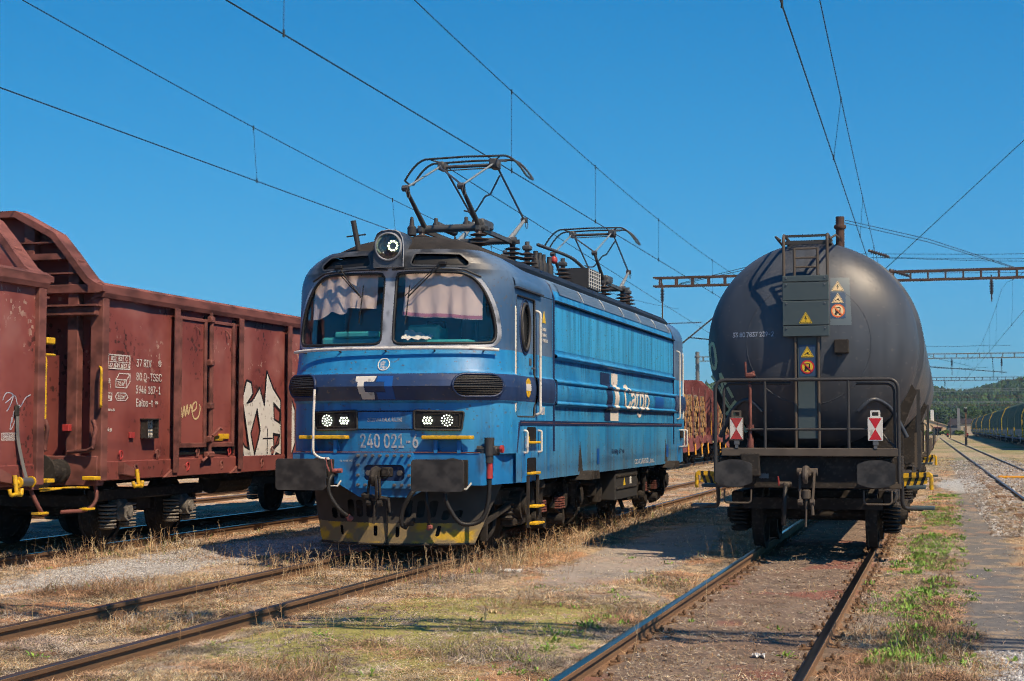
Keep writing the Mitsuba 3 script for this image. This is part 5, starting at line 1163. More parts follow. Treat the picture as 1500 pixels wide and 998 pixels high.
part(tank, 'railing', rl, 'm_dark', smooth=40)
bs = MB(TO); bs.cyl((-.72, .50, 1.05), (-.72, .50, 2.30), .024, n=9); bs.cyl((-.72, .50, 1.36), (-.72, .50, 1.48), .045, .04, 10); bs.cyl((-.72, .50, 1.60), (-.72, .50, 1.66), .05, n=9); bs.box((-.72, .50, 2.30), (.13, .08, .06), b=.015); bs.cyl((-.765, .47, 2.30), (-.775, .46, 2.47), .014, n=7); bs.tube([(-.72, .50, 2.31), (-.66, .50, 2.34)], .02, 6)
part(tank, 'brake_spindle', bs, 'm_redtrim', smooth=40)
part(tank, 'spindle_box', MB(TO).box2((-.84, .42, 1.00), (-.60, .62, 1.29), .01), 'm_grime')
# frame and headstock
part(tank, 'headstock', MB(TO).box2((-1.15, .60, .845), (1.16, .72, 1.25), .01), 'm_grime')
fb = MB(TO)
for s in (-1, 1): fb.box2((s * .78 - .05, .72, .95), (s * .78 + .05, 13.2, 1.22)); fb.box2((s * 1.13 - .04, .73, .88), (s * 1.13 + .04, 1.5, 1.25))
fb.box2((-.35, .72, .9), (.35, 13.2, 1.2))
part(tank, 'underframe', fb, 'm_grime')
tp = MB(TO)
for i in range(26):
    x = -.98 + i * .078; tp.bar((x, .592, 1.15), (x + .035, .592, 1.21), .006, .006); tp.bar((x, .592, 1.07), (x + .035, .592, 1.13), .006, .006)
part(tank, 'tread_pattern', tp, 'm_dark', kind='stuff')
for s in (-1, 1):
    part(tank, 'saddle', MB(TO).ext(sg.Polygon([(s * .70, 1.2), (s * 1.0, 1.2), (s * 1.35, 2.1), (s * 1.28, 2.2), (s * .86, 1.55)]), (0, 1.75, 0), A(1, 0, 0), A(0, 0, 1), .12), 'm_grime')
    part(tank, 'saddle_plate', MB(TO).tube(fillet([on_tank(s * .62, 1.83, .01), on_tank(s * .80, 2.02, .012), on_tank(s * 1.02, 1.9, .015), A(s * 1.22, 1.3, 1.5)], .15), .03, 7), 'm_tank', smooth=True)
    part(tank, 'bracket_lip', MB(TO).box2((s * .99 - .17, .575, .85), (s * .99 + .17, .60, .93), .004), 'm_brown')
    buffer_pieces(tank, TO, s * .875, .60, 'oval')
    part(tank, 'coupler_loop', MB(TO).tube(fillet([(s * .875 - .17, .40, .83), (s * .875 - .17, .38, .66), (s * .875 + .17, .38, .66), (s * .875 + .17, .40, .83)], .05), .013, 7), 'm_brown', smooth=True)
    # hook arm in warning stripes, steps
    arm = MB(TO); arm.bar((s * 1.16, 1.15, 1.00), (s * 1.50, 1.15, 1.02), .05, .06); arm.tube(fillet([(s * 1.42, 1.15, 1.02), (s * 1.52, 1.15, 1.02), (s * 1.52, 1.15, .82)], .04), .026, 7); ak = part(tank, 'hook_arm', arm, 'm_yellow', smooth=40)
    pl_ = MB(TO); pl_.ext(sg.Polygon([(1.15, .86), (1.47, .90), (1.47, .99), (1.15, .99)]) if s > 0 else sg.Polygon([(-1.15, .86), (-1.47, .90), (-1.47, .99), (-1.15, .99)]), (0, 1.17, 0), A(1, 0, 0), A(0, 0, 1), .02); part(ak, 'plate', pl_, 'm_yellow')
    for i in range(3):
        x = 1.20 + i * .085; q = sg.Polygon([(x, .865), (x + .04, .87), (x + .085, .99), (x + .045, .99)]); q = q if s > 0 else affinity.scale(q, -1, 1, origin=(0, 0)); part(ak, 'black_stripe', MB(TO).ext(q.intersection(sg.box(-1.46, .88, 1.46, .99)), (0, 1.146, 0), A(1, 0, 0), A(0, 0, 1), .003), 'm_black')
        if i < 3: part(ak, 'black_stripe', MB(TO).box((s * (1.26 + .09 * i), 1.15, 1.012), (.035, .056, .066)), 'm_black')
    part(tank, 'shunter_step', MB(TO).box2((s * 1.20, 1.1, .83), (s * 1.45, 1.45, .875), .008).box2((s * 1.26, .9, .575), (s * 1.56, 1.2, .615), .008), 'm_tankplate')
    part(tank, 'step_bracket', MB(TO).tube(fillet([(s * 1.165, .62, .95), (s * 1.165, .72, .60), (s * 1.4, 1.0, .58)], .10), .026, 7), 'm_dark', smooth=True)
part(tank, 'data_plate', MB(TO).box2((-.62, .594, .97), (-.50, .60, 1.03)), 'm_signback')
# side ladder rails and lever work on the right flank
sl = MB(TO)
for y in (2.4, 2.8): sl.box2((1.33, y, 1.05), (1.375, y + .05, 2.15))
for z in np.arange(1.15, 2.1, .25): sl.cyl((1.35, 2.4, z), (1.35, 2.85, z), .012, n=6)
sl.tube(fillet([(1.40, 3.2, 1.1), (1.46, 3.2, 1.15), (1.46, 3.2, 1.65), (1.40, 3.2, 1.7)], .04), .014, 6)
part(tank, 'side_ladder', sl, 'm_dark')
m = MB(TO)
for y in (3.6, 5.2, 6.8, 8.4): m.bar((1.30, y, 1.05), (1.30, y, 1.55), .05, .05, (0, 1, 0)); m.tube(fillet([(1.35, y, 1.2), (1.48, y, 1.22), (1.48, y, 1.45)], .05), .016, 6)
part(tank, 'side_handle', m, 'm_brown')
# hook, screw coupling, brake hose
hk = MB(TO); hk.box2((-.05, .18, 1.0), (.05, .62, 1.1), .02); hk.tube(spline([(0, .42, 1.05), (0, .28, 1.10), (0, .20, 1.07), (0, .16, 1.0), (0, .2, .93)], 6), np.linspace(.055, .03, 25), 8)
hk.cyl((-.13, .5, 1.06), (.13, .5, 1.06), .05, n=10); part(tank, 'coupling_hook', hk, 'm_brown', smooth=40)
sc = MB(TO)
for s in (-1, 1): sc.tube(spline([(s * .09, .46, 1.06), (s * .085, .36, .86), (s * .075, .30, .70)], 6), .018, 6); sc.cyl((s * .075 - .03, .3, .68), (s * .075 + .03, .3, .68), .04, n=8)
sc.lathe([(.03, -.06), (.055, -.05), (.055, .05), (.03, .06)], (0, .33, .78), (0, 0, 1), 10); sc.tube([(0, .32, .75), (-.01, .30, .37)], .015, 6); sc.tube([(.07, .3, .70), (.08, .28, .52)], .022, 6)
part(tank, 'screw_coupling', sc, 'm_brown', smooth=40)
bh = MB(TO); bh.tube(spline([(-.27, .60, .88), (-.275, .44, .84), (-.28, .38, .65), (-.30, .40, .38)], 8), .030, 8); bhk = part(tank, 'brake_hose', bh, 'm_rubber', smooth=True)
bv = MB(TO); bv.cyl((-.36, .52, .90), (-.20, .52, .90), .032, n=8); bv.box((-.27, .52, .89), (.09, .09, .08), b=.02); part(bhk, 'valve', bv, 'm_brown', smooth=40); part(bhk, 'red_handle', MB(TO).tube([(-.36, .50, .88), (-.37, .48, 1.0)], .012, 6), 'm_redpaint')
for yc in (2.75, 11.2): y25_bogie(tank, TO, yc)
# red and white tail boards, hung on the railing
for i, (x, z, lab) in enumerate(((-.89, 1.46, 'faded red and white tail board on the left side of the tank wagon railing'), (.855, 1.455, 'bright red and white tail board on the right side of the tank wagon railing'))):
    k = thing('tail_board', lab, 'tail board', 'tail boards of the tank wagon'); w, h = .092, .30; y = .44
    old = i == 0; mm = 'm_brown' if old else 'm_white'
    fr = rrect(x - w, z, x + w, z + h, .012).union(rrect(x - .062, z + h - .01, x + .062, z + h + .085, .015).difference(rrect(x - .04, z + h + .015, x + .04, z + h + .062, .008)))
    part(k, 'plate', MB(TO).ext(fr, (0, y, 0), A(1, 0, 0), A(0, 0, 1), .018), mm)
    part(k, 'white_field', MB(TO).box2((x - w + .013, y - .021, z + .013), (x + w - .013, y - .0185, z + h - .013)), 'm_paintwhite')
    for sgn in (1, -1):
        zc = z + h / 2; q = sg.Polygon([(x - w + .014, zc + sgn * (h / 2 - .014)), (x + w - .014, zc + sgn * (h / 2 - .014)), (x, zc)]); part(k, 'red_triangle', MB(TO).ext(q, (0, y - .0215, 0), A(1, 0, 0), A(0, 0, 1), .003), 'm_redpaint' if old else 'm_signred')
    part(k, 'bracket', MB(TO).box2((x - .035, y - .015, z - .06), (x + .035, y + .03, z), .006).box2((x - .02, y - .01, z - .10), (x + .02, y + .02, z - .06)), 'm_steel')
copy_tree(tank, 'tank_wagon', 'second grey tank wagon coupled behind the first and nearly hidden by it', shift(0, 14.0, 0), ('number', 'graffiti', 'sign', 'prohibition', 'warning', 'ladder_cover', 'document'))

# ================================================================ RED OPEN WAGONS on the left track
GO = A(GX, 17.9, RT); GL = 13.3
gon = thing('open_wagon', 'long rusty red open wagon with white lettering, graffiti and a raised gable end', 'goods wagon')
SX = 1.38                                  # sheet, posts stand out to 1.46
gw = MB(GO)
for s in (1, -1):
    gw.box2((s * (SX - .02), .04, 1.16), (s * SX, GL - .04, 3.42))
part(gon, 'side_sheet', gw, 'm_red')
# slightly buckled skin on the near side
nY, nZ = 200, 40; yy, zz = np.linspace(.06, GL - .06, nY), np.linspace(1.17, 3.36, nZ)
Yg, Zg = np.meshgrid(yy, zz, indexing='ij'); bk = 1.5 * meshkit.fbm(np.stack([Yg * 1.3, Zg * 1.1, 0 * Yg], -1), 3, 2) - .5
part(gon, 'side_skin', MB(GO).grid(np.stack([SX + .016 + .028 * bk, Yg, Zg], -1)), 'm_red', smooth=True)
for s in (1, -1):
    part(gon, 'sole_bar', MB(GO).box2((s * 1.30, 0, .92), (s * 1.43, GL, 1.175), .01), 'm_red')
    tr = sg.Polygon([(1.33, 3.34), (1.475, 3.34), (1.50, 3.40), (1.50, 3.50), (1.44, 3.54), (1.33, 3.54)]); tr = tr if s > 0 else affinity.scale(tr, -1, 1, origin=(0, 0))
    part(gon, 'top_rail', MB(GO).ext(tr, (0, GL + .02, 0), A(1, 0, 0), A(0, 0, 1), GL + .04), 'm_redtrim')
POST = [2.02, 4.12, 5.98, 7.9, 9.3, 11.2]
for i, y in enumerate(POST):
    pr = sg.Polygon([(SX, y + .035), (SX + .105, y + .035), (SX + .105, y - .10), (SX + .12, y - .10), (SX + .12, y + .05), (SX, y + .05)])
    for s in (1, -1):
        m = MB(GO); m.ext(pr if s > 0 else affinity.scale(pr, -1, 1, origin=(0, 0)), (0, 0, .98), A(1, 0, 0), A(0, 1, 0), 2.36)
        m.ext(sg.Polygon([(y - .30, .92), (y - .06, 1.03), (y + .05, 1.03), (y + .05, .92)]), (s * 1.43 if s > 0 else -1.47, 0, 0), A(0, 1, 0), A(0, 0, 1), .04)
        part(gon, 'side_post', m, 'm_redtrim')
# double doors between the first two posts and again further back
for y0, y1 in ((2.12, 4.02), (8.0, 9.2)):
    ym = (y0 + y1) / 2
    for a, b in ((y0 + .02, ym - .09), (ym + .07, y1 - .10)):
        d = part(gon, 'side_door', MB(GO).box2((SX + .03, a, 1.33), (SX + .055, b, 3.25), .008), 'm_red')
        m = MB(GO); m.box2((SX + .055, a, 1.33), (SX + .085, a + .06, 3.25), .006); m.box2((SX + .055, b - .07, 1.33), (SX + .09, b, 3.25), .006); m.box2((SX + .055, a, 1.33), (SX + .09, b, 1.40), .006); m.box2((SX + .055, a, 3.20), (SX + .08, b, 3.25), .006); m.tube(fillet([(SX + .06, (a + b) / 2 + .1, 3.12), (SX + .11, (a + b) / 2 + .1, 3.08), (SX + .11, (a + b) / 2 + .14, 3.0)], .03), .01, 5); part(d, 'frame', m, 'm_redtrim')
    lk = MB(GO); lk.cyl((SX + .10, ym, 1.22), (SX + .10, ym, 3.36), .030, n=8)
    for z in (1.45, 1.95, 2.6, 3.25): lk.box((SX + .10, ym, z), (.09, .12, .10), b=.015)
    lk.tube([(SX + .14, ym, 1.50), (SX + .17, ym + .18, 1.62), (SX + .15, ym + .28, 1.60)], .02, 6); lk.box((SX + .10, ym - .02, 1.22), (.10, .22, .09), b=.02); lk.tube([(SX + .1, ym - .25, 1.12), (SX + .12, ym + .02, 1.24)], .022, 6)
    part(gon, 'door_lock', lk, 'm_redtrim', smooth=40)
    part(gon, 'door_gap', MB(GO).box2((SX + .028, ym - .10, 1.28), (SX + .045, ym + .08, 3.30)).box2((SX + .028, y0 - .05, 1.23), (SX + .040, y1 - .02, 1.335)).box2((SX + .028, y1 - .11, 1.28), (SX + .045, y1 + .0, 3.3)), 'm_black')
    part(gon, 'yellow_handle', MB(GO).box2((SX + .06, ym + .34, 1.45), (SX + .085, ym + .68, 1.53), .006), 'm_yellow')
# lashing rings, small plates, corner posts
m = MB(GO); m2 = MB(GO)
for i, y in enumerate((.55, .95, 1.55, 2.45, 2.75, 3.55, 3.8, 5.0, 5.4, 6.6, 7.2)):
    z = (1.26, 1.06)[i % 2]; t = np.linspace(-PI * .5, PI, 9); (m if i % 3 else m2).tube(np.stack([t * 0 + SX + .06, y + .05 * np.cos(t), z + .055 * np.sin(t)], 1), .011, 5); (m if i % 3 else m2).cyl((SX + .05, y, z - .07), (SX + .05, y, z + .05), .012, n=5)
part(gon, 'lashing_ring', m, 'm_redtrim', kind='stuff'); part(gon, 'red_lashing_ring', m2, 'm_redpaint', kind='stuff')
for s in (1, -1):
    for y0 in (0, GL - .16):
        m = MB(GO); m.box2((s * 1.28, y0, .92), (s * 1.47, y0 + .16, 3.34), .01); m.box2((s * 1.20, y0 + (.02 if y0 == 0 else .0), 3.05), (s * 1.36, y0 + (.05 if y0 == 0 else .14), 3.30)); part(gon, 'corner_post', m, 'm_redtrim')
for y in (.78, 12.55):
    m = MB(GO); m.ext(sg.Polygon([(y - .28, 1.16), (y + .12, 1.02), (y + .12, .95), (y - .28, 1.0)]), (1.43, 0, 0), A(0, 1, 0), A(0, 0, 1), .09); part(gon, 'hook_bracket', m, 'm_redtrim')
    m = MB(GO); m.tube(fillet([(1.54, y + .02, 1.06), (1.57, y + .03, .84), (1.56, y + .14, .82), (1.55, y + .15, .90)], .04), .028, 7); m.tube(fillet([(1.57, y + .03, .84), (1.56, y - .08, .82), (1.55, y - .09, .90)], .04), .024, 7); part(gon, 'yellow_hook', m, 'm_yellow', smooth=True)
# gable ends
go = [(1.50, 3.42), (1.50, 3.49), (1.38, 3.535), (1.27, 3.61), (1.16, 3.74), (1.00, 3.94), (.76, 4.215), (.16, 4.53)]; go = go + [(-a, b) for a, b in go[::-1]]
def gable(y, d):
    outer = sg.Polygon(go + [(-1.42, 3.40), (1.42, 3.40)]).buffer(0)
    k = part(gon, 'gable_end', MB(GO).ext(outer.buffer(-.05), (0, y + .17 * d + .015, 0), A(1, 0, 0), A(0, 0, 1), .03), 'm_red')
    band = outer.difference(outer.buffer(-.085)).difference(sg.box(-1.28, 3.2, 1.28, 3.50))
    part(k, 'gable_rim', MB(GO).ext(band, (0, y + .22, 0) if d > 0 else (0, y + .10, 0), A(1, 0, 0), A(0, 0, 1), .30), 'm_redtrim')
    st = MB(GO)
    for x in (-1.02, -.34, .34, 1.02):
        top = float(np.interp(abs(x), [.16, .55, .77, 1.00, 1.16, 1.3], [4.48, 4.30, 4.14, 3.88, 3.66, 3.55])); st.box((x, y + .06 * d, (1.2 + top) / 2), (.16, .14, top - 1.2), b=.01)
    part(k, 'stanchion', st, 'm_redtrim', kind='stuff')
    sh = MB(GO); sh.box2((-.80, y - .05, 4.08), (.80, y + .12, 4.10)); sh.box2((-.95, y - .05, 3.86), (.95, y + .10, 3.94)); sh.box2((-1.14, y - .06, 3.66), (1.14, y + .1, 3.68)); sh.box2((-1.45, y - .04, 3.40), (1.45, y + .12, 3.52), .01); sh.box2((-1.40, y - .10, 3.10), (1.40, y + .12, 3.22), .01); sh.box2((-1.40, y - .14, 3.22), (1.44, y + .10, 3.245))
    part(k, 'cross_shelf', sh, 'm_redtrim', kind='stuff')
    part(k, 'end_wall', MB(GO).box2((-1.38, y + .14 * d, 1.1), (1.38, y + .17 * d, 3.42)), 'm_red')
gable(0, 1); gable(GL, -1)
e = MB(GO)
for y, d in ((0, 1), (GL, -1)): e.box2((-1.40, y - .02, .86), (1.42, y + .16 * d, 1.25), .01)
part(gon, 'headstock', e, 'm_redtrim')
for y, d in ((0, -1), (GL, 1)):
    for x in (-.875, .875):
        m = MB(GO); m.lathe([(.16, 0), (.16, .12), (.13, .14), (.13, .42), (.225, .46), (.225, .50), (.001, .52)], (x, y, 1.05), (0, d, 0), 18); part(gon, 'buffer', m, 'm_grime', smooth=35)
    part(gon, 'coupling', MB(GO).tube([(0, y, 1.05), (0, y + d * .35, 1.0), (0, y + d * .6, .9)], .05, 7), 'm_grime')
    part(gon, 'end_rail', MB(GO).tube(fillet([(1.36, y + .1 * d, .84), (1.40, y + .55 * d, .86), (1.0, y + .62 * d, .84)], .1), .014, 6), 'm_yellow', smooth=True)
    if d < 0: part(gon, 'end_handle', MB(GO).tube(fillet([(1.46, y - .02, 1.90), (1.50, y - .08, 1.90), (1.50, y - .08, 2.40), (1.44, y - .02, 2.42)], .05), .018, 7), 'm_yellow', smooth=True)
    if d > 0: part(gon, 'end_bracket', MB(GO).box2((1.30, y + .04, 2.66), (1.46, y + .22, 2.74), .01).tube([(1.36, y + .02, 2.53), (1.40, y + .30, 2.53)], .016, 6), 'm_yellow')
    if d > 0: part(gon, 'end_handle', MB(GO).tube(fillet([(1.36, y + .02 * d, 1.33), (1.40, y + .10 * d, 1.36), (1.40, y + .10 * d, 2.50), (1.36, y + .02 * d, 2.52)], .05), .02, 7), 'm_yellow', smooth=True)
    part(gon, 'end_step', MB(GO).tube(fillet([(1.30, y - d * .10, .95), (1.40, y - d * .05, .70), (1.38, y + d * .12, .55), (1.20, y + d * .5, .54)], .1), .026, 6), 'm_redtrim', smooth=True)
    part(gon, 'end_tread', MB(GO).box2((1.30, y - .07 + d * .12, .94), (1.49, y + .09 + d * .12, .99), .008).box2((1.30, y + d * .12 - .13, .55), (1.42, y + d * .12 + .08, .58), .006), 'm_yellow')
    part(gon, 'red_reflector', MB(GO).box((.98, y + .02 + d * .06, 1.62), (.10, .09, .09), b=.006), 'm_redpaint')
    m = MB(GO); m.tube([(1.0, y + .05 * d, 1.30), (1.32, y + .08 * d, 1.32), (1.42, y + .12 * d, 1.36)], .03, 6); m.tube([(1.40, y + .1 * d, 1.35), (1.44, y + .1 * d, 1.62), (1.40, y + .1 * d, 1.72)], .03, 6); part(gon, 'brake_lever', m, 'm_redtrim', smooth=True)
part(gon, 'floor', MB(GO).box2((-1.36, .1, 1.10), (1.36, GL - .1, 1.16)), 'm_black')
m = MB(GO); m.box2((-.3, .2, .8), (.3, GL - .2, 1.1)); m.ext(sg.Polygon([(2.6, 1.0), (10.7, 1.0), (9.4, .82), (3.9, .82)]), (1.0, 0, 0), A(0, 1, 0), A(0, 0, 1), .1); m.ext(sg.Polygon([(2.6, 1.0), (10.7, 1.0), (9.4, .82), (3.9, .82)]), (-1.1, 0, 0), A(0, 1, 0), A(0, 0, 1), .1); m.cyl((.5, 5, .75), (.5, 6.2, .75), .2, n=12); part(gon, 'underframe', m, 'm_grime')
for yc in (2.15, GL - 2.3): y25_bogie(gon, GO, yc, ('m_grime', 'm_dustgrey'))
copy_tree(gon, 'open_wagon', 'red open wagon at the left edge of the picture, strap hanging on its side', shift(0, -(GL + 1.32), 0))
GON1 = gon
def wtext(txt, y, z, h, width=None, bold=True, mat_='m_paintwhite', holder=None):
    m = meshkit.text_mesh(txt, h, .0015, bold); v = np.array(m.vertices)
    if width: v[:, 0] *= width / v[:, 0].max()
    return part(holder or gon, 'lettering', trimesh.Trimesh(np.stack([GX + SX + .034 + v[:, 2], v[:, 0] + y, v[:, 1] + z + RT], 1), m.faces, process=False), mat_)
def wpoly(poly, nm, mat_, off=.032, holder=None):
    return part(holder or gon, nm, MB((GX, 0, RT)).ext(poly, (SX + off, 0, 0), A(0, 1, 0), A(0, 0, 1), .002), mat_)
def outline(ring, w): return sg.LinearRing(ring).buffer(w)
wtext('37 RIV', 18.87, 2.465, .105, .42, False); wtext('80 D-TSSC', 18.87, 2.275, .108, .72, False); wtext('5946 187-1', 18.86, 2.095, .108, .70, False); wtext('Ealos-t', 18.87, 1.915, .108, .47, False); wtext('058', 19.40, 1.955, .035)
wpoly(sg.box(19.10, 2.255, 19.17, 2.265), 'lettering', 'm_paintwhite')
tb = shapely.union_all([outline([(17.96, 2.415), (18.70, 2.415), (18.70, 2.60), (17.96, 2.60)], .007)] + [sg.box(17.955 + i * .185, 2.415, 17.967 + i * .185, 2.60) for i in (1, 2, 3)] + [sg.box(17.96, 2.502, 18.70, 2.510)])
wpoly(tb, 'load_table', 'm_paintwhite')
for i, (a, b) in enumerate((('A', '41,6'), ('B1', '47,6'), ('B2', '49,6'), ('C', '57,6'))): wtext(a, 18.02 + i * .185, 2.525, .055); wtext(b, 17.975 + i * .185, 2.43, .058, .155)
wpoly(shapely.union_all([outline([(18.34, 2.165), (18.62, 2.165), (18.62, 2.27), (18.34, 2.27)], .006), sg.LineString([(18.34, 2.27), (18.43, 2.355), (18.71, 2.355), (18.62, 2.27)]).buffer(.006), sg.LineString([(18.71, 2.355), (18.71, 2.25), (18.62, 2.165)]).buffer(.006)]), 'volume_mark', 'm_paintwhite')
wtext('72 m³', 18.37, 2.19, .055, .21); wtext('2,80m', 17.97, 2.235, .055, .22); wpoly(sg.box(17.97, 2.215, 18.20, 2.223).union(sg.box(18.195, 2.15, 18.203, 2.223)), 'length_mark', 'm_paintwhite')
wpoly(outline([(17.96, 1.985), (18.24, 1.985), (18.24, 2.085), (17.96, 2.085)], .006), 'tare_box', 'm_paintwhite'); wtext('2 390kg', 17.975, 2.005, .055, .25)
wpoly(outline([(18.33, 2.035), (18.38, 1.99), (18.60, 1.99), (18.66, 2.035), (18.60, 2.09), (18.38, 2.09)], .006), 'area_mark', 'm_paintwhite'); wtext('35,1m²', 18.385, 2.01, .055, .21)
wtext('bremse 28.14.26', 17.98, 1.845, .030, .34); wtext('14,04 m', 17.99, 1.57, .055, .26)
wpoly(disc(19.53, 2.53, .045, 10).difference(disc(19.53, 2.53, .036, 10)), 'ring_mark', 'm_paintwhite'); wtext('R', 19.51, 2.508, .045); wtext('Ladegut', 24.30, 1.79, .085, .52)
m = MB((GX, 0, RT)); m.box2((SX + .03, 19.02, 1.48), (SX + .13, 19.05, 1.74)); m.box2((SX + .03, 19.32, 1.48), (SX + .13, 19.35, 1.74)); m.box2((SX + .03, 19.0, 1.735), (SX + .15, 19.37, 1.75)); m.box2((SX + .03, 19.02, 1.475), (SX + .13, 19.35, 1.49)); m.box2((SX + .03, 19.03, 1.48), (SX + .04, 19.34, 1.74))
for z in (1.55, 1.61, 1.67): m.box2((SX + .125, 19.02, z), (SX + .132, 19.35, z + .006))
for y in (19.10, 19.18, 19.26): m.box2((SX + .125, y, 1.48), (SX + .132, y + .006, 1.74))
lb = part(gon, 'label_holder', m, 'm_grime'); part(lb, 'paper', MB((GX, 0, RT)).box2((SX + .05, 19.17, 1.49), (SX + .055, 19.31, 1.73)), 'm_white')
part(gon, 'red_tag', MB((GX, 0, RT)).box2((SX + .03, 18.69, 1.48), (SX + .07, 18.80, 1.56), .005), 'm_redpaint')
# painted scrawls
NZ = lambda pts: sg.Polygon(pts).buffer(0)
g1 = [NZ([(22.20, 2.02), (22.34, 2.30), (22.50, 2.27), (22.56, 2.10), (22.36, 1.96), (22.50, 1.98), (22.62, 2.05), (22.80, 2.20), (22.98, 1.93), (23.06, 2.46), (23.30, 2.20), (23.58, 2.02), (23.62, 1.16), (23.42, 1.20), (23.30, 1.05), (23.18, 1.08), (23.06, 1.16), (22.90, .98), (22.76, 1.16), (22.62, .98), (22.30, 1.0), (22.20, 1.38), (22.30, 1.30), (22.46, 1.26), (22.34, 1.62)])]
inner = [NZ([(22.50, 1.50), (22.72, 1.88), (22.84, 1.55), (22.78, 1.42), (22.64, 1.18)]), NZ([(23.32, 1.98), (23.34, 1.72), (23.56, 1.66), (23.58, 1.86)]), NZ([(23.32, 1.50), (23.34, 1.25), (23.54, 1.34), (23.56, 1.48)])]
g1 = shapely.union_all(g1).difference(shapely.union_all(inner))
g2 = NZ([(23.96, 2.02), (24.10, 2.10), (24.24, 1.92), (24.25, 1.36), (24.12, 1.18), (23.96, 1.22)])
g1 = affinity.scale(g1, 1.05, 1.06, origin=(22.25, 1.0)); wg = g1.union(g2)
gr = wpoly(wg, 'graffiti', 'm_paintwhite', .034)
labels[gr] = {'label': 'white sprayed letters outlined in black'}
wpoly(wg.buffer(.022).difference(wg.buffer(-.012)), 'graffiti_outline', 'm_black', .038)
wpoly(shapely.union_all([sg.LineString([(22.98, 1.45), (23.34, 1.45)]).buffer(.012), sg.LineString([(23.14, 1.6), (23.14, 1.2)]).buffer(.012), sg.LineString([(23.6, 1.5), (23.3, 1.12)]).buffer(.014)]), 'graffiti_outline', 'm_black', .038)
sp2 = lambda pts: sg.LineString(spline([(a, b, 0) for a, b in pts], 6)[:, :2])
wpoly(shapely.union_all([sp2([(20.12, 1.74), (20.13, 1.92), (20.17, 1.78), (20.22, 1.93), (20.26, 1.80), (20.31, 1.95), (20.35, 1.82), (20.42, 1.96), (20.47, 1.86)]).buffer(.014), sp2([(20.46, 1.86), (20.58, 1.90), (20.60, 2.0), (20.50, 1.97), (20.47, 1.85), (20.54, 1.76), (20.66, 1.78), (20.72, 1.90), (20.70, 1.96)]).buffer(.012)]), 'yellow_scrawl', 'm_cream', .060)
part(gon, 'yellow_plate', MB((GX, 0, RT)).box2((SX + .06, 21.20, 1.43), (SX + .075, 21.46, 1.50)), 'm_yellow')
# the strap and the scribble on the left wagon
lw = 'open_wagon_001'
P = sp2([(15.74, 1.90), (15.84, 2.03), (15.98, 2.00), (15.86, 1.82), (15.72, 1.85), (15.9, 1.95), (16.02, 2.0), (16.10, 1.86), (16.24, 1.98), (16.34, 2.02)]).buffer(.006).union(sp2([(15.96, 1.68), (16.02, 1.84), (16.12, 1.88), (16.0, 1.66), (15.93, 1.60), (15.96, 1.74)]).buffer(.005)); wpoly(P, 'scribble', 'm_dimwhite', .034, lw)
wtext('BREMSE', 15.78, 1.49, .05, .26, True, 'm_paintwhite', lw); wpoly(outline([(15.76, 1.475), (16.06, 1.475), (16.06, 1.555), (15.76, 1.555)], .005), 'box_mark', 'm_paintwhite', .034, lw)
part(lw, 'red_mark', MB((GX, 0, RT)).box2((SX + .03, 15.62, 1.47), (SX + .036, 15.74, 1.55)), 'm_redpaint')
k = thing('strap', 'grey lashing strap hanging down to a winch on the left wagon', 'strap')
m = MB((GX, 0, RT)); pts = spline([(SX + .06, 16.04, 1.80), (SX + .065, 16.05, 1.5), (SX + .10, 16.10, 1.2), (SX + .13, 16.14, 1.02)], 6)
for a, b in zip(pts[:-1], pts[1:]): m.bar(a, b, .004, .07, (1, 0, 0)) if False else m.bar(a, b, .06, .006, (1, 0, 0))
part(k, 'webbing', m, 'm_webbing')
part(k, 'buckle', MB((GX, 0, RT)).box((SX + .05, 16.04, 1.82), (.04, .08, .14), b=.015), 'm_grime')
k = thing('winch', 'small winch with yellow ends at the sill of the left wagon', 'winch'); m = MB((GX, 0, RT)); m.cyl((SX + .12, 16.0, .97), (SX + .12, 16.24, .97), .055, n=14); part(k, 'drum', m, 'm_steel', smooth=40)
m = MB((GX, 0, RT)); m.cyl((SX + .12, 15.97, .97), (SX + .12, 16.0, .97), .068, n=14); m.cyl((SX + .12, 16.245, .97), (SX + .12, 16.265, .97), .068, n=14); m.cyl((SX + .12, 15.90, .97), (SX + .12, 15.97, .97), .035, n=10); part(k, 'yellow_flange', m, 'm_yellow', smooth=40)
# ================================================================ DISTANT THINGS
# --- timber wagons behind the locomotive
mat('m_logend', lambda p, n, uv: mk.mix(C3(.40, .22, .075), C3(.20, .10, .035), mk.fbm(p.x * 2, p.y * 9, p.z * 9, 2)), rough=.85)
mat('m_bark', lambda p, n, uv: mk.mix(C3(.09, .062, .045), C3(.17, .13, .10), mk.fbm(p.x * 3, p.y * 8, p.z * 8, 2)), rough=.95)
FO = A(GX, 53.2, RT)
tw = thing('timber_wagon', 'red stanchion wagon loaded with cut logs behind the locomotive', 'timber wagon', 'timber wagons on the left track')
FL = 20.2
part(tw, 'deck', MB(FO).box2((-1.4, 0, 1.02), (1.4, FL, 1.20)), 'm_redtrim')
part(tw, 'sole_bar', MB(FO).ext(sg.Polygon([(0, .95), (2.5, .95), (5.0, .60), (FL - 5, .60), (FL - 2.5, .95), (FL, .95), (FL, 1.30), (0, 1.30)]), (1.38, 0, 0), A(0, 1, 0), A(0, 0, 1), .06), 'm_red')
for y in (.1, FL - .2): part(tw, 'end_wall', MB(FO).ext(sg.Polygon([(-1.4, 1.2), (1.4, 1.2), (1.4, 3.35), (.75, 3.95), (-.75, 3.95), (-1.4, 3.35)]), (0, y + .08, 0), A(1, 0, 0), A(0, 0, 1), .08), 'm_red')
SY = np.arange(.9, FL - .3, 1.93)
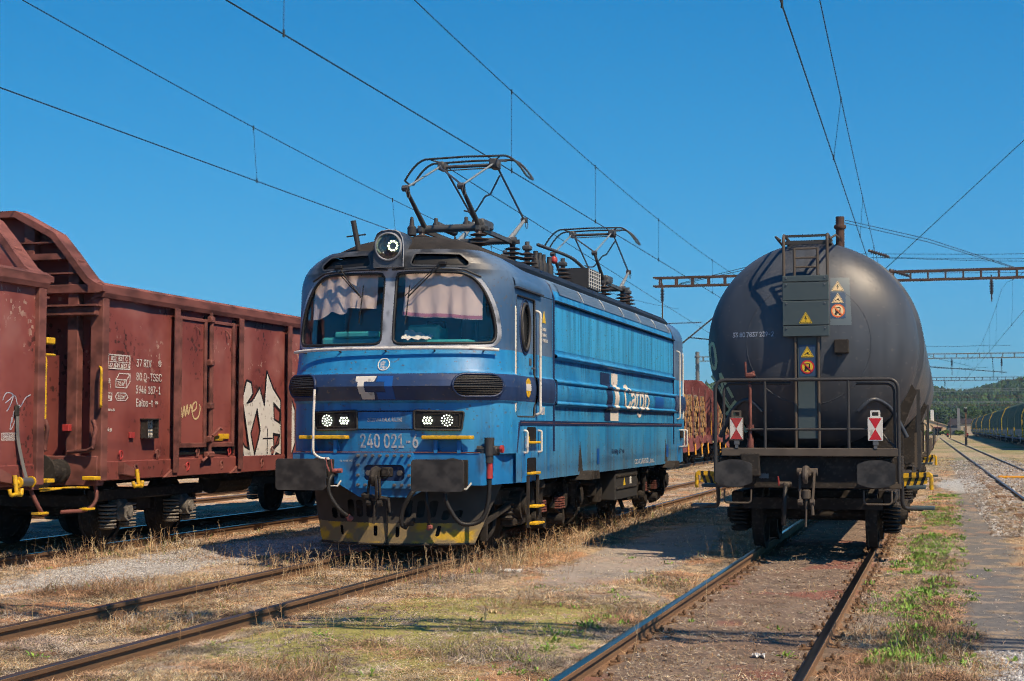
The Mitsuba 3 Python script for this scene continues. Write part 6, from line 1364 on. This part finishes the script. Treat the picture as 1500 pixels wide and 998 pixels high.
for y in SY:
    for s in (1, -1): part(tw, 'stanchion', MB(FO).box2((s * 1.37, y - .06, 1.1), (s * 1.46, y + .06, 3.28), .01).box((s * 1.42, y, 3.36), (.08, .05, .2), b=.02), 'm_redtrim')
    part(tw, 'yellow_lever', MB(FO).bar((1.47, y + .35, .98), (1.50, y + .30, .45), .06, .06), 'm_orange')
    part(tw, 'ratchet', MB(FO).lathe([(.06, 0), (.13, .02), (.13, .09), (.06, .11)], (1.44, y, 1.05), (1, 0, 0), 10), 'm_redtrim')
lad = MB(FO)
for y in (FL - .55, FL - .2): lad.box2((1.42, y, .9), (1.48, y + .06, 3.35))
for z in np.arange(1.1, 3.3, .3): lad.box2((1.43, FL - .5, z), (1.47, FL - .2, z + .04))
part(tw, 'ladder', lad, 'm_redtrim'); part(tw, 'yellow_rail', MB(FO).cyl((1.52, FL - .8, 1.3), (1.52, FL - .8, 2.4), .025, n=6), 'm_orange')
for yc in (2.4, FL - 2.4): y25_bogie(tw, FO, yc)
tw2 = copy_tree(tw, 'timber_wagon', 'second red timber wagon with logs, further back and half behind the tank wagon', shift(0, FL + 1.2, 0))
def log_mesh(r, seed):
    q = np.random.default_rng(seed); t = np.arange(9) * 2 * PI / 9; rr_ = r * (1 + q.normal(0, .05, 9)); m = MB(); L = 2.72
    ring = lambda x, k: np.stack([t * 0 + x, rr_ * k * np.cos(t), rr_ * k * np.sin(t)], 1)
    v = np.vstack([ring(-L / 2, 1), ring(L / 2, 1)]); i = np.arange(9); j = (i + 1) % 9
    bark = MB().add(v, np.vstack([np.stack([i, j, j + 9], 1), np.stack([i, j + 9, i + 9], 1)]))
    e = MB(); 
    for x, o in ((L / 2 + .001, 1), (-L / 2 - .001, -1)): e.add(np.vstack([ring(x, .96), [[x, 0, 0]]]), np.stack([i, j, i * 0 + 9], 1) if o > 0 else np.stack([j, i, i * 0 + 9], 1))
    return bark, e
LV = [(mikit.ply(a.tm(), 'm_bark', 40), mikit.ply(b.tm(), 'm_logend')) for a, b in (log_mesh(r, i) for i, r in enumerate((.125, .14, .155, .135)))]
cnt = 0
ORD = ['first', 'second', 'third', 'fourth', 'fifth', 'sixth', 'seventh', 'eighth', 'ninth', 'tenth', 'eleventh', 'twelfth']
for bay, y0 in enumerate([FO[1] + s for s in SY[-5:-1]] + [FO[1] + FL + 1.2 + s for s in SY[:2]]):
    z = 1.32; row = 0
    while z < 3.12 and cnt < 298:
        for i in range(6):
            if cnt >= 298: break
            k = thing('log', f'cut log, {ORD[bay]} bay from the left, {ORD[row]} row up, {ORD[i]} in its row', 'log', 'logs stacked on the timber wagons'); v = LV[int(rng.integers(4))]
            M = T().translate([GX + float(rng.normal(.05, .045)), float(y0 + .20 + i * .30 + (.14 if row % 2 else 0) + rng.normal(0, .02)), float(z + RT + rng.normal(0, .012))]).rotate([1, 0, 0], float(rng.uniform(0, 360)))
            scene[k + '__bark'] = {**v[0], 'to_world': M}; scene[k + '__cut_end'] = {**v[1], 'to_world': M}; cnt += 1
        z += .236; row += 1

# --- covered wagons on the far right
def c_tarp(p, n, uv): return mk.mix(C3(.030, .062, .045), C3(.085, .125, .095), mk.fbm(p.y * 1.6, p.z * .35, 0, 4))
mat('m_tarp', c_tarp, rough=.8, spec=.08)
mat('m_wagonblue', (.02, .045, .09), rough=.6)
WO = A(8.45, 130.0, RT); WL = 15.6
cw_ = thing('covered_wagon', 'nearest dark covered wagon with yellow end frames on the far right', 'covered wagon', 'covered wagons in the train on the right')
sec = [(-1.45, 1.55), (-1.45, 2.9), (-1.0, 4.0), (-.6, 4.25), (.6, 4.25), (1.0, 4.0), (1.45, 2.9), (1.45, 1.55)]
yy = np.linspace(.25, WL - .25, 30); P = np.stack([np.stack([np.array(sec)[:, 0] * (1 + .012 * math.sin(i * 2.2)), np.full(8, y), np.array(sec)[:, 1] + .02 * math.sin(i * 2.2)], 1) for i, y in enumerate(yy)])
part(cw_, 'tarpaulin', MB(WO).grid(P), 'm_tarp', smooth=25)
for y in (.2, WL - .2): part(cw_, 'end_panel', MB(WO).ext(sg.Polygon(sec), (0, y, 0), A(1, 0, 0), A(0, 0, 1), .06), 'm_tarp')
part(cw_, 'lower_side', MB(WO).box2((-1.46, .2, .95), (1.46, WL - .2, 1.60)), 'm_tankplate'); part(cw_, 'underframe', MB(WO).box2((-1.2, .3, .6), (1.2, WL - .3, .95)), 'm_wagonblue')
fr = sg.LineString(sec).buffer(.07, join_style=2).difference(sg.Polygon(sec).buffer(-.02))
part(cw_, 'yellow_frame', MB(WO).ext(fr, (0, .5, 0), A(1, 0, 0), A(0, 0, 1), .35), 'm_yellow')
part(cw_, 'yellow_foot', MB(WO).box2((-1.50, .1, .80), (1.50, .5, 1.75)), 'm_yellow')
for yc in (2.4, WL - 2.4):
    m = MB(WO)
    for dy in (-.9, .9):
        for s in (-1, 1): m.cyl((s * .70, yc + dy, .46), (s * .83, yc + dy, .46), .46, n=16); m.box((s * 1.0, yc + dy, .5), (.25, .4, .4))
    m.box2((-1.05, yc - 1.4, .55), (1.05, yc + 1.4, .72)); part(cw_, 'bogie', m, 'm_grime')
part(cw_, 'white_tag', MB(WO).box2((-1.50, 3.9, .35), (-1.47, 4.15, .95)), 'm_white')
nth = ['second', 'third', 'fourth', 'fifth', 'sixth', 'seventh', 'eighth', 'ninth', 'tenth', 'eleventh', 'twelfth', 'thirteenth', 'fourteenth', 'fifteenth', 'sixteenth']
for i in range(16): copy_tree(cw_, 'covered_wagon', f'{nth[i]} dark covered wagon with yellow frames, counted from the nearest' if i < 15 else 'last covered wagon at the far end of the train', shift(0, (i + 1) * (WL + 1.0), 0), () if i % 3 in (0,) else ('yellow_frame',))

# --- portal frames and masts of the overhead line
mat('m_gantry', lambda p, n, uv: mk.mix(C3(.10, .052, .036), C3(.055, .035, .03), mk.fbm(p.x * 2, p.y * 2, p.z * 2, 2)), rough=.8)
mat('m_wire', (.03, .034, .035), rough=.5, metal=.3)
mat('m_gantrygrey', (.16, .175, .18), rough=.7)
def gantry(y, x0, x1, z, h, label, mast=None, group='overhead line gantries', mt='m_gantry', post=.75):
    k = thing('line_gantry', label, 'gantry', group)
    for zz in (z, z - h):
        part(k, 'chord', MB().box2((x0, y - .28, zz - .035), (x1, y - .20, zz + .035)).box2((x0, y + .20, zz - .035), (x1, y + .28, zz + .035)), mt)
    m = MB()
    for x in np.arange(x0 + .3, x1, post):
        for yy in (y - .24, y + .24): m.box((x, yy, z - h / 2), (.07, .05, h))
        m.box((x, y, z), (.05, .45, .04))
    part(k, 'web_bar', m, mt, kind='stuff')
    if mast is not None:
        for xm, zt_ in mast: part(k, 'mast', MB().cyl((xm, y + .3, -.2), (xm, y + .3, zt_), .19, n=12).lathe([(.25, zt_ - .55), (.27, zt_ - .5), (.27, zt_ - .42), (.25, zt_ - .38)], (xm, y + .3, 0), (0, 0, 1), 12), mt, smooth=40)
    return k
def wire(pts, r, name, label, category='wire', n=4):
    return whole(name, MB().tube(pts, r, n, cap=False), 'm_wire', label, category)
g0 = gantry(70, -12.82, 14.0, 8.75, .39, 'rusty lattice gantry beam across the tracks just behind the tank wagon', [(-4.33, 11.35)])
gb_ = gantry(8.9, -14.0, 12.0, 8.7, .40, 'rusty gantry above the camera, seen only by its shadow on the ground', [(13.0, 10.5), (-15.0, 10.5)])
for i, (y, z) in enumerate(((144, 8.55), (217, 8.75), (290, 9.0), (352, 9.0), (410, 8.8), (450, 8.6))):
    gantry(y, -22, 24, z, .40, ('second', 'third', 'fourth', 'fifth', 'sixth', 'farthest')[i] + ' gantry beam from the front, crossing the sky or the wooded hills', [(-22.3, z + .5), (24.3, z + .5)], mt='m_gantry' if i % 2 else 'm_gantrygrey', post=1.0)
INS = [(.02, 0), (.06, .02), (.07, .06)] + sum([[(.05, .10 + i * .07), (.11, .12 + i * .07), (.05, .15 + i * .07)] for i in range(7)], []) + [(.06, .62), (.02, .66)]
def hanger(x, y, z0, z1, label):
    k = thing('insulator', label, 'insulator'); part(k, 'disc_string', MB().lathe(INS, (x, y, z0 - .75), (0, 0, 1), 10), 'm_insul', smooth=40); part(k, 'rod', MB().cyl((x, y, z0 - .1), (x, y, z0 + .1), .03, n=6).cyl((x, y, z1), (x, y, z0 - .7), .03, n=6), 'm_gantry'); return k
hanger(-12.36, 69.6, 8.36, 6.4, 'dark insulator hanging from the left end of the near gantry')
hanger(2.15, 69.6, 8.36, 7.3, 'slim insulator string hanging under the right part of the near gantry')
for i, x in enumerate((-4.0, .9, 5.2, 11.5)): hanger(x, 144, 8.15, 6.6, ('first', 'second', 'third', 'fourth')[i] + ' insulator from the left under the second gantry')
for i, x in enumerate((.4, 7.8)): hanger(x, 217, 8.35, 7.0, ('left', 'right')[i] + ' insulator hanging under the third gantry')
k = thing('registration_arm', 'slanting tube with insulator that steadies the wire left of the tank wagon', 'bracket arm')
part(k, 'tube', MB().tube([(-12.3, 69.6, 5.0), (-9.1, 69.6, 7.55)], .035, 7).tube([(-12.36, 69.6, 6.6), (-10.55, 69.6, 6.62)], .022, 6), 'm_gantry'); part(k, 'insulator', MB().lathe(INS, (-9.55, 69.6, 7.2), unit(A(3.2, 0, 2.55)), 10), 'm_insul', smooth=40)
k = thing('registration_arm', 'thin arm holding the contact wire low beside the locomotive roof end', 'bracket arm'); part(k, 'tube', MB().tube([(-11.2, 69.6, 5.95), (-9.5, 69.6, 5.75)], .03, 6), 'm_wire')
k = thing('registration_arm', 'long arm under the second gantry on the right side of the sky', 'bracket arm'); part(k, 'tube', MB().tube([(-1.2, 143.6, 7.4), (5.6, 143.6, 6.8)], .04, 6).tube([(4.4, 143.6, 8.2), (4.5, 143.6, 6.2)], .03, 6), 'm_wire')

def catenary(label, xc, zc, xm, zm, y0, y1, drops, r=.0085):
    k = thing('catenary', label, 'overhead line', 'overhead lines above the tracks'); ys = np.linspace(y0, y1, 60)
    part(k, 'contact_wire', MB().tube(np.stack([xc(ys), ys, zc(ys) + RT], 1), r, 5, cap=False), 'm_wire'); part(k, 'messenger_wire', MB().tube(np.stack([xm(ys), ys, zm(ys) + RT], 1), r * .85, 5, cap=False), 'm_wire')
    for y in drops:
        y = A(y); a, b = A(float(xc(y)[0]), float(y[0]), float(zc(y)[0]) + RT), A(float(xm(y)[0]), float(y[0]), float(zm(y)[0]) + RT)
        part(k, 'dropper', MB().cyl(a, b, .0042, n=4, cap=False).cyl(a - A(0, 0, .03), a + A(0, 0, .05), .013, n=5).cyl(b - A(0, 0, .05), b + A(0, 0, .03), .012, n=5), 'm_wire')
    return k
dip = lambda y, z, ym, k: z + k * (y - ym) ** 2
catenary('overhead line above the blue locomotive touching its front pantograph', lambda y: LX + 0 * y, lambda y: 5.77 - .0022 * (y - 21).clip(0), lambda y: LX + 0 * y, lambda y: np.minimum(dip(y, 6.70, 43, .00098), 7.9), 6, 68, (14.7, 23.6, 29.8, 36.9, 46, 56))
catenary('overhead line above the red wagons on the left', lambda y: -11.10 - .004 * (y - 16), lambda y: 5.80 + 0 * y, lambda y: -11.18 - .003 * (y - 16), lambda y: np.minimum(dip(y, 6.33, 43, .00105), 7.5), 6, 68, (8.5, 16, 23.6, 30.5, 38, 47, 57))
catenary('overhead line running towards the tank wagon', lambda y: -1.46 - .0107 * (y - 14.5), lambda y: 5.80 + 0 * y, lambda y: -1.35 - .016 * (y - 18.4), lambda y: np.minimum(dip(y, 6.62, 40, .0004), 7.6), 6, 68, (15.1, 24.0, 34, 43, 53))
catenary('overhead line above the empty right hand track', lambda y: 2.81 - .011 * (y - 56), lambda y: 5.75 + 0 * y, lambda y: 2.9 - .013 * (y - 56), lambda y: dip(np.where(y < 70, y, 70 + (y - 70) % 74), 6.7, 107, .00105) * (y > 70) + (y <= 70) * dip(y, 6.7, 36, .0011), 34, 288, (40, 48, 56, 64, 78, 86, 94, 104, 114, 124, 134))
catenary('faint overhead line above the covered wagons on the right', lambda y: 8.4 + 0 * y, lambda y: 5.75 + 0 * y, lambda y: 8.4 + 0 * y, lambda y: dip(70 + (y - 70) % 74, 6.7, 107, .00105), 100, 288, (110, 120, 130))
wire([(8.5, 60, 12.7 + .8), (3.64, 70, 15.0 - .6), (-2.38, 70, 8.87), (-5.0, 70.5, 6.6)][1:], .016, 'stay_wire', 'long wire slanting down from the upper right edge to the gantry')
for i, dz in enumerate((0, .13)):
    wire([(-4.1, 69.8, 11.13 - dz), (-.5, 69.8, 10.15 - dz), (3.1, 69.8, 8.80 - dz * .3)], .014, 'stay_wire', ('upper', 'lower')[i] + ' of the twin stays from the brown mast to the right gantry beam')
    wire([(-4.5, 69.8, 10.0 - dz), (-7.5, 69.8, 9.35 - dz), (-11.6, 69.8, 8.45 - dz * .3)], .014, 'stay_wire', ('upper', 'lower')[i] + ' of the twin stays from the mast down to the left gantry end')
for i, (z0, z1) in enumerate(((9.62, 9.30), (9.45, 9.05), (9.42, 8.90), (8.72, 8.55))): wire([(-3.4 + i * .4, 70.2, z0), (2, 70.2, (z0 + z1) / 2 - .02), (9, 70.2, z1)], .011, 'cross_wire', ('topmost', 'second', 'third', 'lowest')[i] + ' of the cross wires right of the brown mast')
for x, z, d in ((-3.1, 9.75, 1), (-2.2, 8.85, 1)):
    k = thing('insulator', 'insulator string tied into the cross wires beside the tank top' if z > 9 else 'lower small insulator in the cross wire beside the tank shoulder', 'insulator'); part(k, 'disc_string', MB().lathe([(a, b * 1.5) for a, b in INS], (x, 70.0, z), unit(A(1, 0, -.35)), 10), 'm_insul', smooth=40)
for i, (a, b) in enumerate((((-2, 144, 9.2), (6, 144, 9.25)), ((-2.5, 144, 7.4), (4, 144, 7.25)), ((-2.5, 144, 8.9), (2.5, 144, 7.4)), ((-2.5, 144, 6.0), (1.5, 144, 5.2)))): 
    a, b = A(*a), A(*b); wire([a, (a + b) / 2 - A(0, 0, .12 * (i > 0)), b], .016, 'cross_wire', ('flat upper', 'sagging', 'steep', 'low')[i] + ' cross wire near the second gantry right of the tank')
wire([(-7.2, 21.5, 5.6 + RT), (-9.6, 69, 5.75)], .008, 'cross_wire', 'low wire sloping behind the rear end of the locomotive')

# --- buildings, masts, signals
mat('m_plaster', (.55, .40, .24), rough=.9); mat('m_beige', (.45, .38, .29), rough=.9); mat('m_slate', (.06, .055, .065), rough=.8); mat('m_greywall', (.12, .13, .14), rough=.9)
k = thing('yard_building', 'low orange gabled building beside the far end of the track', 'building')
part(k, 'wall', MB().ext(sg.Polygon([(-14, 0), (1.0, 0), (1.0, 2.6), (-4.0, 4.2), (-14, 4.2)]), (0, 442, 0), A(1, 0, 0), A(0, 0, 1), 12.0), 'm_plaster')
rf = part(k, 'roof', MB().bar((1.35, 436, 2.62), (-4.0, 436, 4.35), 12.6, .15, (0, 0, 1)), 'm_plaster'); part(k, 'chimney', MB().box2((-3.1, 431, 3.9), (-2.2, 432, 6.9)), 'm_white')
part(k, 'doorway', MB().box2((-2.1, 429.9, 0), (-.4, 430.0, 1.9)), 'm_black'); part(k, 'awning', MB().box2((-2.3, 428.9, 1.95), (0, 429.99, 2.25)), 'm_redtrim'); part(k, 'window', MB().box2((-4.2, 429.9, .9), (-3.1, 430.0, 1.9)), 'm_white')
k = thing('yard_shed', 'dark roofed shed with grey wall between the orange building and the train', 'building')
part(k, 'wall', MB().box2((1.5, 470, 0), (6.6, 480, 2.9)), 'm_greywall'); part(k, 'roof', MB().ext(sg.Polygon([(1.2, 2.8), (7.0, 2.8), (6.0, 4.8), (2.4, 4.8)]), (0, 480, 0), A(1, 0, 0), A(0, 0, 1), 10.4), 'm_slate')
k = thing('yard_house', 'beige house wall right behind the rusty signal post', 'building'); part(k, 'wall', MB().box2((5.0, 460, 0), (8.6, 468, 3.2)), 'm_beige'); part(k, 'roof', MB().ext(sg.Polygon([(4.6, 3.15), (9.0, 3.15), (8.2, 4.7), (5.4, 4.7)]), (0, 468.3, 0), A(1, 0, 0), A(0, 0, 1), 8.6), 'm_slate'); part(k, 'door', MB().box2((5.9, 459.9, 0), (6.5, 460.0, 2.2)), 'm_greywall')
k = thing('signal_post', 'rusty lattice signal post with a black head in front of the train', 'signal'); part(k, 'post', MB().box2((2.30, 169.9, 0), (2.48, 170.1, 3.7), .02), 'm_rust'); part(k, 'head', MB().box2((2.23, 169.8, 3.55), (2.55, 170.2, 3.95), .04), 'm_black'); part(k, 'white_top', MB().box2((2.25, 169.9, 3.95), (2.53, 170.1, 4.02)), 'm_white'); part(k, 'base', MB().box2((2.27, 169.85, 0), (2.51, 170.15, .9), .02), 'm_black')
k = thing('concrete_mast', 'pale lattice mast rising beside the dark roofed shed', 'mast'); part(k, 'mast', MB().box2((3.9, 440, 0), (4.7, 440.6, 7.4)), 'm_gantrygrey')
k = thing('white_building', 'white building corner above the covered wagons at the right edge', 'building'); part(k, 'wall', MB().box2((22.3, 430, 0), (40, 440, 13.2)), 'm_white'); part(k, 'roof', MB().box2((22, 429.8, 13.2), (40.2, 440.2, 13.5)), 'm_slate')
for i, (x, y, zt_) in enumerate(((1.4, 300, 4.0), (-1.2, 380, 4.8))): k = thing('signal_post', ('thin red rusty mast before the dark shed', 'distant thin mast above the orange building')[i], 'mast'); part(k, 'post', MB().cyl((x, y, 0), (x, y, zt_), .09, n=6), 'm_gantry')
for i, x in enumerate((1.0, 4.9)): k = thing('dwarf_signal', ('left', 'right')[i] + ' low signal lamp glowing red at the end of the track', 'signal'); part(k, 'body', MB().box2((x - .22, 330, .05), (x + .22, 330.3, .9), .03), 'm_black'); part(k, 'red_lens', MB().cyl((x, 329.99, .6), (x, 329.95, .6), .16, n=10), 'm_signred')
# nearer trees in front of the hills
def leafy_tree(x, y, h, r, label, col, name='broadleaf_tree'):
    k = thing(name, label, 'tree', 'trees at the foot of the hills'); part(k, 'trunk', MB().tube([(x, y, -.2), (x + .1, y, h * .35), (x, y, h * .7)], A(.28, .2, .09), 7), 'm_bark')
    n = 900; d = rng.normal(0, 1, (n, 3)); d /= np.linalg.norm(d, axis=1, keepdims=True); q = d * (rng.random((n, 1)) ** .45) * A(r, r, h * .36) * (1 + .35 * np.sin(d[:, :1] * 5 + x)) + A(x, y, h * .62)
    nn = rng.normal(0, 1, (n, 3)); u = np.cross(nn, A(0, 0, 1)); u /= np.linalg.norm(u, axis=1, keepdims=True); w = np.cross(u, nn); w /= np.linalg.norm(w, axis=1, keepdims=True); s = rng.uniform(.25, .55, (n, 1))
    v = np.stack([q - u * s, q - w * s * .6, q + u * s, q + w * s * .6], 1).reshape(-1, 3); f = (np.array([[0, 1, 2], [0, 2, 3]])[None] + (np.arange(n) * 4)[:, None, None]).reshape(-1, 3)
    part(k, 'crown', trimesh.Trimesh(v, f, process=False), 'm_leaf', color=np.clip(np.repeat(np.array(col) * rng.uniform(.5, 1.5, (n, 1)), 4, 0), 0, 1))
G1, G2 = (.06, .11, .03), (.035, .07, .03)
for i, (x, y, h, r) in enumerate(((-9, 520, 13, 5), (-4.5, 540, 12, 4), (-1.0, 530, 9.5, 3.4), (2.5, 545, 8.5, 3), (6.5, 540, 9, 3.2), (10, 520, 10, 3.6), (14, 500, 9, 3.4), (-14, 530, 14, 5), (19, 520, 10, 4))):
    leafy_tree(x, y, h, r, ('round green tree directly behind the orange building', 'tall green tree left of the chimney', 'bright green tree right of the chimney', 'green tree behind the dark roofed shed', 'green tree left of the rusty signal post', 'green tree above the farthest covered wagon', 'green tree above the middle of the train', 'big green tree hidden mostly by the tank wagon', 'green tree near the white building corner')[i], G1 if i % 2 else G2)
for i, (x, y, h, r) in enumerate(((.8, 425, 1.3, 1.2), (-4.5, 424, 1.1, 1.6), (4.2, 424, 1.2, 1.0))):
    leafy_tree(x, y, h, r, ('low bush at the right corner of the orange building', 'low bush in front of the orange building', 'low bush before the beige house')[i], (.10, .16, .03), 'bush')

# --- thin summer haze
scene['air'] = {'type': 'homogeneous', 'albedo': {'type': 'rgb', 'value': [.93, .95, .97]}, 'sigma_t': {'type': 'rgb', 'value': [.00007, .0001, .00014]}}
HZ = ((-2500, -450, -3), (2500, 2500, 75))
scene['haze'] = {'type': 'cube', 'to_world': T().translate([(a + b) / 2 for a, b in zip(*HZ)]).scale([(b - a) / 2 for a, b in zip(*HZ)]), 'bsdf': {'type': 'null'}, 'interior': {'type': 'ref', 'id': 'air'}}
labels['haze'] = {'kind': 'stuff'}
scene['camera']['medium'] = {'type': 'ref', 'id': 'air'}
